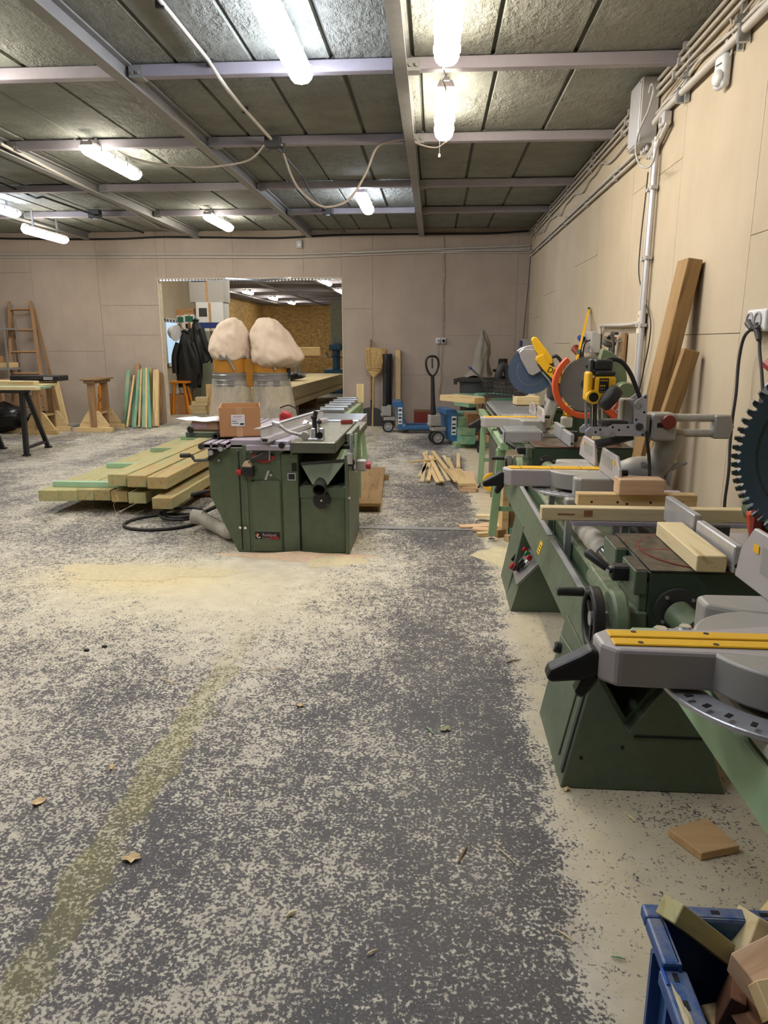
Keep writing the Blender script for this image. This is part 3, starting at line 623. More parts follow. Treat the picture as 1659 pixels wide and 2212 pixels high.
lean_xz(4.77, (1487, 556), (1519, 562), (1405, 895), .2, 'beam_old', 'long thick old beam leaning against the right wall, the taller one')
lean_xz(4.62, (1479, 752), (1513, 759), (1432, 892), .06, 'beam_old', 'shorter thinner board leaning beside the long beam on the right wall')
# ================================================================== along the back wall, left part
def stick(name, a, c, wd, th, mat, upv=(0, 1, 0), parent=None, bevel=.003):
    """squared timber from a to c, long axis = local x so the grain runs along it"""
    a, c = Vector(a), Vector(c); d = c-a; L = d.length; x = d/L; u = Vector(upv)
    if abs(u.dot(x)) > .98: u = Vector((1, 0, 0))
    y = u.cross(x).normalized(); z = x.cross(y)
    M = Matrix((x, y, z)).transposed().to_4x4(); M.translation = a
    o = B().bx(0, L, -wd/2, wd/2, -th/2, th/2).build(name, mat, parent, bevel=bevel)
    o.matrix_basis = M
    return o
def parent_world(p):
    m = Matrix.LocRotScale(p.location, p.rotation_euler, p.scale)
    return parent_world(p.parent) @ m if p.parent else m
C4 = lambda x, y: (x/4.1475, 500+y/4.1475)
C6 = lambda x, y: (740+x/3.7705, 480+y/3.7705)
# ladder (tapered wooden step ladder, folded, leaning)
lf = P(27, 923, Z=0); rf = P(105, 923, Z=0); yb, yt = rf.y, 13.2
lt, rt = P(20, 652, Y=yt), P(66, 651, Y=yt)
t = thing('step_ladder', 'folded wooden step ladder leaning against the back wall at far left', 'ladder')
lf = Vector((P(27, 923, Y=yb).x, yb, .0))
stick('rail', lf, lt, .035, .07, 'brown_wood', parent=t); stick('rail', rf+Vector((0, 0, .0)), rt, .035, .07, 'brown_wood', parent=t)
for py in (669, 714, 760, 805, 850):
    k = (lt.z-P(20, py, Y=yt).z)/lt.z; a = lt.lerp(lf, k); c = rt.lerp(rf, k); stick('rung', a, c, .06, .028, 'brown_wood', upv=(0, .3, 1), parent=t)
bl, br = Vector((lf.x+.02, 12.98, 0)), P(119, 921, Z=0); br.y = 12.98; btop = Vector((0, .045, -.12))
stick('back_rail', br, rt+btop+Vector((.02, 0, 0)), .035, .045, 'old_wood', parent=t); stick('back_rail', bl, lt+btop, .035, .045, 'old_wood', parent=t)
stick('back_brace', br.lerp(rt+btop, .15), bl.lerp(lt+btop, .15), .04, .02, 'old_wood', upv=(0, 0, 1), parent=t)
for q in (lt, rt): B().box(q+Vector((.0, .02, -.1)), (.05, .09, .12)).build('hinge', 'steel', t)
stick('leaning_plank', P(118, 921, Z=0)+Vector((.12, .18, 0)), P(118, 820, Y=13.28)+Vector((0, 0, 0)), .135, .022, 'pine', upv=(0, 1, 0)); tag(bpy.context.scene.objects['leaning_plank'], 'pale wide plank leaning on the back wall right of the ladder', 'plank')
# steel shelving at the left edge
t = thing('steel_shelf', 'grey perforated steel shelf unit cut off by the left edge', 'shelf', (P(9, 700, Y=12.6).x, 12.6, 0))
for dx in (0, -1.0):
    for dy in (0, .38):
        u = B(); u.bx(dx-.035, dx, dy-.002, dy+.002, 0, 1.96); u.bx(dx-.002, dx+.002, dy-.035, dy, 0, 1.96); u = u.build('upright', 'steel', t)
for z in (.35, 1.02, 1.72): B().bx(-1.0, 0, 0, .38, z, z+.035).build('shelf_board', 'steel', t)
b = B()
for k in range(40): b.box((-.018, -.004, .08+.047*k), (.012, .006, .022))
b.build('slot', 'black', t)['kind'] = 'stuff'
for k, (m, x, wd, h) in enumerate((('pine', -.12, .2, .09), ('cardboard', -.45, .3, .2))):
    o = B().bx(-wd/2, wd/2, -.15, .15, 0, h).build('wood_block' if k == 0 else 'cardboard_box', m, bevel=.004); o.location = (P(9, 700, Y=12.6).x+x, 12.79, 1.056); tag(o, 'pale wooden block on the steel shelf' if k == 0 else 'closed carton on the steel shelf', 'block' if k == 0 else 'box')
# work table: boards laid across trestles
zt = P(60, 842, Y=9.35).z
def black_trestle(px, label):
    a = P(*px[0], Z=0); c = P(*px[1], Z=0); t = thing('steel_trestle', label, 'trestle')
    top = Vector((a.x+.02, (a.y+c.y)/2-.25, zt-.02)); a2 = Vector((a.x, a.y, 0)); c2 = Vector((c.x, c.y, 0)); top.y = a2.y+.02
    B().beam(a2, top, .055, .055).build('leg', 'black', t); B().beam(c2, top+Vector((.03, .05, -.02)), .055, .05).build('leg', 'black', t)
    B().beam(a2.lerp(top, .12), c2.lerp(top, .12), .035, .035).build('stretcher', 'black', t)
    for q in (a2, c2): B().box(q+Vector((0, 0, .012)), (.08, .08, .024)).build('foot', 'rubber', t)
    B().bx(-.35, .05, -.04, .12, 0, .04).build('head_plate', 'black', t).location = top+Vector((0, 0, -.02))
    return t
black_trestle(((58, 985), (105, 967)), 'black steel trestle with a slanted leg under the boards at left')
black_trestle(((-42, 987), (7, 970)), 'black steel trestle at the left edge, only its slanted leg in view')
def wood_trestle(loc, rot, label, w_=.62, h=.9, d=.42):
    t = thing('wooden_trestle', label, 'trestle', loc, rot)
    for y in (0, d):
        stick('foot', (-w_/2, y, .04), (w_/2, y, .04), .09, .08, 'pine', upv=(0, 0, 1), parent=t)
        stick('post', (0, y, .08), (0, y, h-.07), .11, .08, 'brown_wood', upv=(0, 1, 0), parent=t)
        for s in (-1, 1):
            g = B(); g.prism([(s*.055, .08), (s*.055, .36), (s*.09, .36), (s*(w_/2-.06), .12), (s*(w_/2-.06), .08)], 'y', y-.02, y+.02); g.build('gusset', 'pine', t)
    stick('shelf', (0, -.03, .30), (0, d+.03, .30), .09, .03, 'pine', upv=(0, 0, 1), parent=t)
    stick('top_rail', (.0, -.08, h-.05), (.0, d+.08, h-.05), .19, .05, 'old_wood', upv=(0, 0, 1), parent=t)
    stick('top_cap', (.0, -.10, h-.012), (.0, d+.1, h-.012), .30, .025, 'old_wood', upv=(0, 0, 1), parent=t)
    return t
p = P(203, 934, Z=0); wood_trestle(p+Vector((0, .05, 0)), (0, 0, R(4)), 'wooden trestle standing alone by the back wall with a yellow level in it', h=.90, d=.55)
p = P(88, 938, Z=0); wood_trestle(p, (0, 0, 0), 'wooden trestle behind the black steel trestle', h=zt-.0, d=.45)
p = P(10, 934, Z=0); wood_trestle(p, (0, 0, 0), 'wooden trestle at the left edge under the boards', h=zt-.0, d=.45)
bx0 = -8.6
for k, (px, y0, y1, z0, th, m, l) in enumerate(((77, 9.25, 9.37, 0, .045, 'pine_pale', 'pale board at the front of the table of boards'), (92, 9.5, 9.72, 0, .03, 'treated_strong', 'greenish board in the middle of the table of boards'),
      (88, 9.85, 10.3, 0, .03, 'treated', 'wide board behind the greenish one on the trestles'), (86, 10.9, 11.3, 0, .03, 'treated', 'wide board resting over the wooden trestles'), (73, 9.95, 10.1, .03, .05, 'pine_pale', 'thick pale board lying on top of the others at left'))):
    xe = P(px, 835, Y=y0).x; zz = zt+.0005
    o = stick('laid_board', (bx0, (y0+y1)/2, zz+z0+th/2), (xe, (y0+y1)/2, zz+z0+th/2), y1-y0, th, m, upv=(0, 0, 1)); tag(o, l, 'board')
t = thing('black_case', 'flat black tool case lying on the boards at left', 'case', (P(50, 815, Y=10.6).x, 11.05, zt+.031)); B().bx(-.4, .4, -.15, .15, 0, .085).build('body', 'black', t, bevel=.012); B().bx(.15, .3, -.156, -.15, .02, .065).build('label', 'alu', t); B().bx(-.12, .12, -.18, -.15, .03, .05).build('handle', 'dark_grey', t)
def lump(name, loc, sz, mat, label, cat, seed, amp=.18, n=18):
    rnd = random.Random(seed); b = B(); vs = []; fs = []; m = n//2
    ph = [(rnd.uniform(0, 6), rnd.randint(2, 6), rnd.uniform(.3, 1)) for _ in range(5)]
    for j in range(m+1):
        th = PI*j/m
        for i in range(n):
            a = 2*PI*i/n; r = 1+amp*sum(q[2]*math.sin(q[1]*a+q[0]+2*th*(1+k)) for k, q in enumerate(ph))/2.5
            vs.append((sz[0]*r*math.sin(th)*math.cos(a), sz[1]*r*math.sin(th)*math.sin(a), sz[2]*max(0, (.5+.5*math.cos(th)*1.02)*(1+.3*amp*math.sin(5*a+th*4)))))
    for j in range(m):
        for i in range(n): fs.append((j*n+i, j*n+(i+1) % n, (j+1)*n+(i+1) % n, (j+1)*n+i))
    b.add(vs, fs); o = b.build(name, mat, smooth=70, loc=loc); return tag(o, label, cat)
q = P(20, 925, Z=0); lump('black_sack', (q.x+.15, 11.75, .0), (.55, .3, .52), 'bag_black', 'black plastic sack under the boards behind the wooden trestle', 'sack', 3)
q = P(50, 930, Z=0); lump('black_sack', (q.x+.2, 12.35, .0), (.30, .22, .3), 'bag_black', 'smaller black sack on the floor right of the big one', 'sack', 9)
# yellow level standing in the trestle
a = P(216, 906, Y=12.1); c = P(215, 832, Y=12.0); a.z = .33
t = thing('spirit_level', 'short yellow level standing inside the lone wooden trestle', 'level'); B().beam(a, c, .028, .05, up=(0, 1, 0)).build('bar', 'orange_level', t); B().beam(a.lerp(c, .38), a.lerp(c, .52), .03, .03, up=(0, 1, 0)).build('vial', 'black', t)
for k in range(4):
    B().beam(a.lerp(c, .55+.035*k), a.lerp(c, .572+.035*k), .016, .052, up=(0, 1, 0)).build('letter_mark', 'print_black', t)
# row of leaning boards
rows_ = [(1152, 1243, 1115, 1750, 34, 'treated_strong', 'green-stained board at the left end of the leaning row'), (1202, 1290, 1140, 1760, 16, 'pine', 'narrow pale board second from left in the leaning row'),
 (1202, 1330, 1180, 1752, 28, 'treated_strong', 'dark green board third in the leaning row'), (1231, 1183, 1222, 1745, 38, 'brown_wood', 'reddish brown board standing tallest in the leaning row'),
 (1246, 1243, 1205, 1765, 26, 'treated_strong', 'green board just right of the tallest brown one'), (1267, 1232, 1248, 1760, 18, 'pine', 'narrow pale board in the middle of the leaning row'),
 (1294, 1225, 1288, 1766, 30, 'treated_strong', 'green board with pale scuffs in the middle of the leaning row'), (1313, 1222, 1313, 1766, 16, 'pine', 'thin pale strip right of the scuffed green board'),
 (1323, 1235, 1344, 1766, 26, 'treated_strong', 'green board slanting right in the leaning row'), (1346, 1220, 1356, 1742, 22, 'treated', 'brownish board behind the slanting green one'),
 (1400, 1242, 1397, 1755, 52, 'pine', 'wide pale board at the right end of the leaning row'), (1440, 1262, 1435, 1735, 30, 'brown_wood', 'brown board half hidden behind the wide pale one')]
for k, (xt, yt_, xb, yb_, wpx, m, l) in enumerate(rows_):
    off = .0 if k not in (3, 9, 11) else .12
    pb = P(*C4(xb, yb_), Z=0); pt = P(*C4(xt, yt_), Y=YB-.03-(.0 if off else .07)-.012*(k % 3)); wd = wpx/4.1475/1545*13.2
    if off: pb.y += off; 
    o = stick('leaning_board', pb+Vector((0, 0, .012)), pt, wd, .028 if k != 10 else .05, m, upv=(0, 1, 0)); tag(o, l, 'board', 'boards leaning on the back wall')
t = thing('metal_profile', 'thin metal profile lying on the floor behind the lone trestle', 'profile'); a, c = P(153, 921, Z=.02), P(196, 913, Z=.02); B().beam(a, c, .05, .03).build('channel', 'steel', t); B().beam(a+Vector((0, .06, 0)), c+Vector((.3, .1, 0)), .03, .02).build('lip', 'steel', t)
# ---- centre: broom, shovel, roll, post, panel
yw = YB-.02
a, c = P(*C6(232, 1600), Z=.3), P(*C6(232, 960), Y=yw-.03)
hx = P(801, 734, Y=yw-.03); sh = P(800, 919, Y=yw-.12); 
t = thing('shovel', 'flat shovel standing on its blade against the back wall', 'shovel')
B().cyl((sh.x+.02, yw-.12, .30), hx, .018, n=10).build('handle', 'old_wood', t, smooth=60)
b = B(); b.prism([(-.19, .01), (-.2, .25), (-.14, .32), (-.04, .34), (.04, .34), (.14, .32), (.2, .25), (.19, .01)], 'y', -.004, .004); o = b.build('blade', 'dark_grey', t); o.location = (sh.x+.02, yw-.14, 0)
B().cyl((sh.x+.02, yw-.14, .2), (sh.x+.02, yw-.12, .48), .02, n=8).build('socket', 'dark_grey', t)
hb = P(*C6(252, 1260), Y=yw-.2); fb = P(*C6(258, 1640), Y=yw-.26)
t = thing('straw_broom', 'straw broom standing upside down in front of the shovel', 'broom')
B().cyl((fb.x-.03, yw-.27, .0), hb, .014, n=8).build('handle', 'straw', t, smooth=60)
b = B(); bh = P(*C6(275, 1030), Y=yw-.1); u = (bh-hb).normalized(); rnd = random.Random(4)
prof = [(.025, 0), (.05, .04), (.11, .13), (.14, .2), (.155, .32), (.19, .55), (.205, .75)]
Lb = (bh-hb).length
b.lathe([(r, h/.75*Lb) for r, h in prof], hb, u, 22, sy=.28); b.build('straw_head', 'straw', t)
b = B()
for k in range(70):
    q = rnd.uniform(-1, 1); w0 = Vector((1, 0, 0)); s0 = hb+u*Lb*.3+w0*q*.13+Vector((0, -.05, 0)); s1 = hb+u*Lb*rnd.uniform(.98, 1.06)+w0*(q*.205+rnd.uniform(-.01, .01))+Vector((0, rnd.uniform(-.06, 0), 0))
    b.cyl(s0, s1, .004, .003, n=4)
b.build('bristles', 'straw', t)['kind'] = 'stuff'
for h in (.16, .22, .28): 
    q = hb+u*Lb*h/.75; b = B(); b.lathe([(.13+.13*h-.02, -.004), (.132+.13*h-.015, 0), (.13+.13*h-.02, .004)], q, u, 20, sy=.3, caps=False); b.build('binding', 'old_wood', t)
pr = P(*C6(367, 1125), Y=yw-.1); t = thing('black_roll', 'black rolled-up sheet standing upright against the back wall', 'roll', (pr.x, yw-.16, 0)); B().lathe([(.085, 0), (.088, .3), (.083, .8), (.09, 1.3), (.085, pr.z)], n=18).build('roll', 'tarp', t, smooth=50); B().lathe([(.05, pr.z-.02), (.05, pr.z+.012)], n=16).build('core', 'black_matt', t); 
pp = P(*C6(452, 1042), Y=yw-.06); stick('timber_post', (pp.x+.01, yw-.14, .0), (pp.x, yw-.06, pp.z), .095, .06, 'pine', upv=(0, 1, 0)); o = SC.objects['timber_post']; tag(o, 'pale timber post leaning on the back wall beside the black roll', 'post')
o = B().bx(-.06, .06, -.025, .025, -.04, .04).build('post_cap', 'brown_wood', o); o.location = (( Vector((pp.x, yw-.06, pp.z))-Vector((pp.x+.01, yw-.14, 0))).length-.03, .0, .055); o.rotation_euler = (0, R(90), 0)
pa, pb_ = P(894, 920, Y=yw-.06), P(923, 886, Y=yw-.06); t = thing('fibreboard_sheet', 'reddish brown panel leaning low against the back wall', 'panel', (pa.x, yw-.05, 0)); B().bx(0, pb_.x-pa.x+.12, -.02, .02, .0, pb_.z).build('sheet', 'red_dark', t); B().bx(0, pb_.x-pa.x+.12, -.024, .024, pb_.z-.03, pb_.z+.01).build('edge', 'old_wood', t)
# ---- pallet jacks
def pallet_jack(loc, rot, label, lean, turn=0):
    t = thing('pallet_jack', label, 'pallet jack', loc, (0, 0, R(rot)), 'blue pallet jacks')
    for s in (-1, 1):                                   # forks
        b = B(); b.prism([(.26, .07), (.26, .125), (1.36, .125), (1.46, .10), (1.46, .075), (1.40, .07)], 'y', s*.2-.075, s*.2+.075); b.build('fork', 'blue_jack', t, bevel=.006)
        r_ = B(); r_.cyl((1.3, s*.2-.03, .04), (1.3, s*.2+.03, .04), .04, n=14); r_.build('load_roller', 'rubber', t, smooth=40)
    b = B(); b.prism([(.10, .54), (.25, .54), (.285, .5), (.30, .2), (.36, .125), (.36, .06), (.20, .06), (.18, .2), (.16, .44), (.10, .46)], 'y', -.26, .26); b.build('frame', 'blue_jack', t, bevel=.01, seg=2)
    b = B(); b.bx(.195, .27, -.2635, -.2605, .16, .44); lb = b.build('label_plate', 'label_white', t)
    for z, h, m in ((.38, .03, 'print_black'), (.31, .02, 'print_black'), (.25, .03, 'print_black'), (.19, .02, 'print_black')): B().bx(.205, .26, -.266, -.263, z, z+h).build('print', m, lb)
    B().cyl((.30, -.275, .14), (.30, -.255, .14), .022, n=10).build('bolt', 'chrome', t)
    b = B(); b.cyl((.04, 0, .2), (.04, 0, .46), .055, n=14); b.box((.0, 0, .36), (.17, .18, .16)); b.cyl((-.06, -.07, .30), (-.06, .07, .30), .04, n=10); b.bx(-.05, .16, -.1, .1, .2, .26); b.build('pump', 'cast_grey', t, bevel=.008)
    for s in (-1, 1):
        w_ = B(); w_.pipe((.03, s*.085-.03, .1), (.03, s*.085+.03, .1), .1, .07, 22); w_ = w_.build('steer_wheel', 'rubber', t, smooth=40)
        h_ = B(); h_.pipe((.03, s*.085-.026, .1), (.03, s*.085+.026, .1), .072, .058, 22); h_.cyl((.03, s*.085-.03, .1), (.03, s*.085+.03, .1), .024, n=12)
        for k in range(7): a = 2*PI*k/7; h_.beam((.03, s*.085, .1), (.03+.065*math.cos(a), s*.085, .1+.065*math.sin(a)), .03, .014, up=(0, 1, 0))
        h_.build('hub', 'grey_plastic', w_)
    d = Vector((math.sin(R(lean)), 0, math.cos(R(lean)))); base = Vector((-.02, 0, .40)); L = .80
    b = B(); b.tube([base, base+d*.2, base+d*(L*.78)], [.055, .035, .028], 10); b.build('handle_shaft', 'black', t, smooth=50)
    h0 = base+d*(L*.76); side = Vector((math.sin(R(turn)), math.cos(R(turn)), 0)); pts = [h0, h0+d*.05+side*.06, h0+d*.14+side*.10, h0+d*.24+side*.10, h0+d*.29+side*.05, h0+d*.29-side*.05, h0+d*.24-side*.10, h0+d*.14-side*.10, h0+d*.05-side*.06]
    b = B(); b.tube(curve(pts+[pts[0]], 4)[:-1], .017, 8, closed=True); gr = b.build('handle_loop', 'black', t, smooth=50)
    B().beam(h0+d*.12, h0+d*.27, .02, .03).build('release_lever', 'dark_grey', gr)
    B().bx(-.06, .0, -.05, .05, .38, .5).build('handle_yoke', 'black', t, bevel=.01)
    return t
p = P(834, 934, Z=0); pallet_jack((p.x, p.y+.1, 0), 3, 'blue pallet jack parked by the broom, handle seen edge-on', 1)
p = P(942, 961, Z=0); j2 = pallet_jack((p.x-.03, p.y+.12, 0), 14, 'blue pallet jack in front, its black loop handle in full view', -2, 75)
# ================================================================== through the opening
C5 = lambda x, y: (330+x/3.6867, 580+y/3.6867)
def carton(name, loc, sz, label, mat='cardboard', rot=0, cat='box', open_=False, bands=()):
    t = thing(name, label, cat, loc, (0, 0, R(rot)))
    a, c, h = sz[0]/2, sz[1]/2, sz[2]
    if open_:
        b = B(); w_ = .006
        for x0, x1, y0, y1 in ((-a, a, -c, -c+w_), (-a, a, c-w_, c), (-a, -a+w_, -c, c), (a-w_, a, -c, c)): b.bx(x0, x1, y0, y1, 0, h)
        b.bx(-a, a, -c, c, 0, w_); b.build('body', mat, t)
    else: B().bx(-a, a, -c, c, 0, h).build('body', mat, t, bevel=.004)
    B().bx(-.03, .03, -c-.0015, -c, 0, h*.98).build('tape', 'tape', t)
    for x0, x1, z0, z1, m, nm in bands: B().bx(-a+2*a*x0, -a+2*a*x1, -c-.003, -c-.0012, h*z0, h*z1).build(nm, m, t)
    return t
yc = 16.2
p0, p1 = P(402, 832, Y=yc), P(457, 715, Y=yc); xb = P(436, 800, Y=yc).x
t = thing('metal_cabinet', 'tall grey metal cabinet with notes stuck on it beyond the opening', 'cabinet', (p0.x, yc, 0))
wc, hc = P(458, 800, Y=yc).x-p0.x, p1.z; B().bx(0, wc, 0, .5, 0, hc).build('body', 'cabinet_grey', t, bevel=.006)
for k in range(2):
    d_ = B().bx(.015+k*wc/2, wc/2-.008+k*wc/2, -.018, 0, .06, hc-.03).build('door', 'cabinet_grey', t, bevel=.004); B().bx(wc/2-.05+k*.08, wc/2-.03+k*.08, -.04, -.018, .8, .95).build('handle', 'steel', d_)
for x, z, wd, h, m in ((wc/2+.06, hc-.34, .12, .16, 'red_dark'), (wc/2+.04, hc-.7, .17, .32, 'label_white')): B().bx(x, x+wd, -.022, -.019, z, z+h).build('note', m, t)
for k in range(3): B().bx(wc/2+.07, wc/2+.17, -.0245, -.022, hc-.62+.08*k, hc-.6+.08*k).build('note_line', 'print_black', t)
# boxes on the cabinet
xx = xb
carton('printed_carton', (xx+.25, yc+.25, hc), (.62, .46, .62), 'white and blue printed carton directly on the metal cabinet', 'label_white', bands=((.05, .95, .1, .3, 'print_blue', 'print'), (.1, .4, .5, .8, 'dark_grey', 'print')))
q = P(*C5(445, 270), Y=yc+.2)
carton('printed_carton', (q.x+.02, yc+.27, hc+.62), (.78, .48, .62), 'big grey printer carton with a blue stripe, topmost of the pile', 'grey_plastic', bands=((.02, .98, .86, .93, 'print_blue', 'print'), (.05, .5, .7, .74, 'print_black', 'print'), (.7, .95, .76, .82, 'print_black', 'print')))
for k, (x, wd, h, l) in enumerate(((-.62, .24, .34, 'leftmost of the small cartons beside the printed pile'), (-.34, .32, .36, 'middle small carton beside the printed pile'), (-.06, .14, .33, 'narrow small carton right against the printed pile'))):
    carton('small_carton', (xx+x*.72+.0, yc+.22, hc+.0005), (wd*.72, .3, h), l, 'label_white', bands=((.1, .9, .55, .9, 'green_bottle', 'print'), (.1, .5, .15, .45, 'print_black', 'print')))
for k, (x, wd, m) in enumerate(((-.45, .2, 'cardboard'), (-.2, .2, 'brown_wood'), (.02, .12, 'label_white'))):
    o = B().bx(-wd/2, wd/2, -.12, .12, 0, .13).build('small_packet', m, bevel=.004, loc=(xx+(-.45, -.25, -.04)[k], yc+.22, hc+(.341, .361, .331)[k])); tag(o, ('left brown', 'middle reddish', 'right white')[k]+' packet lying on top of the small cartons', 'packet')
# clothes stand with jackets and helmet
p = P(405, 862, Z=0); cx, cyy = P(412, 760, Y=15.6).x, 15.6
t = thing('coat_stand', 'coat stand hidden under black work jackets', 'coat stand', (cx, cyy, 0)); B().cyl((0, 0, 0), (0, 0, 1.92), .025, n=10).build('pole', 'old_wood', t)
for k in range(4): a = PI/2*k+.4; B().tube(curve([(0, 0, 1.75), (.12*math.cos(a), .12*math.sin(a), 1.78), (.2*math.cos(a), .2*math.sin(a), 1.9)], 4), .01, 6).build('hook', 'old_wood', t); B().beam((0, 0, .12), (.3*math.cos(a), .3*math.sin(a), .02), .04, .03).build('foot', 'old_wood', t)
def jacket(loc, wd, h, label, seed, tilt=0):
    rnd = random.Random(seed); b = B(); vs = []; fs = []; n_, m = 26, 16; ph = [rnd.uniform(0, 6) for _ in range(4)]
    for j in range(m+1):
        k = j/m; ww = wd*(.16+.84*min(1, (k*1.9)**.8))*(1-.12*max(0, k-.7)); dd = .10+.10*min(1, k*2)
        for i in range(n_):
            a = 2*PI*i/n_; f = 1+.13*math.sin(5*a+ph[0]+2*k)+.09*math.sin(9*a+ph[1]-3*k)+.05*math.sin(3*a+ph[2]+9*k)
            vs.append((ww/2*f*math.cos(a)+tilt*k+.03*math.sin(4*k+ph[3]), dd*f*math.sin(a), -h*k-.04*math.sin(4*a+ph[2])*(1 if j == m else 0)))
    for j in range(m):
        for i in range(n_): fs.append((j*n_+i, j*n_+(i+1) % n_, (j+1)*n_+(i+1) % n_, (j+1)*n_+i))
    fs += [tuple(range(n_))]
    b.add(vs, fs); t = thing('work_jacket', label, 'jacket', loc); b.build('body', 'jacket', t, smooth=50)
    for s in (-1, 1):
        b = B(); b.tube(curve([(s*wd*.3, -.04, -h*.2), (s*wd*.47, -.08, -h*.45), (s*wd*.46+tilt, -.1, -h*.75)], 5), [.07]*11, 10); b.build('sleeve', 'jacket', t, smooth=60)
    B().tube([(-.06, -.05, .0), (0, -.08, .03), (.06, -.05, 0)], .03, 8).build('collar', 'jacket', t, smooth=60)
jacket((cx-.03, cyy-.16, 1.72), .52, 1.15, 'black work jacket hanging in front on the coat stand', 5)
jacket((cx+.19, cyy-.05, 1.95), .34, .85, 'black rain jacket hanging at the right of the coat stand', 8, .1)
t = thing('helmet', 'white safety helmet hanging left on the coat stand', 'helmet', (cx-.24, cyy-.16, 1.70), (0, R(-80), R(-20)))
B().lathe([(.15, 0), (.15, .03), (.135, .1), (.09, .16), (.0, .18)], n=22).build('shell', 'helmet', t, smooth=60); B().lathe([(.15, -.004), (.175, -.004), (.175, .006), (.15, .012)], n=22, caps=False).build('brim', 'helmet', t, smooth=60)
t = thing('stool', 'orange-brown wooden stool beside the jackets', 'stool', (P(392, 850, Y=15.2).x, 15.2, 0)); B().bx(-.2, .2, -.15, .15, .66, .7).build('seat', 'orange_level', t)
for sx_ in (-1, 1):
    for sy_ in (-1, 1): B().beam((sx_*.17+.03, sy_*.17, 0), (sx_*.1, sy_*.1, .66), .045, .04).build('leg', 'orange_level', t)
q = P(382, 895, Z=0); carton('floor_carton', (q.x, q.y+.2, 0), (.42, .4, .42), 'brown carton on the floor just inside the opening'); 
t = thing('switch_box', 'small white box with a black dot standing on the floor carton', 'box', (q.x-.08, q.y+.2, .4205)); B().bx(-.11, .11, -.08, .08, 0, .26).build('body', 'white_plastic', t, bevel=.008); B().cyl((.01, -.084, .1), (.01, -.08, .1), .02).build('dot', 'black', t)
for k, (cx_, cy_, wd, h, l) in enumerate(((345, 1120, .5, .085, 'bottom block of the small wood pile inside the opening'), (345, 1080, .46, .085, 'second block of the small wood pile'), (378, 1050, .34, .085, 'third block of the small wood pile'), (393, 1020, .26, .09, 'top block of the small wood pile'))):
    q = P(*C5(cx_, cy_+40), Y=15.3); o = stick('wood_block', (q.x-wd/2, 15.3, .045+.087*k), (q.x+wd/2, 15.3+.05, .045+.087*k), .3, h, 'pine_pale', upv=(0, 0, 1)); tag(o, l, 'block')
q = P(*C5(450, 1035), Y=15.35); o = stick('wood_block', (q.x+.02, 15.42, .005), (q.x+.02, 15.42, .62), .17, .12, 'pine', upv=(0, 1, 0)); tag(o, 'upright timber block next to the small wood pile', 'block')
# big glued timber panels
yb_ = 14.7; a = P(*C5(1085, 1120), Y=yb_); c = P(*C5(1085, 925), Y=yb_)
x0 = a.x; 
t = thing('laminated_stack', 'long stack of pale laminated timber panels beyond the opening', 'timber stack', (x0, yb_, 0))
zb = .28; hh = (c.z-zb-.12)
[B().beam((-1.0, y_, .14), (.0, y_, .14), .12, .28).build('bearer', 'old_wood', t) for y_ in (.6, 3.)]; 
ang = math.atan2(1.3, 3.6)
A_, B_ = P(631, 878, Z=.3), P(738, 838, Z=.3); dv = B_-A_; M = Matrix.Rotation(-math.atan2(dv.x, dv.y), 4, 'Z') @ Matrix.Translation((-1.0, 0, 0)); t.location = (A_.x, A_.y, 0); x0, yb_ = A_.x, A_.y
for k in range(9):
    z0 = zb+.12+hh*k/9; B().bx(0, .97, 0, 6.5, z0+.002, z0+hh/9-.002, M=M).build('panel', 'pine_pale', t, bevel=.003)
B().bx(0, 1.0, -.1, 6.6, zb, zb+.11, M=M).build('base_panel', 'pine_pale', t, bevel=.004)
zt2 = zb+.12+hh
q = M @ Vector((.4, 1.6, 0)); lump('black_tarp', (x0+q.x-.2, yb_+q.y+.9, zt2-.01), (.5, .35, .22), 'tarp', 'black tarpaulin crumpled on the laminated stack', 'tarpaulin', 12, .25)
# far bench with drill press
yb2 = 24.; q = P(690, 770, Y=yb2)
t = thing('far_workbench', 'distant workbench against the chipboard wall', 'workbench', (q.x-.9, yb2, 0)); B().bx(0, 2.3, 0, .8, q.z-.04, q.z).build('top', 'old_wood', t)
for x in (.05, 2.2): 
    for y in (.05, .7): B().bx(x, x+.07, y, y+.07, 0, q.z-.04).build('leg', 'steel', t)
B().beam((1.6, 0, q.z-.5), (2.2, 0, q.z-.05), .05, .05).build('brace', 'steel', t)
for k, (dx, wd, h, m, l) in enumerate(((.5, .7, .3, 'pine', 'pale boards piled on the distant workbench'), (1.35, .16, .25, 'red_dark', 'small reddish jar on the distant workbench'), (1.7, .1, .3, 'black', 'small black tool on the distant workbench'))):
    o = B().bx(-wd/2, wd/2, -.15, .15, 0, h).build(('board_pile', 'jar', 'tool')[k], m, bevel=.02, loc=(q.x-.9+dx, yb2+.4, q.z)); tag(o, l, ('boards', 'jar', 'tool')[k])
q = P(727, 797, Y=22.); t = thing('drill_press', 'distant blue pillar machine at the right edge of the opening', 'drill press', (q.x, 22., 0)); zb2 = q.z
B().bx(-.35, .35, -.3, .3, 0, zb2).build('base', 'blue_paint', t, bevel=.03); B().cyl((0, 0, zb2), (0, 0, zb2+.55), .12, n=14).build('column', 'blue_paint', t, smooth=40); B().bx(-.2, .2, -.2, .25, zb2+.55, zb2+.75).build('head', 'blue_paint', t, bevel=.05, seg=3)
B().tube(curve([(-.3, -.1, zb2+.5), (-.2, -.15, zb2+.35), (0, -.2, zb2+.42), (.2, -.15, zb2+.35), (.3, -.1, zb2+.5)], 5), .02, 6).build('lever', 'blue_paint', t)
B().bx(-.18, .18, .1, .3, zb2+.75, zb2+2.0).build('frame', 'cabinet_grey', t)
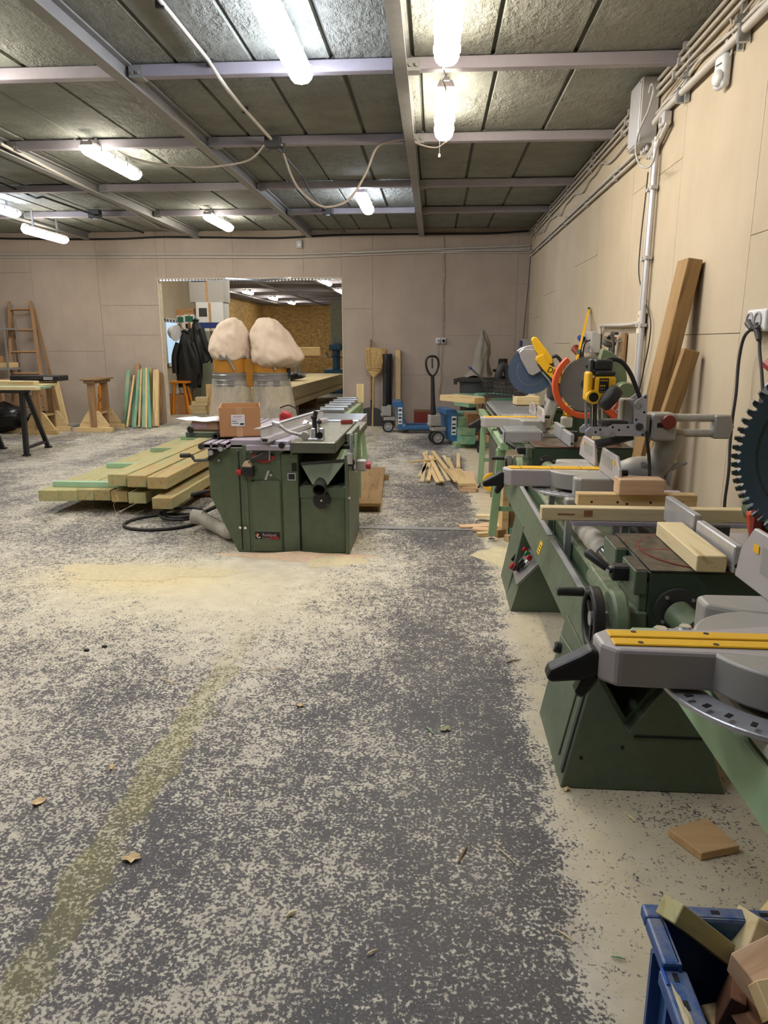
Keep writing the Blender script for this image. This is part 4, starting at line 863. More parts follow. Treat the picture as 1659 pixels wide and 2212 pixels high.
w4 = struct(B().bx(-8.77, -8.74, 30.0, 31.2, 1.5, 2.5).build('window_2', 'white_plastic')); B().bx(-8.74, -8.735, 30.08, 31.12, 1.58, 2.42).build('pane', 'daylight', w4)
# ================================================================== dust collector behind the combination machine
YD = 8.0
def px2(px, py, Y=YD): return P(px, py, Y=Y)
def sack_bag(xc, zb, prof, seed, n=40, sy=.95, folds=.05, skew=(0, 0)):
    """cloth bag: profile list (height, half-left, half-right)"""
    rnd = random.Random(seed); vs = []; fs = []; ph = [rnd.uniform(0, 6) for _ in range(6)]; m = len(prof)
    for j, (h, l, r) in enumerate(prof):
        c = (r-l)/2; hw = (l+r)/2
        for i in range(n):
            a = 2*PI*i/n; f = 1+folds*(math.sin(7*a+ph[0]+h*6)+.7*math.sin(11*a+ph[1]-h*9)+.5*math.sin(4*a+ph[2]+h*14))
            vs.append((xc+c+hw*f*math.cos(a), hw*sy*f*math.sin(a), zb+h+folds*.4*math.sin(3*a+ph[3])))
    for j in range(m-1):
        for i in range(n): fs.append((j*n+i, j*n+(i+1) % n, (j+1)*n+(i+1) % n, (j+1)*n+i))
    fs += [tuple(range(n))[::-1], tuple(range((m-1)*n, m*n))]
    return B().add(vs, fs)
s = YD/1545*1.02
t = thing('dust_collector', 'two-bag dust collector with cream cloth tops and clear plastic sacks', 'dust collector', (0, YD, 0))
for k in range(2):
    xc = px2((499, 585)[k], 790).x; R0 = 40*s*.98
    zring = px2(500, 800).z
    b = B(); b.pipe((xc, 0, zring-.02), (xc, 0, px2(500, 773).z+.03), R0*.93, R0*.9, 32); dr = b.build('drum', 'amber', t, smooth=40)
    b = B(); b.pipe((xc, 0, zring-.17), (xc, 0, zring-.02), R0*.98, R0*.95, 32); dr2 = b.build('drum_neck', 'ring_grey', t, smooth=40)
    for z in (zring-.045, zring-.10, zring-.15): B().lathe([(R0*.97, -.008), (R0*1.015, 0), (R0*.97, .008)], (xc, 0, z), n=32, caps=False).build('clamp_ring', 'steel', dr2, smooth=60)
    z0 = px2(500, 772).z; top = px2(500, 688).z-z0
    if k == 0: prof = [(-.04, .23, .23), (-.01, .25, .245), (.04, .275, .255), (.10, .27, .26), (.18, .24, .255), (.27, .20, .235), (.34, .15, .20), (.40, .085, .15), (top*.97, .03, .10), (top, -.02, .05)]
    else: prof = [(-.13, .10, .20), (-.09, .19, .31), (-.05, .22, .40), (.0, .24, .43), (.05, .248, .40), (.12, .25, .345), (.2, .25, .29), (.28, .24, .235), (.35, .20, .17), (.41, .13, .10), (top*.97, .08, .05), (top, .03, .01)]
    sc = R0/.235
    bag = sack_bag(xc, z0, [(h, l*sc, r*sc) for h, l, r in prof], 3+k*5, folds=.022); ob = bag.build('filter_bag', 'fabric_cream', t, smooth=70); tx = bpy.data.textures.new('folds%d' % k, 'CLOUDS'); tx.noise_scale = .16; dm = None
    md = ob.modifiers.new('s', 'SUBSURF'); md.levels = 2; md.render_levels = 2; md = ob.modifiers.new('d', 'DISPLACE'); md.texture = tx; md.strength = .07; md.mid_level = .5; md.texture_coords = 'LOCAL'
    b = B(); b.lathe([(R0*.97, -.012), (R0*1.01, -.01), (R0*1.01, .01), (R0*.97, .012)], (xc, 0, z0+.005), n=32, caps=False); st = b.build('strap', 'strap', ob, smooth=60)
    B().box((xc-.02+.01*k, -R0*1.02, z0+.005), (.09, .012, .05)).build('buckle', 'ring_grey', st); B().beam((xc+.03, -R0*1.01, z0), (xc+.1, -R0*.98, z0-.13), .025, .006, up=(0, 1, 0)).build('strap_end', 'strap', st)
    # plastic sack below, with shavings inside
    zt_ = zring-.1; hh_ = zt_
    prof = [(0, .35, .25), (.05, .37, .26), (.25, .37, .26), (.5, .34, .255), (.75, .285, .25), (.93, .245, .24), (1., .238, .238)]
    if k: prof = [(h, r, l+.0) for h, l, r in prof]
    fb = sack_bag(xc, .0, [(h*hh_, l*sc, r*sc) for h, l, r in prof], 21+k, folds=.02, n=48); fb.build('plastic_sack', 'film', t, smooth=70)
    prof = [(0.01, .27, .24), (.25, .29, .25), (.5, .27, .24), (.62, .24, .23), (.72, .16, .20), (.76, .06, .12)] if k == 0 else [(0.01, .24, .27), (.25, .24, .27), (.42, .22, .24), (.5, .12, .2), (.53, .05, .1)]
    sh_ = sack_bag(xc, .0, [(h*hh_, l*sc, r*sc) for h, l, r in prof], 31+k, folds=.02, n=36); sh_ = sh_.build('shavings', 'pink_dust', t, smooth=70); sh_['kind'] = 'stuff'
xm = (px2(499, 790).x+px2(585, 790).x)/2
B().bx(xm-.06, xm+.06, -.08, .3, px2(500, 805).z-.15, px2(500, 775).z).build('duct_link', 'amber', t, bevel=.01)
B().bx(xm-.55, xm+.55, .32, .42, 0.0, .08).build('base_bar', 'green', t); B().cyl((xm, .37, .05), (xm, .37, px2(500, 790).z), .05, n=12).build('support_post', 'green', t)
b = B(); b.cyl((xm, .2, px2(500, 790).z-.03), (xm, .5, px2(500, 790).z-.03), .16, n=20); b.build('fan_housing', 'green', t, smooth=40)
B().cyl((px2(625, 800).x, -.02, px2(625, 815).z), (px2(625, 800).x, -.02, px2(625, 795).z), .02, n=8).build('latch', 'black', t)
# ================================================================== stack of treated timber on the floor, left
YS0, zb = 6.05, .12
C2 = lambda x, y: (60+x/3.7705, 920+y/3.7705)
def timber(name, x0, x1, y0, y1, z0, z1, mat, label, cat='timber', group=None):
    o = B().bx(0, y1-y0, -(x1-x0)/2, (x1-x0)/2, 0, z1-z0).build(name, mat, bevel=.004, loc=((x0+x1)/2, y0, z0), rot=(0, 0, PI/2)); return tag(o, label, cat, group)
lo = [(90, 245, 632, 6.02, 'leftmost timber of the lower layer in the floor stack'), (245, 400, 632, 6.04, 'second timber from left in the lower layer'), (400, 545, 632, 6.08, 'third timber of the lower layer, end grain rough'), (545, 680, 632, 6.08, 'fourth timber of the lower layer'), (682, 818, 634, 6.03, 'fifth timber of the lower layer, half under the upper ones'), (820, 968, 640, 5.98, 'sixth timber of the lower layer, under the upper layer'), (1012, 1178, 660, 5.78, 'rightmost timber of the lower layer, set apart by a gap')]
th = .098
for xa, xb, yy, y0, l in lo:
    a, c = P(*C2(xa, yy), Z=zb), P(*C2(xb, yy), Z=zb); sc = y0/a.y
    timber('treated_timber', a.x*sc if 0 else P(*C2(xa, yy), Y=y0).x+.002, P(*C2(xb, yy), Y=y0).x-.002, y0, y0+(4.6 if xa < 600 else 4.8), zb, zb+th, 'treated', l, group='treated timbers of the floor stack')
zu = zb+th+.052
for xa, xb, y0, l in ((658, 810, 6.0, 'left timber of the upper layer in the floor stack'), (812, 970, 5.96, 'middle timber of the upper layer in the floor stack'), (974, 1140, 5.9, 'right timber of the upper layer with a clean sawn side')):
    timber('treated_timber', P(*C2(xa, 530), Y=y0).x+.002, P(*C2(xb, 530), Y=y0).x-.002, y0, y0+4.4, zu, zu+.105, 'treated', l, group='treated timbers of the floor stack')
# bearers and stickers
for k, y in enumerate((6.9, 9.8)):
    o = stick('bearer_beam', (-3.15, y, zb/2), (-1.85, y, zb/2), .14, zb-.001, 'old_wood', upv=(0, 0, 1)); tag(o, ('front' if k == 0 else 'rear')+' bearer carrying the floor stack', 'beam')
zs_ = zb+th
for k, (xa, xb, py, l) in enumerate(((218, 660, 478, 'nearest green sticker across the floor stack'), (650, 985, 325, 'second green sticker across the floor stack'), (1005, 1300, 195, 'third green sticker across the floor stack'), (1250, 1420, 97, 'farthest sticker, just left of the machine table'))):
    q = P(*C2(xa, py+14), Z=zs_ if k < 1 else zs_); q2 = P(*C2(xb, py), Z=zs_); xr = P(*C2(xb, py), Y=q.y).x
    o = stick('sticker_lath', (q.x, q.y, zs_+.0255), (max(xr, q.x+1.1) if k < 3 else xr, q.y, zs_+.0255), .06, .05, 'treated_pale', upv=(0, 0, 1)); tag(o, l, 'lath', 'stickers of the floor stack')
# sticker dry grass wisp
wire('straw_wisp', [P(*C2(720, 560), Y=5.95), P(*C2(735, 600), Y=5.9), P(*C2(700, 640), Y=5.88), P(*C2(722, 720), Y=5.9)], .002, 'straw', 'thin wisp of dry grass hanging from the stack end', 'straw', n=5)
# red plate seen under the stack next to the machine
a = P(410, 1050, Y=7.2); t = thing('steel_skid', 'dull red steel plate under the stack beside the machine', 'plate', (-1.95, 7.3, 0)); B().bx(-.45, .30, -.5, .5, .03, .1).build('plate', 'red_dark', t); B().bx(-.4, .25, -.45, .45, 0, .03).build('skid', 'black', t)
# drive belts on the floor
def loop(name, c, rx, ry, tilt, rot, r, label, wob=0, seed=0, z=.02):
    rnd = random.Random(seed); ph = rnd.uniform(0, 6); pts = []
    for k in range(48):
        a = 2*PI*k/48; f = 1+wob*math.sin(2*a+ph)
        pts.append(Vector((rx*f*math.cos(a), ry*f*math.sin(a), 0)))
    M = Matrix.Rotation(R(rot), 4, 'Z') @ Matrix.Rotation(R(tilt), 4, 'X')
    pts = [M @ p for p in pts]; zm = min(p.z for p in pts)
    o = B().tube(pts, r, 8, closed=True).build(name, 'rubber', smooth=60, loc=(c[0], c[1], r-zm+z)); return tag(o, label, 'belt')
q = P(355, 1130, Z=0); loop('drive_belt', (q.x, q.y), .33, .26, 0, 10, .013, 'flat-lying black belt loop on the floor, largest', .08, 2, .0)
q = P(420, 1118, Z=0); loop('drive_belt', (q.x, q.y+.05), .24, .30, 14, -35, .017, 'thick black belt loop tilted against the hose', .05, 4, .028)
q = P(395, 1122, Z=0); loop('drive_belt', (q.x, q.y), .21, .16, 4, 30, .012, 'small black belt loop inside the others', .1, 6, .027)
# corrugated suction hose
pts = curve([P(434, 1118, Z=.1), P(452, 1128, Z=.09), P(475, 1140, Z=.07), P(497, 1150, Z=.075), P(520, 1140, Z=.08)], 22); b = B(); b.tube(pts, [.052+.004*math.sin(i*2.1) for i in range(len(pts))], 14)
t = thing('suction_hose', 'corrugated pale suction hose lying beside the machine', 'hose'); b.build('hose', 'hose_grey', t, smooth=30); B().cyl(pts[0]-Vector((.07, .0, -.01)), pts[0]+Vector((.02, -.01, 0)), .06, n=16).build('collar', 'hose_grey', t, smooth=40)
# ================================================================== combination machine in the middle
def text(body, size, mat, parent, M, depth=.001, name='lettering', sx=1.):
    cu = bpy.data.curves.new(name, 'FONT'); cu.body = body; cu.size = size; cu.extrude = depth; cu.align_x = 'LEFT'
    o = bpy.data.objects.new(name, cu); COL.objects.link(o); bpy.context.view_layer.update()
    me = bpy.data.meshes.new_from_object(o.evaluated_get(bpy.context.evaluated_depsgraph_get())); bpy.data.objects.remove(o)
    me.materials.clear(); me.materials.append(MAT[mat]); o = bpy.data.objects.new(name, me); COL.objects.link(o); o.parent = parent
    o.matrix_basis = M @ Matrix.Diagonal((sx, 1, 1, 1)); return o
FRONT = Matrix.Rotation(PI/2, 4, 'X')                 # text facing -Y
C1 = lambda x, y: (370+x/3.456, 840+y/3.456)
YM = 4.97
def F(cx, cy, Y=YM): q = P(*C1(cx, cy), Y=Y); return q.x, q.z
def fbox(b, cx0, cy0, cx1, cy1, y0, y1, Y=None):
    x0, z1 = F(cx0, cy0, Y or y0); x1, z0 = F(cx1, cy1, Y or y0); return b.bx(x0, x1, y0, y1, z0, z1)
CM = thing('combination_machine', 'dark green combination woodworking machine with iron table and dust hood', 'machine')
zt = .826
xl = F(280, 600)[0]
body = B(); body.prism([(xl, .775), (xl, F(290, 800)[1]), (F(500, 1215)[0], .0), (F(845, 1215)[0], 0), (F(845, 1215)[0], .735), (F(885, 480)[0], .775)], 'y', YM, 5.75)
body.build('body', 'green', CM, bevel=.006)
xa, xb_ = F(845, 1215)[0], F(1305, 1215)[0]; zl = F(970, 725)[1]
B().bx(xa, F(965, 1215)[0], YM-.012, 5.7, 0, .735).build('column', 'green', CM, bevel=.006)
B().bx(F(968, 1215)[0], xb_, YM+.012, 5.7, .0, zl).build('lower_panel', 'green', CM, bevel=.008)
B().bx(F(968, 1215)[0], xb_, YM+.002, YM+.014, F(970, 815)[1], zl-.01).build('panel_lip', 'green', CM, bevel=.004)
B().bx(xb_, F(1335, 1240)[0], YM-.03, 5.62, 0, .735).build('end_column', 'green', CM, bevel=.006)
B().bx(F(968, 600)[0], xb_, 5.35, 5.6, zl, .74).build('recess', 'black_matt', CM)
# door, seams and hardware on the front
fbox(B(), 590, 685, 830, 1218, YM-.014, YM).build('door', 'green', CM, bevel=.006)
B().bx(F(521, 900)[0]-.004, F(521, 900)[0]+.004, YM-.003, YM+.0, .02, .77).build('panel_seam', 'black_matt', CM)
b = B(); 
for x in (560, 575): b.bx(F(x, 900)[0]-.003, F(x, 900)[0]+.003, YM-.006, YM, .02, .72)
fbox(B(), 528, 420, 592, 1210, YM-.008, YM).build('front_strip', 'green', CM, bevel=.003)
for x, y in ((520, 1030), (558, 1033), (500, 455), (600, 465), (748, 640), (575, 455), (362, 530)):
    q = F(x, y); B().cyl((q[0], YM-.022, q[1]), (q[0], YM-.008, q[1]), .011, n=8).build('bolt', 'chrome', CM)
x, z = F(740, 600); x2, z2 = F(712, 670); B().cyl((x, YM-.05, z), (x2, YM-.03, z2), .009, n=8).build('lock_lever', 'steel', CM)
# switch with red button and sawdust cap
sw = fbox(B(), 528, 575, 612, 668, YM-.07, YM-.008).build('switch_box', 'black', CM, bevel=.015, seg=2); q = F(505, 615); B().cyl((q[0]+.03, YM-.04, q[1]), (q[0]-.005, YM-.04, q[1]), .022, n=14).build('red_button', 'red', sw)
b = B(); x0, z0 = F(530, 578, YM-.05); x1, z1 = F(605, 540, YM-.05); b.prism([(x0, z0), (x0+.02, z0+.035), (x0+.05, z1-.0), (x1-.03, z0+.03), (x1, z0)], 'y', YM-.068, YM-.01); b.build('sawdust_heap', 'dust_pink', sw)['kind'] = 'stuff'
fbox(B(), 868, 630, 928, 683, YM-.016, YM-.0125).build('warning_plate', 'label_white', CM); fbox(B(), 873, 635, 923, 678, YM-.0175, YM-.0165).build('warning_print', 'print_black', CM)
fbox(B(), 898, 555, 935, 615, YM-.02, YM-.0125).build('vent_slot', 'black_matt', CM)
# red quadrant scale with pointer
qx, qz = F(690, 440); 
b = B(); b.arcplate((qx, qz), .105, .075, 215, 320, YM-.02, YM-.008, 14); b.build('tilt_scale', 'red', CM)
b = B(); x0, z0 = F(598, 530); x1, z1 = F(750, 430); b.prism([(x0, z0+.005), (x0+.01, z0+.02), (x0+.09, z0+.055), (x1-.05, z1), (x1-.012, z1+.01), (x1-.005, z0+.02), (x1-.05, z0)], 'y', YM-.035, YM-.01); b.build('tilt_bracket', 'dark_grey', CM, bevel=.004)
B().cyl((x1-.008, YM-.03, z1+.01), (x1-.012, YM-.03, z0), .007, n=8).build('pointer', 'steel', CM)
# name plate
pl = fbox(B(), 625, 1068, 812, 1122, YM-.0175, YM-.0145).build('name_plate', 'print_black', CM); x0, z1 = F(625, 1068); x1, z0 = F(812, 1122); hp = z1-z0; wp = x1-x0; yp = YM-.0185
text('Robland', hp*.62, 'label_pink', pl, Matrix.Translation((x0+wp*.32, yp, z0+hp*.48)) @ FRONT, .0005, sx=.98); text('Premium', hp*.30, 'label_pink', pl, Matrix.Translation((x0+wp*.32, yp, z0+hp*.12)) @ FRONT, .0005)
B().bx(x0+wp*.62, x1-.003, yp-.0004, yp+.0006, z0+hp*.06, z0+hp*.42).build('red_field', 'red', pl); text('X31', hp*.38, 'print_black', pl, Matrix.Translation((x0+wp*.68, yp-.0016, z0+hp*.09)) @ FRONT, .0005)
b = B(); b.arcplate((x0+wp*.12, z0+hp*.62), hp*.26, hp*.14, 20, 280, yp-.0006, yp+.0004, 12); b.build('emblem', 'orange', pl); b = B(); b.arcplate((x0+wp*.18, z0+hp*.5), hp*.3, hp*.17, 100, 330, yp-.0012, yp-.0002, 12); b.build('emblem_curve', 'label_white', pl)
# iron table, rear table
B().bx(F(885, 400, 4.9)[0], F(1225, 400, 4.9)[0], 4.9, 6.2, .748, zt).build('iron_table', 'table_iron', CM, bevel=.006)
b = B(); b.bx(F(1225, 400, 4.9)[0]+.006, -.585, 5.45, 6.28, .765, zt-.004); b.build('thickness_table', 'table_iron', CM, bevel=.005)
b = B(); b.bx(F(560, 400, 4.9)[0]+.05, F(885, 400, 4.9)[0]-.004, 5.0, 6.2, .76, zt-.006); b.build('saw_table', 'alu', CM, bevel=.003)
# dust hood in the bay with black pipe
x0, x1 = F(968, 500, 4.99)[0], F(1300, 500, 4.99)[0]; zh = F(1000, 500, 4.99)[1]; px0, pz1 = F(1048, 650, 4.9); px1, pz0 = F(1168, 720, 4.9)
b = B(); vs = [(x0, 4.99, zh-.05), (x1, 4.99, zh-.05), (x1, 5.34, zh), (x0, 5.34, zh), (px0, 4.91, pz0), (px1, 4.91, pz0), (px1, 5.05, pz1), (px0, 5.05, pz1)]
vs[0] = (x0, 4.985, F(1000, 570, 4.985)[1]); vs[1] = (x1, 4.985, F(1000, 540, 4.985)[1])
b.add(vs, [(0, 1, 5, 4), (1, 2, 6, 5), (2, 3, 7, 6), (3, 0, 4, 7), (0, 3, 2, 1), (4, 5, 6, 7)]); b.build('dust_hood', 'motor_green', CM, bevel=.003)
b = B(); b.beam((x0, 4.985, vs[0][2]+.01), (x1, 4.985, vs[1][2]+.01), .01, .02); b.build('hood_rim', 'dark_grey', CM)
pc = F(1105, 755, 4.86); b = B(); b.pipe((pc[0], 4.85, pc[1]), (pc[0], 5.02, pc[1]+.05), .047, .041, 24); b.build('outlet_pipe', 'black', CM, smooth=40)
dc = F(1122, 832, 4.95); b = B(); b.cyl((dc[0], 4.945, dc[1]), (dc[0], 4.975, dc[1]), .062, n=32); wh = b.build('hand_disc', 'black', CM, bevel=.004, smooth=40); B().cyl((dc[0], 4.938, dc[1]), (dc[0], 4.946, dc[1]), .008, n=8).build('hub_bolt', 'chrome', wh); B().cyl((dc[0]+.045, 4.93, dc[1]-.03), (dc[0]+.045, 4.946, dc[1]-.03), .012, n=10).build('knob', 'dark_grey', wh)
# right end: fence brackets, rods, emergency stop
for (a_, c_, r_, m_) in (((1345, 340), (1345, 470), .013, 'steel'), ((1380, 330), (1370, 520), .01, 'green_light'), ((1335, 480), (1335, 560), .022, 'grey_plastic'), ((1365, 440), (1372, 600), .009, 'alu')):
    p0, p1 = P(*C1(*a_), Y=4.93), P(*C1(*c_), Y=4.93); B().cyl(p0, p1, r_, n=10).build('adjuster_rod', m_, CM, smooth=40)
p = P(*C1(1342, 550), Y=4.92); B().cyl(p, p+Vector((0, .06, 0)), .028, n=16).build('end_knob', 'black', CM)
for a_ in ((1382, 615), (1330, 815), (1345, 505)): p = P(*C1(*a_), Y=4.93); B().cyl(p, p+Vector((0, .03, 0)), .01, n=8).build('bolt', 'chrome', CM)
b = B(); b.bx(-.6, -.572, 4.95, 5.5, F(1380, 350)[1]-.06, F(1380, 330)[1]); b.build('fence_bracket', 'green', CM, bevel=.004)
e0 = P(*C1(1420, 570), Y=5.2); es = B().box(e0, (.075, .06, .085)).build('stop_box', 'grey_plastic', CM, bevel=.01); B().cyl(e0+Vector((.03, 0, 0)), e0+Vector((.068, 0, 0)), .026, .03, n=14).build('stop_button', 'red', es); B().box(e0+Vector((-.055, 0, 0)), (.04, .05, .07)).build('back_box', 'black', es)
# left: aluminium sliding table with end profile and crank
zp = F(300, 430, 4.9)[1]
b = B(); x0, x1 = F(228, 430, 4.9)[0], F(420, 430, 4.9)[0]
for (u0, u1, v0, v1) in ((0, 1, .75, 1), (0, 1, 0, .22), (0, .06, 0, 1), (.32, .38, 0, 1), (.62, .68, 0, 1), (.94, 1, 0, 1)):
    b.bx(x0+(x1-x0)*u0, x0+(x1-x0)*u1, 4.9, 6.6, .772+.04*v0, .772+.04*v1)
sl = b.build('sliding_table', 'lavender_alu', CM); 
for x in (x0-.004, x1-.05): B().cyl((x, 4.893, .788), (x, 6.6, .788), .022, n=14).build('guide_bar', 'dark_grey', sl, smooth=40)
B().bx(x1-.01, F(665, 430, 4.95)[0]+.2, 4.98, 6.5, .79, zt-.002).build('carriage', 'lavender_alu', CM)
p0 = P(*C1(225, 440), Y=4.88)
cr = [P(*C1(*q), Y=4.88) for q in ((275, 530), (172, 535), (165, 520), (145, 490))]; b = B(); b.tube(cr, .011, 8); ck = b.build('crank', 'dark_grey', CM, smooth=40); B().cyl(P(*C1(138, 496), Y=4.88), P(*C1(68, 498), Y=4.88), .016, n=12).build('crank_grip', 'black', ck)
B().beam(P(*C1(280, 530), Y=4.95), P(*C1(355, 460), Y=4.95), .03, .03).build('crank_arm', 'black', CM)
for q in ((290, 480), (365, 450)): p = P(*C1(*q), Y=4.89); B().cyl(p, p+Vector((0, .03, 0)), .018, n=12).build('roller', 'alu', CM)
# crosscut table at the left
b = B(); q0, q1 = P(*C1(105, 335), Y=5.15), P(*C1(360, 345), Y=5.15); ct = B().bx(q0.x, q1.x+.02, 5.15, 5.7, q1.z-.022, q1.z+.022).build('crosscut_table', 'green', CM, bevel=.006); zct = q1.z+.022
p = P(*C1(148, 300), Y=5.14); k_ = B(); k_.lathe([(.0, 0), (.024, .004), (.028, .014), (.02, .026), (.0, .028)], p, (0, -1, 0), 10); k_.build('star_knob', 'black', ct); p = P(*C1(330, 355), Y=5.1); B().pipe(p, p+Vector((0, .06, 0)), .026, .014).build('rubber_stop', 'rubber', ct); p = P(*C1(150, 330), Y=5.14); B().box(p, (.03, .01, .04)).build('slot_plate', 'chrome', ct)
# fence, clamp, levers on the table
f0, f1 = P(*C1(672, 400), Z=zt+.002), P(*C1(1130, 195), Y=6.25); f1.z = zt+.002
fe = thing('aluminium_fence', 'long aluminium channel fence lying across the machine table', 'fence'); d = (f1-f0); L = d.length; an = math.atan2(d.y, d.x)
M = Matrix.Translation(f0) @ Matrix.Rotation(an, 4, 'Z')
B().bx(0, L, -.004, .004, 0, .095, M=M).build('web', 'alu_white', fe); B().bx(0, L, -.004, .05, .087, .095, M=M).build('upper_lip', 'alu_white', fe); B().bx(0, L, -.05, .004, 0, .03, M=M).build('foot', 'alu_white', fe); B().bx(-.003, .0, -.045, -.008, .006, .024, M=M).build('end_hole', 'black_matt', fe)
cb = P(*C1(830, 380), Y=4.93); b = B(); b.box((cb.x, 4.96, zt-.02), (.10, .09, .055)); cl = b.build('clamp_block', 'lavender_alu', CM, bevel=.006); B().cyl((cb.x, 4.89, zt-.024), (cb.x, 4.92, zt-.024), .022, n=14).build('clamp_knob', 'black', cl)
b = B(); q = P(*C1(865, 405), Y=4.9); b.bx(F(555, 390, 4.9)[0], F(885, 395, 4.9)[0], 4.9, 4.93, .765, .80); b.build('front_rail', 'lavender_alu', CM, bevel=.003)
lv = thing('lever_clamp', 'hold-down lever clamp with black ball levers on the iron table', 'clamp', (P(*C1(1085, 380), Z=zt).x, P(*C1(1085, 380), Z=zt).y, zt+.0005)); o_ = lv.location
def LC(cx, cy, dy=0): q = P(*C1(cx, cy), Y=o_.y+dy); return (q.x-o_.x, dy, max(q.z-o_.z, .004))
B().bx(-.055, .055, -.05, .05, 0, .014).build('base_plate', 'alu', lv, bevel=.003); B().box((-.02, 0, .045), (.03, .06, .08)).build('yoke', 'alu', lv, bevel=.005); B().box((.04, 0, .045), (.03, .06, .08)).build('yoke', 'alu', lv, bevel=.005)
B().tube([LC(1075, 360), LC(1068, 230), LC(1080, 165)], .016, 10).build('arm', 'black', lv, smooth=40); q = LC(1062, 210); B().lathe([(0, -.022), (.018, -.012), (.02, .006), (0, .022)], q, (0, 0, 1), 12).build('ball', 'black', lv, smooth=60)
B().cyl(LC(1105, 360), LC(1105, 255), .008, n=8).build('pin', 'chrome', lv); B().lathe([(0, -.02), (.016, -.012), (.018, .004), (0, .02)], LC(1105, 245), (0, 0, 1), 12).build('ball', 'black', lv, smooth=60)
B().cyl(LC(1108, 345, -.05), LC(1108, 345, .05), .022, n=14).build('pivot', 'chrome', lv)
hl = thing('cast_lever', 'silver cast lever with a knob end beside the lever clamp', 'lever'); pts = [P(*C1(*q), Y=5.02) for q in ((1000, 350), (930, 335), (870, 318), (830, 290), (785, 262))]; b = B(); b.tube(curve(pts, 5), [.016]*4+[.012]*12+[.014]*5, 10); b.build('arm', 'cast_grey', hl, smooth=60); p = pts[-1]; B().lathe([(0, -.035), (.018, -.025), (.021, 0), (.015, .03), (0, .035)], p, (-.9, 0, .35), 12).build('grip', 'alu', hl, smooth=60); B().cyl(pts[0]+Vector((0, -.03, 0)), pts[0]+Vector((0, .03, 0)), .028, n=14).build('boss', 'cast_grey', hl)
B().cyl((pts[0].x, 5.02, zt), (pts[0].x, 5.02, pts[0].z), .012, n=8).build('stem', 'steel', hl)
# rollers in line behind (outfeed roller stand, light green)
rs = thing('roller_stand', 'light green roller stand in line behind the combination machine', 'roller stand', (0, 0, 0))
ya, ybk = 7.2, 8.6; xa2, xb2 = P(694, 880, Y=ya).x-.05, P(748, 880, Y=ya).x
for x in (xa2, xb2): B().bx(x-.025, x+.025, ya-.05, ybk+.05, .74, .80).build('side_rail', 'green_light', rs, bevel=.003)
for k in range(5):
    y = ya+.08+k*(ybk-ya-.1)/4; B().cyl((xa2+.03, y, .83), (xb2-.03, y, .83), .035, n=18).build('roller', 'steel', rs, smooth=40)
for x in (xa2, xb2):
    for y in (ya, ybk): B().beam((x+(.06 if x == xb2 else -.06), y, 0), (x, y, .75), .05, .05).build('leg', 'green_light', rs)
B().beam((xa2-.03, ya, .3), (xb2+.03, ya, .3), .04, .04).build('crossbar', 'green_light', rs)
o = stick('wood_stub', (P(744, 866, Y=8.55).x, 8.72, .802), (P(744, 866, Y=8.55).x, 8.72, 1.02), .09, .05, 'pine_pale', upv=(0, 1, 0)); tag(o, 'upright pale wooden stub at the end of the roller stand', 'block'); o.location.x = xb2; o.location.y = 8.6
rp = thing('roller_plate', 'flat roller grid between fence and roller stand', 'rollers', (-1.0, 6.32, zt-.03))
for k in range(6): B().cyl((-.1, .09*k, .02), (.34, .09*k, .02), .03, n=14).build('roller', 'steel', rp, smooth=40)
for x in (-.12, .35): B().bx(x-.012, x+.012, -.05, .52, -.03, .045).build('side_plate', 'alu', rp)
B().bx(-.1, .33, .2, .24, -(zt-.03), -.03).build('support', 'green_light', rp)
# things lying on the machine
bx_ = thing('cardboard_box', 'open brown carton with a white shipping label on the machine table', 'box')
q0, q1, q2 = P(473, 946, Z=zt+.002), P(562, 944, Z=zt+.002), P(592, 871, Z=1.038); fr = (q1-q0); fr.z = 0; W_ = fr.length; u = fr/W_; v = Vector((-u.y, u.x, 0)); dpt = .42; hgt = .212
Mb = Matrix((u, v, Vector((0, 0, 1)))).transposed().to_4x4(); bx_.location = (q0.x, q0.y+.03, zt+.003); bx_.rotation_euler = (0, 0, math.atan2(u.y, u.x))
wl = .006; B().bx(0, W_, 0, wl, 0, hgt).build('front_panel', 'cardboard', bx_); B().bx(0, W_, dpt-wl, dpt, 0, hgt).build('back_panel', 'cardboard', bx_); B().bx(0, wl, wl, dpt-wl, 0, hgt).build('side_panel', 'cardboard', bx_); B().bx(W_-wl, W_, wl, dpt-wl, 0, hgt+.004).build('side_panel', 'cardboard', bx_); B().bx(0, W_, 0, dpt, -.001, wl).build('bottom_panel', 'cardboard_in', bx_)
B().bx(W_*.41, W_*.56, -.0012, 0, 0, hgt).build('tape', 'tape', bx_); lb = B().bx(W_*.285, W_*.615, -.0025, -.0013, hgt*.37, hgt*.76).build('shipping_label', 'label_white', bx_)
for x0_, x1_, z0_, z1_, m_ in ((.33, .56, .68, .72, 'label_pink'), (.31, .52, .60, .62, 'label_pink'), (.31, .42, .53, .55, 'dark_grey'), (.31, .46, .46, .48, 'dark_grey'), (.50, .595, .41, .47, 'print_black')): B().bx(W_*x0_, W_*x1_, -.0032, -.0026, hgt*z0_, hgt*z1_).build('print_line', m_, lb)
b = B(); b.prism([(.10, hgt*.55), (.16, hgt*.62), (.2, hgt*.5), (.24, hgt*.42), (.19, hgt*.36), (.15, hgt*.44)], 'x', W_, W_+.001); b.build('tape_scrap', 'white_paper', bx_)
pk = thing('pink_block', 'block wrapped in torn pink paper on the crosscut table', 'block'); q0, q1 = P(*C1(152, 325), Y=5.2), P(*C1(352, 240), Y=5.2); B().bx(q0.x, q1.x, 5.2, 5.45, zct+.001, q1.z).build('wrapping', 'pink_dust', pk, bevel=.01); 
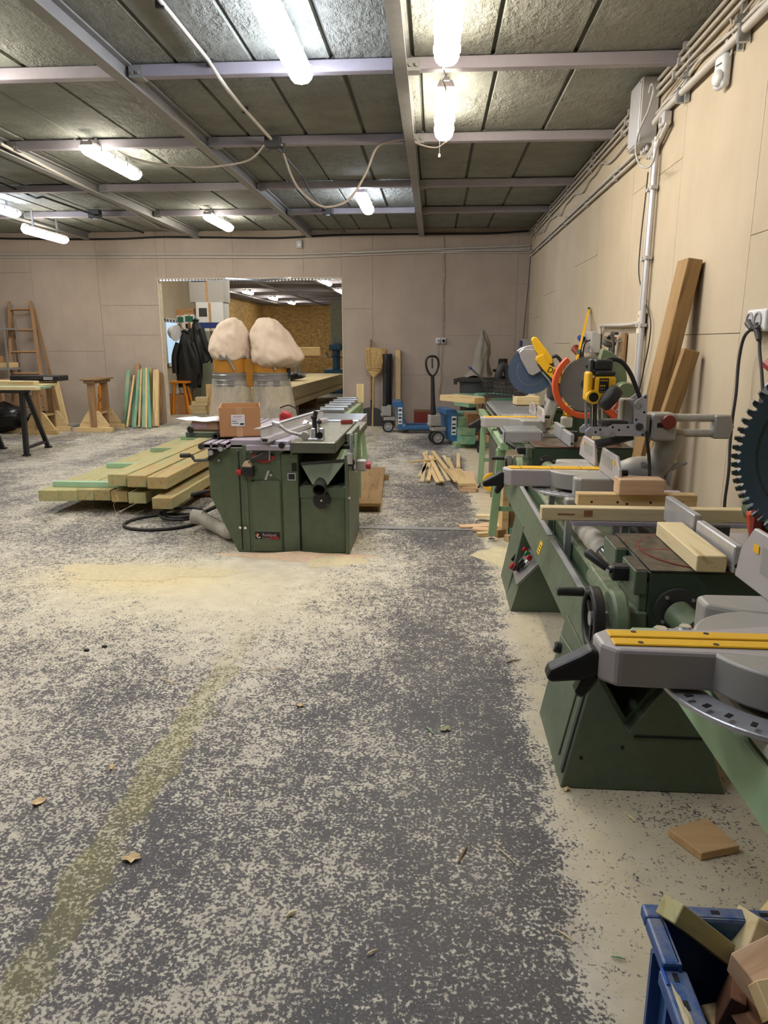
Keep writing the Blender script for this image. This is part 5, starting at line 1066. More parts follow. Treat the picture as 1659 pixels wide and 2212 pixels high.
b = B(); b.bx(q0.x-.001, q0.x+.12, 5.197, 5.2, zct+.02, zct+.06); b.build('torn_patch', 'label_pink', pk)
pa = thing('paper_sheet', 'loose white paper sheet on top of the pink block', 'paper'); zp_ = q1.z+.002
g = []; f = []; nx = 8
for j in range(4):
    for i in range(nx+1):
        xx = q0.x-.10+.02*j+(q1.x-q0.x+.11)*i/nx; yy = 5.16+.09*j; zz = zp_+.001+ (.02*max(0, (q0.x-xx)/.1) if xx < q0.x else .006*math.sin(i*1.1+j)+.006)
        if j == 0 and i > 4: zz -= .018*(i-4)/3 if i < 7 else .01
        if j == 0 and i > 4: yy -= .0
        g.append((xx, yy, zz))
for j in range(3):
    for i in range(nx): f.append((j*(nx+1)+i, j*(nx+1)+i+1, (j+1)*(nx+1)+i+1, (j+1)*(nx+1)+i))
o = B().add(g, f).build('sheet', 'white_paper', pa, smooth=60); md = o.modifiers.new('s', 'SOLIDIFY'); md.thickness = .001
lump('paper_tissue', (P(*C1(970, 290), Z=zt).x, P(*C1(970, 290), Z=zt).y, zt), (.075, .05, .065), 'white_paper', 'crumpled white tissue on the machine table', 'tissue', 5, .35)
for (c_, m_, l_, sz_) in (((880, 315), 'red', 'red scrap of plastic lying by the fence', (.1, .03, .012)), ((1310, 262), 'red_dark', 'dark red push stick on the far end of the iron table', (.10, .03, .035))):
    p = P(*C1(*c_), Z=zt); o = B().box((0, 0, sz_[2]/2), sz_).build('push_stick' if m_ == 'red_dark' else 'plastic_scrap', m_, bevel=.003, loc=(p.x, p.y, zt+.001), rot=(0, 0, .3)); tag(o, l_, 'scrap')
p = P(*C1(815, 190), Y=5.75); dr_ = thing('red_tool', 'red hand tool with a black cord loop behind the carton', 'tool', (p.x, 5.9, zt)); B().tube([(-.02, 0, .1), (.04, 0, .08), (.06, 0, .03)], [.035, .03, .02], 10).build('tool_body', 'red', dr_, smooth=50); B().tube(curve([(.0, -.02, .0), (.1, -.02, .03), (.12, -.02, .12), (.05, -.02, .17), (-.03, -.02, .15)], 6), .006, 6).build('cord', 'black', dr_, smooth=50); B().bx(-.04, .02, -.02, .02, 0, .1).build('tool_handle', 'red', dr_, bevel=.008)
# heaps of sawdust at the machine foot
def heap(name, loc, sx_, sy_, h, mat, label, seed):
    rnd = random.Random(seed); vs = []; fs = []; n_ = 22; m = 7; ph = [rnd.uniform(0, 6) for _ in range(4)]
    for j in range(m+1):
        k = j/m
        for i in range(n_):
            a = 2*PI*i/n_; f = 1+.22*math.sin(3*a+ph[0])+.12*math.sin(7*a+ph[1]); vs.append((sx_*k*f*math.cos(a), sy_*k*f*math.sin(a), max(0, h*(1-k)**1.3*(1+.2*math.sin(5*a+ph[2]+6*k)))+.001))
    for j in range(m):
        for i in range(n_): fs.append((j*n_+i, (j+1)*n_+i, (j+1)*n_+(i+1) % n_, j*n_+(i+1) % n_))
    o = B().add(vs, fs).build(name, mat, smooth=70, loc=loc); o['kind'] = 'stuff'; return tag(o, label, 'sawdust')
heap('sawdust_drift', (-.95, 4.88, 0), .52, .10, .035, 'dust_pink', 'pinkish sawdust drifted along the foot of the combination machine', 2)
heap('sawdust_drift', (-.70, 4.80, 0), .22, .14, .03, 'sawdust_pile', 'yellow sawdust heap at the right front foot of the machine', 3)
# ================================================================== double-head mitre machine along the right wall
C3 = lambda x, y: (1040+x/5.53, 980+y/5.53)
CA = lambda x, y: (1160+x/5.53, 1080+y/5.53)
CB = lambda x, y: (1380+x/5.946, 1060+y/5.946)
CC = lambda x, y: (1180+x/5.53, 740+y/5.53)
C7 = lambda x, y: (1100+x/2.968, 540+y/2.968)
CN = lambda x, y: (1140+x/3.1965, 1250+y/3.1965)
YE = 5.35
DM = thing('double_mitre_machine', 'long green two-headed mitre machine on pyramid pedestals along the right wall', 'machine')
# pedestals
def pedestal(y0, y1):
    b = B(); b.prism([(.456, 0), (.542, .441), (.67, .22), (.80, .42), (.86, .42), (1.01, 0)], 'y', y0, y1); o = b.build('pedestal', 'green', DM, bevel=.004)
    return o
pd1 = pedestal(2.226, 2.742); pd2 = pedestal(4.16, 4.55)
b = B(); b.bx(.69, 1.0, 2.222, 2.2255, .205, .212); b.build('front_seam', 'black_matt', pd1)
for x, z in ((.655, .165), (.52, .12)): B().cyl((x, 2.222, z), (x, 2.227, z), .006, n=8).build('screw_hole', 'black_matt', pd1)
# hinge strip and door on the sloping left side of the near pedestal
b = B(); b.beam((.463, 2.25, .05), (.529, 2.25, .39), .008, .022, up=(0, 1, 0)); b.build('hinge', 'dark_grey', pd1)
nrm = Vector((-.441, 0, .086)).normalized()
b = B(); b.add([Vector((.456+.086*k/.441, y, k))+nrm*.006 for k, y in ((.06, 2.33), (.06, 2.72), (.36, 2.72), (.40, 2.33))]+[Vector((.456+.086*k/.441, y, k)) for k, y in ((.06, 2.33), (.06, 2.72), (.36, 2.72), (.40, 2.33))], [(0, 1, 2, 3), (7, 6, 5, 4), (0, 1, 5, 4), (1, 2, 6, 5), (2, 3, 7, 6), (3, 0, 4, 7)]); b.build('side_door', 'green', pd1, bevel=.003)
rd = P(*CN(208, 410), Y=2.5)-Vector((0, 0, EYE)); p = Vector((0, 0, EYE))+rd*((Vector((.456, 2.4, 0))-Vector((0, 0, EYE))).dot(nrm)/rd.dot(nrm)); p = p+Vector((.0, -.10, .0))-nrm*.004; k_ = B(); k_.cyl(p, p+nrm*.035, .022, n=16); k_.build('lock_knob', 'black', pd1, bevel=.004); B().cyl(p+nrm*.035, p+nrm*.037, .012, n=12).build('knob_cap', 'chrome', pd1)
# bed
b = B(); b.prism([(.538, .41), (.585, .56), (.600, .56), (.600, .545), (.552, .40)], 'y', 2.235, YE); b.build('slope_plate', 'green', DM)
b = B(); b.prism([(.577, .5605), (.600, .5605), (.600, .566), (.577, .566)], 'y', 2.3, 3.4); b.build('scale_ruler', 'alu', DM); b = B(); b.prism([(.577, .5605), (.600, .5605), (.600, .566), (.577, .566)], 'y', 3.5, 5.1); b.build('scale_ruler', 'alu', DM)
b = B(); b.bx(.600, .66, 2.25, YE, .47, .50); b.bx(.60, .615, 2.25, YE, .50, .555); b.build('groove', 'green_dark', DM)
b = B(); b.prism([(.655, .46), (.655, .585), (.665, .60), (.712, .60), (.722, .59), (.722, .46)], 'y', 2.25, YE); b.build('front_rail', 'green_slide', DM, bevel=.004)
for y in (2.75, 3.05, 3.65, 4.3): B().bx(.678, .698, y, y+.035, .5995, .6012).build('slot', 'black_matt', DM)
b = B(); b.bx(.722, 1.16, 2.25, YE, .44, .47); b.build('bed_plate', 'green_dark', DM)
b = B(); b.prism([(1.12, .46), (1.12, .59), (1.18, .59), (1.18, .46)], 'y', 2.25, YE); b.build('rear_rail', 'green_dark', DM)
b = B(); b.prism([(.545, .43), (.67, .215), (.80, .41), (.80, .44), (.67, .25), (.555, .44)], 'y', 2.27, YE); b.build('trough', 'green_slide', DM)
B().cyl((.712, 2.63, .652), (.712, 3.6, .652), .042, n=20).build('guide_tube', 'chrome', DM, smooth=40); tb = B(); pts = [(.712, 2.86+.04*i, .653) for i in range(18)]; tb.tube(pts, [.046+.0015*math.sin(i*2.3) for i in range(18)], 20); tb.build('tube_cover', 'hose_grey', DM, smooth=60)
B().cyl((1.04, 2.55, .575), (1.04, 3.6, .575), .040, n=20).build('guide_tube', 'dark_grey', DM, smooth=40)
# control panel on the far pedestal
q = [P(1106, 1231, Y=4.16), P(1142, 1183, Y=4.16), P(1172, 1207, Y=3.9), P(1114, 1263, Y=3.9)]
nn = (q[1]-q[0]).cross(q[3]-q[0]).normalized(); 
if nn.x > 0: nn = -nn
b = B(); b.add(q+[v-nn*.02 for v in q], [(0, 1, 2, 3), (7, 6, 5, 4), (0, 1, 5, 4), (1, 2, 6, 5), (2, 3, 7, 6), (3, 0, 4, 7)]); cp = b.build('control_panel', 'ring_grey', DM, bevel=.003)
b = B(); w_ = [Vector((.455, 4.16, .0)), Vector((.80, 4.16, .0)), Vector((.80, 3.9, .0)), Vector((.455, 3.9, .0))]; b.add([v-nn*.02 for v in q]+w_, [(0, 1, 2, 3), (0, 1, 5, 4), (1, 2, 6, 5), (2, 3, 7, 6), (3, 0, 4, 7), (4, 5, 6, 7)]); b.build('panel_housing', 'green', DM)
def onpanel(u, v): a = q[0].lerp(q[1], v); c = q[3].lerp(q[2], v); return a.lerp(c, u)
def panpix(px, py):
    d = (P(px, py, Y=4.)-Vector((0, 0, EYE))); c = Vector((0, 0, EYE)); return c+d*((q[0]-c).dot(nn)/d.dot(nn))
for px, py, m, r in ((1138, 1190, 'red', .016), (1143, 1199, 'green_btn', .016), (1147, 1208, 'red', .016), (1111, 1226, 'red', .022)):
    p = panpix(px, py); k_ = B(); k_.cyl(p, p+nn*.028, r, r*.9, n=16); k_.build('push_button', m, cp, bevel=.002, smooth=40)
for px, py in ((1118, 1208), (1122, 1229), (1131, 1222)):
    p = panpix(px, py); k_ = B(); k_.cyl(p, p+nn*.02, .02, n=14); k_ = k_.build('rotary_switch', 'black', cp); d1 = (q[1]-q[0]).normalized(); B().beam(p+nn*.024-d1*.025, p+nn*.024+d1*.03, .012, .016, up=nn).build('switch_handle', 'black', k_)
    B().beam(p+nn*.003+d1*.02, p+nn*.003+d1*.045, .03, .003, up=nn).build('legend', 'label_white', cp)
# yellow sticker on the slope
sn = Vector((-.15, 0, .047)).normalized(); c = P(*C3(700, 1110), X=.535); p0 = Vector((.513, c.y-.03, .44)); 
b = B(); yy = P(1166, 1180, X=.555).y; vs = [Vector((.5474, yy-.035, .44))+sn*.001, Vector((.5474, yy+.035, .44))+sn*.001, Vector((.5662, yy+.035, .50))+sn*.001, Vector((.5662, yy-.035, .50))+sn*.001]; b.add(vs+[v+sn*.001 for v in vs], [(0, 1, 2, 3), (4, 5, 6, 7), (0, 1, 5, 4), (1, 2, 6, 5), (2, 3, 7, 6), (3, 0, 4, 7)]); stc = b.build('warning_sticker', 'yellow', DM)
for k in range(3): o_ = vs[0]+(vs[3]-vs[0])*(.2+.25*k); B().beam(o_+sn*.0015+Vector((0, .012, 0)), o_+sn*.0015+Vector((0, .05, 0)), .005, .001, up=sn).build('sticker_line', 'print_black', stc)

def head(dy, near):
    """one cutting head: block, cast table with turntable, clamp bars, fences, handwheel"""
    H = B().bx(.69, 1.36, 2.21+dy, 2.66+dy, .605, .795).build('head_block', 'green_dark', DM, bevel=.006)
    B().bx(.69, 1.36, 2.208+dy, 2.665+dy, .795, .80).build('head_table', 'cast_iron', H)
    b = B(); b.prism([(.60, .602), (.60, .63), (.615, .66), (.69, .66), (.69, .602)], 'y', 2.20+dy, 2.70+dy); b.build('slide', 'green_slide', H, bevel=.004)
    b = B(); b.prism([(.665, .66), (.665, .74), (.69, .76), (.69, .66)], 'y', 2.215+dy, 2.655+dy); b.build('apron', 'green', H, bevel=.003)
    for y0, y1 in ((2.21, 2.37), (2.46, 2.64)):
        c_ = B().bx(.644, .684, y0+dy, y1+dy, .715, .798).build('clamp_bar', 'green', H, bevel=.004); B().bx(.646, .682, y0+dy+.004, y1+dy-.004, .798, .8).build('bar_top', 'cast_iron', c_)
    B().bx(.635, .69, 2.37+dy, 2.46+dy, .70, .735).build('clamp_screw', 'alu', H, bevel=.006)
    b = B(); b.cyl((.96, 2.44+dy, .79), (.96, 2.44+dy, .8035), .235, n=56); b.build('turntable', 'cast_iron', H, smooth=40)
    b = B(); b.lathe([(.236, 0), (.241, 0), (.241, .0045), (.236, .0045)], (.96, 2.44+dy, .799), n=56, caps=False); b.build('turntable_ring', 'red_dark', H)
    B().bx(.73, 1.19, 2.435+dy, 2.447+dy, .8036, .8042).build('kerf_line', 'red_dark', H)
    for y0, y1, h in ((2.175, 2.505, .088), (2.535, 2.86, .10)):
        f_ = B().bx(.925, .953, y0+dy, y1+dy, .806, .806+h).build('fence_bar', 'alu', H, bevel=.004)
        B().cyl((.939, y0+dy-.002, .83), (.939, y0+dy+.01, .83), .008, n=12).build('bore', 'black_matt', f_)
    B().box((1.0, 2.53+dy, .84), (.09, .05, .07)).build('fence_post', 'dark_grey', H, bevel=.006)
    # handwheel
    wc = P(1290, 1336, Y=2.22); wx = .525; c = Vector((wx, 2.22+dy, wc.z))
    b = B(); b.pipe(c-Vector((.018, 0, 0)), c+Vector((.018, 0, 0)), .105, .078, 40); hw = b.build('handwheel', 'black', H, bevel=.006, seg=2, smooth=40)
    for k in range(3): a = 2*PI*k/3+.5; B().beam(c, c+Vector((0, .085*math.cos(a), .085*math.sin(a))), .02, .016, up=(1, 0, 0)).build('spoke', 'black', hw)
    B().cyl(c-Vector((.012, 0, 0)), c+Vector((.05, 0, 0)), .024, n=16).build('hub', 'steel', hw)
    g0 = c+Vector((-.015, 0, .09)); B().cyl(g0, g0+Vector((-.02, 0, 0)), .007, n=8).build('grip_pin', 'steel', hw); B().cyl(g0+Vector((-.02, 0, 0)), g0+Vector((-.105, 0, 0)), .015, .014, n=14).build('grip', 'black', hw, bevel=.003)
    b = B(); b.cyl(c+Vector((.045, 0, 0)), c+Vector((.095, 0, 0)), .098, n=36); b.build('gear_case', 'motor_green', H, bevel=.01, seg=2, smooth=40)
    # clamp lever
    l0, l1 = P(*CA(585, 615), Y=2.35), P(*CA(845, 815), Y=2.30); l0.y += dy; l1.y += dy
    lv = B().tube([l0, l0.lerp(l1, .1), l0.lerp(l1, .9), l1], [.010, .017, .014, .012], 12).build('clamp_lever', 'black', H, smooth=50); d_ = (l1-l0).normalized(); B().cyl(l1, l1+d_*.014, .012, n=8).build('collar', 'chrome', lv)
    B().box(l1+Vector((.055, .0, -.012)), (.09, .05, .05)).build('lever_block', 'black', H, bevel=.006)
    # spindle bearing at the front
    bc = P(1462, 1332, Y=2.2); bc = Vector((bc.x, 2.21+dy, bc.z+.02)); 
    b = B(); b.cyl(bc+Vector((0, -.012, 0)), bc, .072, n=36); fl_ = b.build('bearing_flange', 'dark_grey', H, smooth=40)
    for k in range(4): a = PI/2*k+.7; B().cyl(bc+Vector((.058*math.cos(a), -.018, .058*math.sin(a))), bc+Vector((.058*math.cos(a), -.01, .058*math.sin(a))), .006, n=8).build('bolt', 'steel', fl_)
    b = B(); b.cyl(bc+Vector((0, -.012, -.01)), bc+Vector((.03, -.11, -.03)), .046, n=28); b.build('spindle_housing', 'motor_green', H, smooth=40)
    B().cyl(bc+Vector((.03, -.109, -.03)), bc+Vector((.032, -.113, -.031)), .034, n=24).build('spindle_cap', 'orange', H)
    return H
h1 = head(0., True); h2 = head(2.745, False)
# saw units of the heads: far one complete, near one mostly out of frame
def saw_unit(dy):
    Yb = 5.10+dy; c = P(1268, 830, Y=5.10); c = Vector((c.x, Yb, c.z)); r = .192
    S_ = thing('tilting_saw_unit', 'orange-guarded saw unit with grey blade over the far machine head' if dy == 0 else 'orange saw arm with green motor over the near machine head, cut by the frame', 'saw unit')
    poly = []; Nt = 72
    for k in range(Nt):
        a = 2*PI*k/Nt; da = 2*PI/Nt
        for f_, rr in ((0, r-.010), (.45, r-.009), (.55, r), (.95, r-.002)): poly.append((c.x+rr*math.cos(a+f_*da), c.z+rr*math.sin(a+f_*da)))
    b = B(); b.prism(poly, 'y', Yb-.0016, Yb+.0016); bl = b.build('blade', 'blade_grey', S_); B().cyl((c.x, Yb-.012, c.z), (c.x, Yb, c.z), .04, n=24).build('flange', 'dark_grey', bl); B().cyl((c.x, Yb-.025, c.z), (c.x, Yb-.012, c.z), .018, n=6).build('nut', 'steel', bl)
    b = B(); b.prism([(c.x-.02, c.z+.12), (c.x+.05, c.z+.175), (c.x+.055, c.z+.16), (c.x, c.z+.10)], 'y', Yb-.0022, Yb-.0016); b.build('blade_mark', 'black', bl)
    b = B(); b.arcplate((c.x, c.z), .237, .198, 129, 282, Yb-.03, Yb+.03, 28); b.build('guard_ring', 'orange', S_, bevel=.004)
    b = B(); b.arcplate((c.x+.05, c.z+.02), .225, .0, -25, 78, Yb+.02, Yb+.10, 16); b.build('rear_guard', 'motor_green', S_, bevel=.006)
    pa_ = lambda x, y: (lambda q_: (q_.x, q_.z))(P(*CC(x, y), Y=5.05)); b = B(); b.prism([pa_(*v) for v in ((675, 805), (700, 790), (860, 680), (950, 760), (960, 935), (840, 940))], 'y', Yb-.05, Yb+.05); ar = b.build('tilt_arm', 'orange', S_, bevel=.006)
    tq = pa_(772, 770); Mt = Matrix.Translation((tq[0], Yb-.053, tq[1]-.01)) @ FRONT @ Matrix.Rotation(R(-38), 4, 'Z'); text('LE D', .062, 'label_pink', ar, Mt, .003)
    b = B(); b.cyl((c.x+.10, Yb+.08, c.z), (c.x+.10, Yb+.40, c.z), .11, n=28); b.build('motor', 'motor_green', S_, bevel=.01, smooth=40); p = P(*CC(960, 600), Y=5.0); b = B(); b.cyl((p.x, Yb-.09, p.z-.0), (p.x, Yb+.1, p.z), .07, n=24); b.build('motor_cap', 'motor_green', S_, bevel=.008, smooth=40)
    B().beam((c.x+.20, Yb+.12, .80), (c.x+.14, Yb+.15, c.z-.05), .09, .08).build('column', 'motor_green', S_, bevel=.01)
    B().beam((c.x+.30, Yb+.0, c.z-.25), (c.x+.22, Yb+.06, .806), .08, .07).build('pivot_arm', 'orange', S_, bevel=.008)
    return S_
saw_unit(0)
S2 = thing('tilting_saw_unit', 'orange saw arm with green motor at the right edge, above the near machine head', 'saw unit')
p = P(1650, 1128, Y=2.6); b = B(); b.prism([(1.16, .802), (1.15, .83), (1.135, .90), (1.18, .95), (1.28, .95), (1.28, .802)], 'y', 2.58, 2.62); b.build('tilt_arm', 'orange', S2, bevel=.006); b = B(); b.cyl((p.x+.05, 2.48, p.z+.03), (p.x+.05, 2.75, p.z+.03), .075, n=28); b.build('motor', 'motor_green', S2, bevel=.01, smooth=40); B().bx(1.14, 1.17, 2.55, 2.58, .802, .95).build('tilt_link', 'red_dark', S2)
B().bx(1.08, 1.30, 2.45, 2.65, .8005, .812).build('foot_plate', 'alu_white', S2)
# timber clamped on the near head table
o = stick('sawn_board', (.866, 2.185, .8315+.0), (.872, 2.62, .8315), .092, .053, 'pine_pale', upv=(0, 0, 1)); tag(o, 'thick pale sawn board held against the fence on the near machine head', 'board')
# ================================================================== mitre saws
def saw_base(t, detail=True, fence_h=.115):
    b = B(); b.prism([(-.45, -.028), (-.455, .028), (-.42, .058), (-.2, .066), (-.05, .10), (-.05, -.10), (-.2, -.066), (-.42, -.058)], 'z', -.085, -.002); arm = b.build('arm', 'saw_grey', t, bevel=.008, seg=2)
    for s in (-1, 1):
        k = B(); y0, y1 = sorted((s*.004, s*.038)); k.bx(-.425, .02, y0, y1, -.002, .0025); ks = k.build('kerf_strip', 'yellow', t, bevel=.002)
        for x in (-.37, -.22, -.08): B().cyl((x, s*.028, .0022), (x, s*.028, .003), .006, n=10).build('screw', 'black', ks)
    B().bx(-.425, .02, -.004, .004, -.03, -.012).build('kerf_gap', 'black_matt', t)
    b = B(); b.cyl((-.06, 0, -.082), (-.06, 0, -.0025), .185, n=48); b.build('turntable', 'cast_grey', t, bevel=.006, seg=2, smooth=40)
    for s in (-1, 1):
        b = B(); y = [s*v for v in (.15, .175, .215, .275, .29, .29, .15)]; x = [.05, -.09, -.155, -.155, -.13, .05, .05]
        b.prism(list(zip(x, y)), 'z', -.095, .0); b.build('base_wing', 'cast_grey', t, bevel=.01, seg=2)
        pts = [(s*.05, 0), (s*.05, .02), (s*.085, fence_h), (s*.36, fence_h), (s*.42, fence_h*.55), (s*.44, .0)]
        b = B(); b.prism(pts, 'x', .0, .014); f_ = b.build('fence', 'saw_grey', t, bevel=.003); B().bx(-.001, .0, min(s*.12, s*.30), max(s*.12, s*.30), fence_h*.35, fence_h*.8).build('fence_recess', 'cast_grey', f_)
        B().box((-.0015, s*.33, fence_h*.7), (.002, .03, .02)).build('sticker', 'yellow', f_)
        B().cyl((.012, s*.30, .03), (.07, s*.30, .03), .014, n=10).build('fence_clamp', 'black', f_)
    b = B(); b.arcplate((0, 0), .255, .185, 110, 250, -.012, 0, 30, M=Matrix.Translation((-.06, 0, -.092)) @ Matrix.Rotation(PI/2, 4, 'X')); sc_ = b.build('mitre_scale', 'alu', t, bevel=.002)
    for k in range(13):
        a = R(118+k*10.5); c = Vector((-.06+.246*math.cos(a), .246*math.sin(a), -.0795)); c.z = -.0795
        B().box(c, (.016, .010, .002), Matrix.Rotation(a, 4, 'Z')).build('detent', 'black_matt', sc_)
    b = B(); b.bx(-.19, .17, -.28, .28, -.14, -.097); b.build('base', 'cast_grey', t, bevel=.012, seg=2)
    for x in (-.15, .13):
        for y in (-.25, .25): B().cyl((x, y, -.16), (x, y, -.14), .022, n=12).build('foot', 'rubber', t)
    # mitre lock handle at the tip
    b = B(); b.prism([(-.44, -.028), (-.465, -.02), (-.485, -.034), (-.548, -.068), (-.556, -.088), (-.545, -.098), (-.485, -.092), (-.445, -.074)], 'y', -.022, .022); hd = b.build('lock_handle', 'black', t, bevel=.008, seg=2)
    b = B(); b.prism([(-.455, -.06), (-.475, -.075), (-.495, -.125), (-.475, -.135), (-.445, -.09)], 'y', -.02, .02); b.build('detent_lever', 'black', hd, bevel=.006)
    return arm
def toothed(r, Nt, c, y0, y1, g=.012):
    poly = []
    for k in range(Nt):
        a = 2*PI*k/Nt; da = 2*PI/Nt
        for f_, rr in ((0, r-g), (.2, r-g*1.15), (.42, r-g*.75), (.5, r-.001), (.62, r), (.9, r-g*.35)): poly.append((c[0]+rr*math.cos(a+f_*da), c[1]+rr*math.sin(a+f_*da)))
    return B().prism(poly, 'y', y0, y1)
# ---- stand carrying the middle saw above the bed
st = thing('saw_stand', 'flat steel cross bars carrying the middle mitre saw above the bed', 'stand')
zb_ = .738
for y, zt_ in ((2.955, .7805), (3.28, zb_), (3.78, zb_)): B().bx(.58, 1.30, y-.035, y+.035, zt_-.02, zt_).build('cross_bar', 'lavender_alu', st, bevel=.003)
B().bx(.64, 1.12, 3.075, 3.13, .7905, .8105).build('packing_bar', 'lavender_alu', st)
for x in (.81, 1.09): B().bx(x-.02, x+.02, 3.09, 3.12, .472, .7905).build('stud', 'steel', st)
for y in (2.955, 3.28, 3.78):
    for x in ((.632, 1.15) if y > 3 else (.80, 1.15)): B().bx(x-.014, x+.014, y-.02, y+.02, .50 if x < .7 else .472 if x < 1 else .592, .722 if y > 3 else .762).build('stud', 'steel', st)
for x, y in ((.66, 3.2),): B().cyl((x-.03, y-.03, zb_), (x-.03, y-.03, zb_+.035), .03, n=16).build('spacer', 'motor_green', st); B().cyl((x-.03, y-.03, zb_+.035), (x-.03, y-.03, zb_+.052), .016, n=6).build('bolt', 'chrome', st)
o = stick('pine_batten', (.452, 2.95, .8085), (1.285, 2.955, .8085), .055, .055, 'pine_pale', upv=(0, 0, 1)); tag(o, 'long pale batten with a dark knot laid across the machine bed', 'batten')
o2 = B().box((.19, -.0277, .004), (.035, .001, .028)).build('knot', 'offcut_rosy', o); B().box((.10, -.0277, .0), (.07, .001, .008)).build('knot_streak', 'offcut_rosy', o)
zk = .8365
o = stick('pine_batten', (.625, 3.10, .838), (1.13, 3.105, .838), .06, .054, 'pine', upv=(0, 0, 1)); tag(o, 'shorter batten with drilled holes behind the long pale one', 'batten')
for x in (.06, .17, .21, .31, .44): B().cyl((x, -.0302, -.008 if x != .21 else -.015), (x, -.029, -.008 if x != .21 else -.015), .0055, n=10).build('drill_hole', 'black_matt', o)
o = stick('wood_block', (.79, 3.09, .9), (.98, 3.095, .9), .09, .068, 'pine_pink', upv=(0, 0, 1)); tag(o, 'short thick wood block resting on top of the drilled batten', 'block')
# ---- middle saw with a router head
M2 = thing('router_mitre_saw', 'grey sliding mitre saw with a yellow router bolted to its arm, middle of the three', 'mitre saw', (.80, 3.53, .9))
saw_base(M2)
O2 = Vector((.80, 3.53, .9))
def L2(cx, cy, Y): q = P(*CC(cx, cy), Y=Y); return (q.x-O2.x, q.z-O2.z)
Y0 = 3.36; dy0 = Y0-O2.y
pol = [(465, 1060), (520, 1012), (740, 1012), (800, 975), (1045, 975), (1050, 730), (1085, 690), (1190, 615), (1220, 612), (1205, 800), (1190, 1120), (480, 1120), (465, 1100)]
for k, (a_, m_) in enumerate(((dy0, 'plate_grey'), (dy0+.13, 'plate_grey'))):
    b = B(); b.prism([L2(x, y, Y0) for x, y in pol], 'y', a_, a_+.007); pt = b.build('side_plate', m_, M2, bevel=.0015)
    if k == 0:
        for x, y, r_ in ((500, 1090, .012), (648, 1098, .011), (785, 1092, .013), (1090, 745, .014), (1110, 1005, .018)):
            q = L2(x, y, Y0); B().cyl((q[0], a_-.008, q[1]), (q[0], a_, q[1]), r_, n=6 if r_ > .013 else 14).build('bolt', 'steel' if r_ != .018 else 'dark_grey', pt)
        for x, y in ((975, 1010), (1075, 922), (1170, 833), (1150, 1100), (870, 1045), (795, 1010), (1185, 655), (645, 1040), (590, 1070)): q = L2(x, y, Y0); B().cyl((q[0], a_-.0006, q[1]), (q[0], a_+.0004, q[1]), .0055, n=12).build('hole', 'black_matt', pt)
b = B(); q0, q1 = L2(940, 680, Y0), L2(1060, 1000, Y0); b.bx(q0[0], q1[0], dy0+.02, dy0+.12, q1[1], q0[1]); b.build('clamp_block', 'cast_grey', M2, bevel=.01, seg=2)
q0, q1 = L2(665, 935, Y0), L2(990, 1000, Y0); B().bx(q0[0], q1[0], dy0+.015, dy0+.125, q1[1], q0[1]).build('router_foot', 'dark_grey', M2, bevel=.006)
# router
def LR(cx, cy, d=.06): q = L2(cx, cy, Y0+d-.06+.06); return (q[0], dy0+d, q[1])
a0, a1 = LR(545, 690), LR(815, 400); yel_ = B().bx(a0[0], a1[0], dy0+.01, dy0+.12, a0[2], a1[2]).build('router_body', 'yellow', M2, bevel=.014, seg=3)
B().bx(LR(455, 700)[0], LR(520, 690)[0], dy0+.015, dy0+.115, LR(455, 695)[2], LR(480, 345)[2]).build('router_column_case', 'yellow', M2, bevel=.012, seg=3)
l0, l1 = LR(598, 590), LR(720, 420); lab = B().bx(l0[0], l1[0], dy0+.0085, dy0+.0097, l0[2], l1[2]).build('router_label', 'print_black', M2); text('DEWALT', .0115, 'yellow', lab, Matrix.Translation((l0[0]+.003, dy0+.008, l1[2]-.014)) @ FRONT, .0004, sx=.92)
for k in range(3):
    for j in range(3): B().box((l0[0]+.007+.0085*j, dy0+.0082, l1[2]-.034-.013*k), (.005, .0006, .007)).build('label_icon', 'yellow' if k == 0 else 'ring_grey', lab)
b = B(); c0, c1 = LR(565, 400), LR(815, 330); b.bx(c0[0], c1[0], dy0+.015, dy0+.115, c0[2], c1[2]); b.build('router_collar', 'router_black', M2, bevel=.014, seg=3)
b = B(); c0, c1 = LR(560, 335), LR(790, 200); b.bx(c0[0], c1[0], dy0+.03, dy0+.10, c0[2], c1[2]); b.build('router_cap', 'router_black', M2, bevel=.012, seg=3)
b = B(); c0, c1 = LR(505, 400), LR(565, 195); b.bx(c0[0], c1[0], dy0+.035, dy0+.095, c0[2], c1[2]); b.build('depth_post', 'router_black', M2, bevel=.008, seg=2)
for (x, y0_, y1_, r_, m_) in ((522, 410, 770, .0085, 'chrome'), (650, 790, 1000, .010, 'chrome'), (583, 690, 1000, .009, 'dark_grey'), (477, 700, 1010, .007, 'steel'), (540, 760, 1000, .009, 'chrome')):
    B().cyl(LR(x, y1_, .05), LR(x, y0_, .05), r_, n=14).build('router_rod', m_, M2, smooth=40)
k0 = LR(563, 652, 0.0); B().pipe((k0[0], dy0-.01, k0[2]), (k0[0], dy0+.03, k0[2]), .031, .022).build('knob_ring', 'yellow', M2, smooth=40); B().cyl((k0[0], dy0-.008, k0[2]), (k0[0], dy0+.03, k0[2]), .0225, n=20).build('knob', 'black_matt', M2, smooth=40)
h0, h1 = LR(672, 770, -.02), LR(860, 545, -.02); hv = Vector(h1)-Vector(h0); b = B(); b.tube([Vector(h0)-hv*.06, Vector(h0)+hv*.05, Vector(h0)+hv*.3, Vector(h0)+hv*.6, Vector(h0)+hv*.95, Vector(h0)+hv*1.05], [.018, .031, .034, .036, .032, .018], 18); b.build('router_handle', 'router_black', M2, smooth=60)
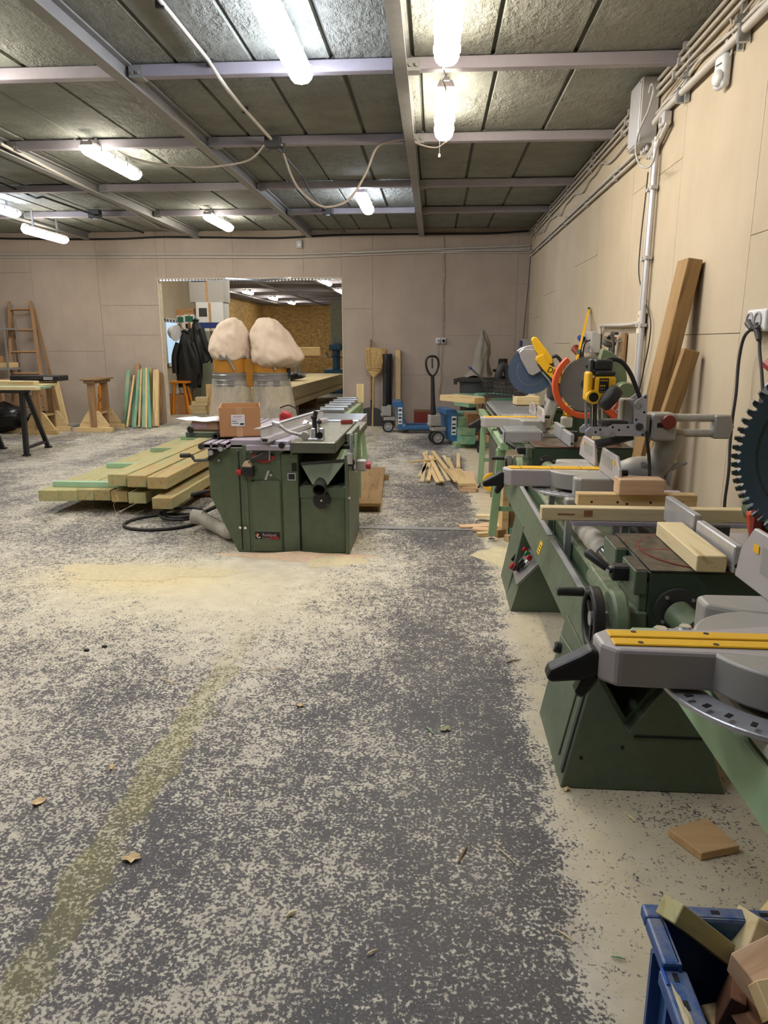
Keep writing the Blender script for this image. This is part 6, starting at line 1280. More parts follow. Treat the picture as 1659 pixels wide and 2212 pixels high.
b = B(); pts = curve([LR(650, 320, .06), LR(680, 240, .06), LR(760, 200, .06), LR(860, 210, .06), LR(935, 265, .06), LR(1010, 380, .06), LR(1075, 540, .06), LR(1120, 660, .06)], 6); b.tube(pts, .010, 10); b.build('router_cable', 'rubber', M2, smooth=60)
B().cyl(LR(640, 350, .06), LR(655, 305, .06), .017, .013, n=14).build('cable_boot', 'router_black', M2, smooth=40)
# slide carriage, rails, neck
q0, q1 = L2(1262, 1185, Y0), L2(1590, 855, Y0); B().bx(q0[0], q1[0], dy0+.01, dy0+.13, q0[1], q1[1]).build('slide_carriage', 'cast_grey', M2, bevel=.014, seg=3)
q = L2(1480, 950, Y0); B().lathe([(.032, 0), (.034, .012), (.03, .022), (.0, .024)], (q[0]-.006, dy0+.01, q[1]), (0, -1, 0), 20).build('lock_knob', 'red_dark', M2, smooth=40)
q0, q1 = L2(1330, 1018, Y0), L2(1530, 965, Y0); lb = B().bx(q0[0], q1[0], dy0+.0085, dy0+.0096, q0[1], q1[1]).build('warning_label', 'print_black', M2); B().prism([(q0[0]+.044, q0[1]+.004), (q0[0]+.058, q0[1]+.004), (q0[0]+.051, q0[1]+.016)], 'y', dy0+.0079, dy0+.0086).build('warning_triangle', 'yellow', lb)
q0 = L2(1240, 1000, Y0); B().bx(L2(1200, 900, Y0)[0], L2(1268, 900, Y0)[0], dy0+.02, dy0+.11, L2(1200, 1140, Y0)[1], L2(1200, 865, Y0)[1]).build('carriage_neck', 'cast_grey', M2, bevel=.01)
xe = P(1600, 920, Y=Y0).x-O2.x
for cy_ in (915, 1100):
    z = L2(1500, cy_, Y0)[1]; B().cyl((q0[0]-.02, dy0+.07, z), (xe-.06, dy0+.07, z), .0185, n=18).build('slide_rail', 'hose_grey', M2, smooth=40)
zt_, zb2 = L2(1590, 880, Y0)[1], L2(1590, 1160, Y0)[1]
b = B(); b.prism([(xe-.10, zb2), (xe-.10, zt_), (xe-.03, zt_+.003), (xe-.02, zt_-.04), (xe-.008, zt_-.05), (xe-.02, zt_-.07), (xe-.028, zb2)], 'y', dy0+.035, dy0+.105); b.build('rail_end_block', 'cast_grey', M2, bevel=.006)
b = B(); b.tube(curve([LR(1480, 1070, .09), LR(1460, 1200, .10), LR(1400, 1340, .12), LR(1330, 1480, .15), LR(1280, 1570, .17)], 5), [.062]*6+[.06]*6+[.062]*5+[.066]*4, 20); b.build('neck', 'cast_grey', M2, smooth=60)
b = B(); c = LR(1130, 1530, .17); b.lathe([(0, -.12), (.045, -.10), (.065, -.05), (.072, .0), (.068, .06), (.05, .10), (0, .11)], c, (1, 0, 0), 24); b.build('bevel_housing', 'cast_grey', M2, smooth=60)
B().cyl(LR(1160, 1455, .09), LR(1160, 1455, .13), .013, n=6).build('bolt', 'steel', M2)
w0 = Vector(LR(1455, 1500, .12)); bw = B()
for a in (20, 150, 275): d_ = Vector((math.cos(R(a)), -.2, math.sin(R(a)))); bw.tube([w0, w0+d_*.035, w0+d_*.085], [.020, .016, .006], 8)
bw.build('bevel_lever', 'cast_grey', M2, smooth=60)
b = B(); b.tube([LR(590, 1215, .12), LR(800, 1170, .12), LR(1030, 1110, .12)], .022, 12); b.build('dust_arm', 'dark_grey', M2, smooth=50)
B().bx(.03, .30, -.08, .12, -.14, -.02).build('rear_base', 'cast_grey', M2, bevel=.02, seg=2)
b = B(); b.tube(curve([LR(1200, 1060, -.01), LR(1210, 1200, -.02), LR(1230, 1400, -.03), LR(1235, 1600, -.05)], 6), .008, 8); b.build('power_cord', 'black', M2, smooth=60)
# ---- far saw
def upper_saw(t, c, r, Nt, mats, tilt=0):
    pass
M1 = thing('mitre_saw', 'farthest mitre saw with raised yellow arm and dark blade', 'mitre saw', (.84, 6.03, .9)); saw_base(M1, fence_h=.10); O1 = Vector((.84, 6.03, .9))
def L1(cx, cy, Y=6.03): q = P(*C7(cx, cy), Y=Y); return (q.x-O1.x, q.z-O1.z)
c = L1(142, 775); r = .192
bl = toothed(r, 80, c, -.0015, .0015, .007).build('blade', 'blade_blue_sheen', M1); B().cyl((c[0], -.008, c[1]), (c[0], 0, c[1]), .03, n=20).build('flange', 'steel', bl)
b = B(); b.arcplate(c, r*.62, r*.60, 150, 330, -.003, -.0015, 20); b.build('blade_ring', 'steel', bl)
b = B(); b.prism([L1(*q) for q in ((72, 700), (60, 655), (85, 632), (160, 636), (190, 690), (182, 735), (205, 775), (150, 805), (120, 790))], 'y', -.03, -.006); b.build('blade_guard', 'alu', M1, bevel=.006)
b = B(); b.arcplate(c, r+.012, r-.03, 60, 128, -.02, .02, 12); b.build('upper_guard', 'plate_grey', M1, bevel=.004)
b = B(); b.prism([L1(*q) for q in ((140, 578), (146, 560), (160, 555), (174, 562), (235, 640), (272, 692), (276, 725), (240, 738), (205, 715), (160, 640))], 'y', -.045, .01); b.build('handle', 'yellow', M1, bevel=.012, seg=2)
b = B(); b.prism([L1(*q) for q in ((163, 705), (172, 680), (215, 665), (250, 735), (330, 775), (420, 840), (410, 890), (330, 855), (295, 850), (215, 770))], 'y', -.055, .0); ar = b.build('arm_cover', 'yellow', M1, bevel=.008, seg=2)
q = L1(233, 776); text('DEWALT', .066, 'print_black', ar, Matrix.Translation((q[0], -.056, q[1])) @ FRONT @ Matrix.Rotation(R(-24), 4, 'Z'), .0008, sx=.95)
b = B(); b.tube(curve([(*L1(270, 690)[:1], -.02, L1(270, 690)[1]), (L1(300, 680)[0], -.02, L1(300, 680)[1]), (L1(330, 715)[0], -.02, L1(330, 715)[1]), (L1(345, 760)[0], -.02, L1(345, 760)[1])], 5), .014, 8); b.build('carry_loop', 'black', M1, smooth=50)
b = B(); q = L1(300, 900); b.box((q[0], .05, q[1]), (.12, .14, .16)); b.build('motor', 'dark_grey', M1, bevel=.03, seg=3)
B().tube([(L1(205, 780)[0], -.03, L1(205, 780)[1]), (L1(250, 830)[0], -.03, L1(250, 830)[1]), (L1(285, 890)[0], -.03, L1(285, 890)[1])], .008, 8).build('link', 'steel', M1)
B().beam((.08, .05, -.1), (L1(300, 900)[0], .05, L1(300, 900)[1]-.05), .09, .09).build('pivot_column', 'cast_grey', M1, bevel=.02, seg=2)
# ---- nearest saw
M3 = thing('mitre_saw', 'nearest mitre saw with big dark blade, cut off by the right edge', 'mitre saw', (.80, 1.425, .9)); saw_base(M3, fence_h=.15)
hd = bpy.data.objects.new('saw_head', None)
Mt = Matrix.Rotation(R(16), 4, 'X')
c = (-.068, .445); r = .20; bl = toothed(r, 72, c, -.0018, .0018, .013); 
for i in range(len(bl.v)): bl.v[i] = Mt @ bl.v[i]
bl = bl.build('blade', 'blade_blue_sheen', M3)
b = B()
for k in range(72):
    a = 2*PI*(k+.52)/72; q = Vector((c[0]+(r-.004)*math.cos(a), 0, c[1]+(r-.004)*math.sin(a))); b.box(Mt @ q, (.010, .0052, .006), Mt @ Matrix.Rotation(-a, 4, 'Y'))
tt = b.build('carbide_tip', 'tooth', bl); tt['kind'] = 'stuff'
b = B(); b.arcplate(c, r*.80, r*.78, 90, 300, -.0026, -.0017, 24, M=Mt); b.build('blade_ring', 'tooth', bl)
b = B(); b.arcplate(c, r+.02, r*.72, -40, 143, -.035, .035, 22, M=Mt); b.build('upper_guard', 'red', M3, bevel=.006)
b = B(); b.cyl(Mt @ Vector((c[0], -.02, c[1])), Mt @ Vector((c[0], .0, c[1])), .035, n=20); b.build('flange', 'steel', bl)
b = B(); b.cyl(Mt @ Vector((c[0], .03, c[1])), Mt @ Vector((c[0], .22, c[1])), .075, n=24); b.build('motor', 'dark_grey', M3, smooth=40); b = B(); b.beam(Mt @ Vector((c[0], .1, c[1])), (.28, .04, .06), .1, .09); b.build('swing_arm', 'yellow', M3, bevel=.012)
B().bx(.03, .34, -.08, .12, -.14, .09).build('rear_base', 'cast_grey', M3, bevel=.02, seg=2)
# ================================================================== roller conveyors
# near frame under the nearest saw
t = thing('conveyor_frame', 'light green steel conveyor frame under the nearest saw, running towards the viewer', 'frame')
zf = .74
b = B(); b.bx(.62, .69, .30, 1.75, zf-.12, zf); b.build('side_beam', 'green_light', t, bevel=.004); B().bx(1.05, 1.11, .30, 1.75, zf-.12, zf).build('side_beam', 'green_light', t, bevel=.004)
for y in (.6, 1.2, 1.69): B().bx(.69, 1.05, y-.03, y+.03, zf-.07, zf-.005).build('cross_beam', 'green_light', t, bevel=.003)
for y in (.2, 1.66):
    for x in (.60, 1.08): B().beam((x, y, 0), (x, y+.02, zf-.07), .05, .05).build('leg', 'green_light', t) if y > 1 and x > 1 else None
B().beam((.655, .38, 0), (.655, .38, zf-.07), .05, .05).build('leg', 'green_light', t); B().beam((1.08, .38, 0), (1.08, .38, zf-.07), .05, .05).build('leg', 'green_light', t)
p = P(1415, 1362, Y=1.70); B().bx(p.x-.055, p.x+.06, 1.665, 1.72, zf-.0, p.z).build('upstand', 'green_light', t, bevel=.004); B().cyl((p.x+.01, 1.69, p.z), (p.x+.01, 1.69, p.z+.012), .017, n=6).build('bolt', 'chrome', t)
p = P(1480, 1358, Y=1.66); B().cyl((p.x, 1.66, p.z-.012), (p.x, 1.66, p.z-.004), .024, n=18).build('washer', 'steel', t); B().cyl((p.x, 1.66, p.z-.004), (p.x, 1.66, p.z+.008), .014, n=6).build('bolt', 'chrome', t); B().bx(p.x-.03, p.x+.05, 1.63, 1.69, zf, p.z-.012).build('pad', 'cast_grey', t)
# far roller table and its frame
zr = .88
t = thing('roller_conveyor', 'long roller conveyor on a light green frame behind the far saw', 'conveyor')
x0, x1, y0, y1 = .575, 1.02, 6.42, 7.95
for k in range(19):
    y = y0+.05+k*(y1-y0-.1)/18; B().cyl((x0+.02, y, zr-.02), (x1-.02, y, zr-.02), .027, n=16).build('roller', 'steel', t, smooth=40)
for x in (x0, x1): B().bx(x-.012, x+.012, y0, y1, zr-.07, zr-.008).build('side_channel', 'alu', t)
b = B()
for k in range(19):
    y = y0+.05+k*(y1-y0-.1)/18; b.cyl((x0-.03, y, zr-.02), (x0-.012, y, zr-.02), .013, n=8)
b.build('axle_end', 'chrome', t)['kind'] = 'stuff'
for x in (.52, 1.07): B().bx(x-.03, x+.03, 5.25, 8.0, .73, .79).build('frame_beam', 'green_light', t, bevel=.004)
for y in (5.3, 6.5, 7.9): B().bx(.52, 1.07, y-.025, y+.025, .735, .785).build('cross_beam', 'green_light', t)
for y in (6.5, 7.8):
    for x in (.60, 1.0): B().bx(x-.02, x+.02, y-.02, y+.02, .785, zr-.06).build('riser', 'steel', t)
for (fx, fy, tx, ty) in ((.462, 5.40, .51, 5.36), (.50, 7.5, .52, 7.5), (1.12, 5.40, 1.07, 5.36), (1.1, 7.5, 1.07, 7.5)):
    lg = B().beam((fx, fy, .05), (tx, ty, .74), .06, .05).build('leg', 'green_light', t, bevel=.003); B().cyl((fx, fy, 0), (fx, fy, .02), .025, n=12).build('foot', 'chrome', lg); B().cyl((fx, fy, .02), (fx, fy, .055), .010, n=8).build('foot_stem', 'chrome', lg)
B().beam((.475, 5.40, .26), (1.11, 5.40, .26), .03, .035).build('stretcher', 'green_light', t); B().beam((.52, 7.5, .3), (1.09, 7.5, .3), .03, .035).build('stretcher', 'green_light', t); B().beam((.505, 5.5, .7), (.56, 6.6, .1), .05, .02).build('brace', 'green_light', t)
# short roller box in front of it
t = thing('roller_box', 'short aluminium roller box just in front of the far saw', 'rollers', (.515, 5.25, .79)); B().bx(0, .27, 0, .012, 0, .075).build('front_plate', 'alu', t); B().bx(0, .27, .32, .332, 0, .075).build('back_plate', 'alu', t); B().bx(-.006, .004, 0, .332, 0, .075).build('side_plate', 'alu', t); B().bx(.266, .276, 0, .332, 0, .075).build('side_plate', 'alu', t)
for k in range(4): B().cyl((.01, .05+.077*k, .065), (.26, .05+.077*k, .065), .028, n=16).build('roller', 'steel', t, smooth=40)
for k in range(4): B().cyl((-.03, .05+.077*k, .06), (-.006, .05+.077*k, .06), .012, n=8).build('axle_end', 'chrome', t)
# saw support under the far saw
t = thing('saw_plinth', 'pale blocks under the far mitre saw', 'plinth')
B().bx(.56, .66, 5.6, 6.4, .7905, .74+.0).build('x', 'pine', t) if False else None
for y in (5.68, 6.38): B().bx(.50, 1.09, y-.03, y+.03, .7905-.02+.0, .7405).build('bar', 'pine', t) if False else None
B().bx(.64, .98, 5.76, 5.80, .7355, .7395).build('shim', 'alu', t); B().bx(.64, .98, 6.26, 6.30, .7355, .7395).build('shim', 'alu', t)
# pale wood with a jar on the far rollers
p = P(1120, 866, Z=zr+.014); o = stick('wood_block', (p.x-.09, 7.35, zr+.014+.04), (p.x+.14, 7.37, zr+.055), .2, .085, 'pine_pale', upv=(0, 0, 1)); o.location.z = zr+.0555; tag(o, 'pale wood block lying on the far roller conveyor', 'block')
t = thing('tape_roll', 'black tape roll standing on the pale block by the far saw', 'tape', (p.x-.04, 7.36, zr+.0985)); B().pipe((0, 0, 0), (0, 0, .045), .062, .04).build('tape_ring', 'black', t, smooth=40); B().pipe((0, 0, .002), (0, 0, .043), .04, .036).build('core', 'yellow', t, smooth=40)
t = thing('cup', 'small pale cup beside the black tape roll', 'cup', (p.x+.08, 7.36, zr+.0985)); B().lathe([(.035, 0), (.04, .06), (.036, .06), (.032, .006)], n=18).build('wall', 'plaster_edge', t, smooth=40); B().cyl((0, 0, .03), (0, 0, .035), .034).build('filling', 'hose_grey', t)
for k, (px, py) in enumerate(((1140, 885), (1158, 895))):
    p = P(px, py, Y=6.75-.25*k); t = thing('stop_plate', ('farther' if k == 0 else 'nearer')+' upright grey stop plate beside the far rollers', 'plate', (1.05, 6.85-.3*k, .79)); B().bx(-.012, .012, -.06, .06, 0, .24).build('plate', 'alu', t, bevel=.01); B().cyl((-.014, 0, .16), (-.012, 0, .16), .02).build('hole', 'black_matt', t); B().bx(-.03, .05, -.03, .03, 0, .012).build('foot', 'steel', t)
# green crate with offcuts, on the wall side behind
t = thing('green_crate', 'dark green plastic crate with offcuts behind the far saw', 'crate', (1.34, 7.2, 0))
b = B(); zc = .62
for x_, y_, sx_, sy_ in ((0, -.22, .5, .015), (0, .22, .5, .015), (-.25, 0, .015, .44), (.25, 0, .015, .44)): b.bx(x_-sx_/2, x_+sx_/2, y_-sy_/2, y_+sy_/2, zc, zc+.26)
b.bx(-.25, .25, -.22, .22, zc, zc+.015); b.build('shell', 'bin_green', t); 
for k in range(6): B().bx(-.24+.085*k, -.23+.085*k, -.235, -.228, zc+.02, zc+.24).build('rib', 'bin_green', t)
B().bx(-.27, .27, -.245, -.22, zc+.245, zc+.275).build('rim', 'bin_green', t)
t = thing('crate_table', 'low wooden stand under the green crate', 'stand', (1.34, 7.2, 0)); B().bx(-.28, .28, -.3, .3, zc-.04, zc-.001).build('top', 'brown_wood', t)
for x_ in (-.25, .25):
    for y_ in (-.26, .26): B().bx(x_-.025, x_+.025, y_-.025, y_+.025, 0, zc-.04).build('leg', 'brown_wood', t)
for k, (dx, dy_, a, l) in enumerate(((-.12, -.05, 25, 'leftmost offcut in the green crate'), (.02, .02, -35, 'upright offcut in the middle of the green crate'), (.14, .05, 70, 'right offcut in the green crate'), (-.05, .1, 100, 'rear offcut in the green crate'))):
    o = stick('offcut', (1.34+dx-.12*math.cos(R(a)), 7.2+dy_, zc+.18), (1.34+dx+.12*math.cos(R(a)), 7.2+dy_+.05, zc+.30+.03*k), .07, .03, 'pine_pale', upv=(0, 0, 1)); tag(o, l, 'offcut')
# yellow and white clutter under the far saw fence
p = P(1195, 890, Y=6.6); t = thing('spray_gun', 'small white and yellow tool beside the far saw', 'tool', (1.12, 6.25, .792)); B().bx(-.03, .06, -.05, .05, 0, .09).build('body', 'white_plastic', t, bevel=.015, seg=2); B().bx(.0, .06, -.055, .03, .1, .16).build('trigger', 'yellow', t, bevel=.008); B().cyl((.03, -.01, .09), (.03, -.01, .11), .02).build('neck', 'yellow', t)
stick('leaning_lath', (1.30, 6.0, .0), (1.42, 6.15, 1.02), .11, .025, 'pine_pale', upv=(0, 1, 0)); tag(SC.objects['leaning_lath'], 'pale lath standing behind the orange saw guard', 'lath')
# saw and plywood boxes on the floor near the green leg
t = thing('hand_saw', 'hand saw with yellow handle leaning beyond the green leg', 'saw'); a = P(1062, 960, Y=7.0)
b = B(); b.prism([(.56, .10), (.60, .10), (.66, .52), (.56, .62)], 'y', 7.2, 7.205); b.build('blade', 'steel', t); b = B(); b.arcplate((.60, .12), .10, .055, 0, 300, 7.185, 7.22, 20); b.build('grip', 'yellow', t, bevel=.006)
t = thing('plywood_crate', 'brown plywood crate under the roller conveyor', 'crate', (.82, 6.6, 0)); B().bx(-.22, .2, -.3, .3, 0, .36).build('body', 'plywood', t, bevel=.004); B().bx(-.23, .21, -.31, .31, .36, .385).build('lid', 'brown_wood', t)
t = thing('plywood_box', 'tall plywood box standing by the near green leg', 'box', (.74, 5.75, 0)); B().bx(-.18, .16, -.2, .2, 0, .43).build('body', 'brown_wood', t, bevel=.003); B().bx(-.19, -.14, -.22, .18, 0, .46).build('corner_post', 'pine', t)
# offcut pile at the near green leg
rnd = random.Random(11)
offs = [((1030, 1140), .30, .09, .022, 12, 0, 'pine_pink', 'long pinkish offcut at the left of the pile by the green leg'), ((1055, 1148), .26, .1, .022, -8, 0, 'pine_pink', 'flat offcut in front of the green leg'), ((1046, 1158), .12, .05, .03, 20, 0, 'pine', 'small offcut block nearest the foot of the green leg'), ((1085, 1135), .26, .1, .02, 65, .02, 'pine', 'steep offcut right of the green leg'), ((1098, 1150), .16, .12, .05, 80, 0, 'pine_pink', 'chunky offcut right of the green leg'), ((1080, 1158), .10, .08, .06, 30, 0, 'brown_wood', 'brown cube offcut under the chunky one'), ((1110, 1160), .07, .06, .07, 10, 0, 'treated_strong', 'small green offcut at the right end of the pile'), ((1070, 1128), .34, .08, .02, -25, .045, 'pine_pale', 'topmost thin offcut across the pile'), ((1098, 1168), .05, .05, .045, 40, 0, 'pine_pink', 'tiny pink offcut cube in the sawdust')]
for (px, py), L, wd, h, a, z, m, l in offs:
    p = P(px, py, Z=0); o = B().bx(-L/2, L/2, -wd/2, wd/2, 0, h).build('offcut', m, bevel=.002, loc=(p.x, p.y, z+.002), rot=(0, -.12 if z else 0, R(a))); tag(o, l, 'offcut', 'offcuts by the green leg')
heap('sawdust_drift', (.62, 5.0, 0), .26, .34, .05, 'sawdust_pile', 'sawdust drift under the machine by the green leg', 6)
# boards lying in the aisle: small stack and sticks
p0 = P(1010, 1065, Z=0); p1 = P(1000, 1012, Z=0)
for k in range(3):
    a = P(1012+ (0, 2, -2)[k], 1064, Z=0); ang = 94+(0, -3, 4)[k]; o = stick('short_board', (a.x, a.y, .018+.032*k), (a.x+.9*math.cos(R(ang)), a.y+.9*math.sin(R(ang)), .018+.032*k), .17, .03, ('pine_pink', 'pine_pink', 'pine')[k], upv=(0, 0, 1)); tag(o, ('bottom', 'middle', 'top')[k]+' board of the short stack in the aisle', 'board')
sticks = [((905, 1030), (935, 985), 0, 'leftmost'), ((912, 1040), (922, 975), 0, 'second'), ((925, 1038), (938, 980), .02, 'third'), ((945, 1042), (915, 978), .02, 'fourth'), ((955, 1040), (928, 985), .04, 'fifth'), ((970, 1038), (942, 990), 0, 'sixth'), ((985, 1040), (935, 975), .06, 'seventh'), ((995, 1038), (958, 985), .0, 'eighth'), ((990, 1045), (968, 990), .02, 'ninth'), ((884, 998), (945, 992), .05, 'tenth'), ((990, 1010), (990, 980), .03, 'eleventh')]
for a, c, z, l in sticks:
    a, c = P(*a, Z=z+.012), P(*c, Z=z+.012); o = stick('wood_strip', a, c, .045, .02, 'pine' if z else 'pine_pale', upv=(0, 0, 1)); 
    lab = {'leftmost': 'leftmost thin strip of the loose heap in the aisle', 'tenth': 'thin strip lying crosswise over the far end of the loose heap', 'eleventh': 'short strip pointing at the small board stack', 'eighth': 'rightmost thin strip of the loose heap'}.get(l, l+' thin strip from left in the loose heap in the aisle'); tag(o, lab, 'strip', 'strips in the aisle heap')
# long plank lying beside the combination machine
a, c = P(782, 1108, Z=0), P(826, 1026, Z=0); d_ = Vector((1, 0, 0)); o = stick('floor_plank', (a.x+.02, a.y, .075), (c.x-.12, c.y, .075), .30, .03, 'beam_old', upv=(0, 0, 1)); tag(o, 'long wide plank on the floor right of the combination machine', 'plank')
for k, y in enumerate((a.y+.12, c.y-.3)): o = stick('plank_support', (a.x-.16, y, .03), (a.x+.14, y, .03), .06, .056, 'old_wood', upv=(0, 0, 1)); tag(o, ('near' if k == 0 else 'far')+' batten under the long floor plank', 'batten')
# sill strip across the floor
a, c = P(770, 1140, Z=0), P(1050, 1141, Z=0); t = thing('floor_strip', 'flat metal strip crossing the aisle floor', 'strip'); B().bx(a.x, c.x, a.y-.035, a.y+.035, 0, .008).build('plate', 'beam_grey', t, bevel=.002)
for k in range(4): x = a.x+.12+k*(c.x-a.x-.24)/3; B().cyl((x, a.y, .008), (x, a.y, .010), .008, n=8).build('screw', 'steel', t)
# ================================================================== back right corner
C8 = lambda x, y: (960+x/4.88, 780+y/4.88)
# stack of green treated boards
base = P(985, 963, Z=0)
dirv = Vector((-.16, 1, 0)).normalized(); side = Vector((1, .16, 0)).normalized()
def sb(px, py, z0, h, wd, L, m, l, dirv=dirv):
    q = P(*C8(px, py), Z=z0); a = q+side*(wd/2+.02); a.z = z0+h/2; o = stick('stacked_board', a, a+dirv*L, wd, h-.003, m, upv=(0, 0, 1)); tag(o, l, 'board', 'boards stacked by the back wall')
sb(105, 915, 0, .07, .62, .36, 'treated_strong', 'lowest green board of the stack by the pallet jack')
sb(165, 880, .07, .11, .20, .36, 'treated_strong', 'greenish board end just above the lowest one'); sb(245, 865, .07, .105, .30, .36, 'pine_pink', 'pinkish boards right in the second layer of the stack')
sb(155, 790, .18, .105, .22, .36, 'treated_strong', 'board with a green side in the third layer of the stack'); sb(125, 690, .285, .13, .22, .36, 'treated_strong', 'board with a white sticker in the fourth layer of the stack')
sb(225, 770, .18, .30, .22, .36, 'brown_wood', 'dark upright bundle in the middle of the stack'); sb(325, 770, .18, .26, .18, .36, 'brown_wood', 'right dark bundle in the middle of the stack')
sb(105, 580, .418, .05, .5, .36, 'treated_strong', 'thin green board sticking out left in the upper stack'); sb(230, 490, .482, .2, .35, .5, 'treated_strong', 'thick green board near the top of the stack', Vector((-.45, .9, 0)).normalized()); sb(275, 450, .684, .085, .30, .75, 'pine', 'topmost pale brown board of the stack', Vector((-.62, .78, 0)).normalized())
t = thing('sheet_scrap', 'white sheet folded on the board stack', 'sheet'); q = P(*C8(230, 490), Z=.482)+side*.26; q.y += .06; B().bx(q.x-.12, q.x+.14, q.y-.05, q.y+.15, .684, .69).build('sheet', 'white_paper', t); B().bx(q.x-.12, q.x+.14, q.y-.056, q.y-.05, .60, .69).build('fold', 'white_paper', t)
# extractor bin with cloth bag
yx = 12.3; c = P(1030, 818, Y=yx); t = thing('dust_extractor', 'black tub extractor with an upright pale cloth filter bag', 'extractor', (c.x, yx, 0)); zl = c.z
B().lathe([(.24, 0), (.26, .1), (.29, zl-.06), (.29, zl-.02)], n=28).build('tub', 'dark_grey', t, smooth=40); B().lathe([(.33, zl-.05), (.36, zl-.04), (.36, zl), (.30, zl+.02), (.2, zl+.03)], n=28).build('lid', 'black', t, smooth=40)
for k in range(3): a = 2*PI*k/3-1.2; B().box((.36*math.cos(a), .36*math.sin(a), zl-.05), (.06, .06, .1)).build('latch', 'dark_grey', t)
top = P(1038, 719, Y=yx).z-zl
bag = sack_bag(.05, zl+.02, [(0, .27, .20), (.04, .25, .18), (.15, .15, .14), (.3, .11, .13), (top*.5, .10, .15), (top*.7, .07, .15), (top*.85, .03, .11), (top*.97, .0, .06), (top, -.01, .04)], 15, folds=.10); bag.build('filter_bag', 'bag_grey', t, smooth=70)
B().tube(curve([(.33, -.1, zl-.05), (.36, -.12, zl+.12), (.42, -.1, zl+.22), (.50, -.08, zl+.12), (.53, -.06, zl-.1)], 6), .06, 12).build('hose', 'dark_grey', t, smooth=50)
# bench tools beyond the cart
yx = 12.75; p = P(1085, 818, Y=yx); t = thing('tool_table', 'dark low table with machines in the back right corner', 'table', (p.x, yx, 0)); B().bx(-.35, .35, -.25, .3, p.z-.05, p.z).build('top', 'dark_grey', t)
for x_ in (-.3, .3):
    for y_ in (-.2, .25): B().bx(x_-.025, x_+.025, y_-.025, y_+.025, 0, p.z-.05).build('leg', 'dark_grey', t)
t2 = thing('router_tool', 'grey and black router standing on the corner table', 'router', (p.x, yx, p.z)); B().cyl((0, 0, .05), (0, 0, .22), .09, n=18).build('motor', 'cast_grey', t2, smooth=40); B().cyl((0, 0, .22), (0, 0, .34), .08, n=18).build('cap', 'black', t2, smooth=40); B().cyl((0, 0, 0), (0, 0, .05), .11, n=18).build('base', 'black', t2)
for s in (-1, 1): B().lathe([(0, -.03), (.03, -.02), (.032, .02), (0, .03)], (s*.14, 0, .14), (0, 0, 1), 12).build('knob', 'black', t2, smooth=60)
lump('black_bundle', (p.x+.18, yx-.02, p.z), (.16, .14, .16), 'bag_black', 'black bundle on the corner table right of the router', 'bundle', 17, .25)
# shopping cart
yc2 = 9.9; a, c = P(*C8(370, 190), Y=yc2), P(*C8(720, 380), Y=yc2); t = thing('wire_cart', 'wire shopping cart partly hidden behind the roller conveyor', 'cart', (a.x, yc2, 0)); wz0, wz1 = P(*C8(560, 385), Y=yc2).z, P(*C8(560, 205), Y=yc2).z; Lc = .75
def cw(x): return wz0+(wz1-wz0)
for y_ in (0., .5):
    for k in range(13): x_ = .10+k*(Lc-.1)/12; B().cyl((x_+.02*(1-k/12), y_, wz0+.05*(1-k/12)), (x_-.04, y_, wz1-.03*k/12), .006, n=5).build('wire', 'cart_wire', t)
    for z_ in (0, .33, .66, 1.): B().tube([(.08-.05*z_, y_, wz0+.05+(wz1-wz0-.05)*z_), (Lc, y_, wz0+(wz1-wz0-.03)*z_)], .009, 6).build('rail', 'cart_wire', t)
for z_ in (0, .5, 1.): B().tube([(Lc, 0, wz0+(wz1-wz0-.03)*z_), (Lc, .5, wz0+(wz1-wz0-.03)*z_)], .009, 6).build('rail', 'cart_wire', t)
for y_ in (0., .5): B().tube(curve([(.05, y_, wz1), (-.05, y_, wz1+.1), (-.12, y_, wz1+.16)], 4), .01, 8).build('push_arm', 'cart_wire', t); B().tube([(.1, y_, wz0), (.05, y_, .15)], .012, 6).build('frame_leg', 'cart_wire', t); B().tube([(Lc-.1, y_, wz0), (Lc-.05, y_, .15)], .012, 6).build('frame_leg', 'cart_wire', t)
B().tube([(-.12, -.02, wz1+.16), (-.12, .52, wz1+.16)], .018, 10).build('handle_bar', 'print_blue', t, smooth=50); B().bx(.08, Lc, 0, .5, wz0-.004, wz0).build('bottom_tray', 'cart_wire', t)
for y_ in (0., .5):
    for x_ in (.05, Lc-.05): B().cyl((x_, y_-.015, .06), (x_, y_+.015, .06), .06, n=16).build('wheel', 'rubber', t); B().bx(x_-.012, x_+.012, y_-.02, y_+.02, .1, .17).build('caster', 'cart_wire', t)
# green-topped wood beside the stack
o = stick('treated_offcut', (P(1045, 860, Y=10.9).x-.1, 10.9, .86), (P(1045, 860, Y=10.9).x+.42, 10.95, .86), .22, .1, 'treated_strong', upv=(0, 0, 1)); o.location.z = .66+.05; tag(o, 'green-topped offcut behind the white sheet on the stack', 'offcut'); o2 = B().bx(-.25, .25, -.2, .2, 0, .658).build('support_crate', 'old_wood', bevel=.004, loc=(P(1045, 860, Y=10.9).x+.16, 10.95, 0)); tag(o2, 'old wooden crate under the green-topped offcut', 'crate')
# ================================================================== foreground floor
# square block
q = [P(1443, 1790, Z=.028), P(1527, 1765, Z=.028), P(1598, 1826, Z=.028), P(1516, 1843, Z=.028)]
b = B(); b.add([v.to_tuple() for v in q]+[(v.x, v.y, .001) for v in q], [(0, 1, 2, 3), (7, 6, 5, 4), (0, 1, 5, 4), (1, 2, 6, 5), (2, 3, 7, 6), (3, 0, 4, 7)]); tag(b.build('floor_block', 'block_brown', bevel=.002), 'square brown wood block lying on the dusty floor by the crate', 'block')
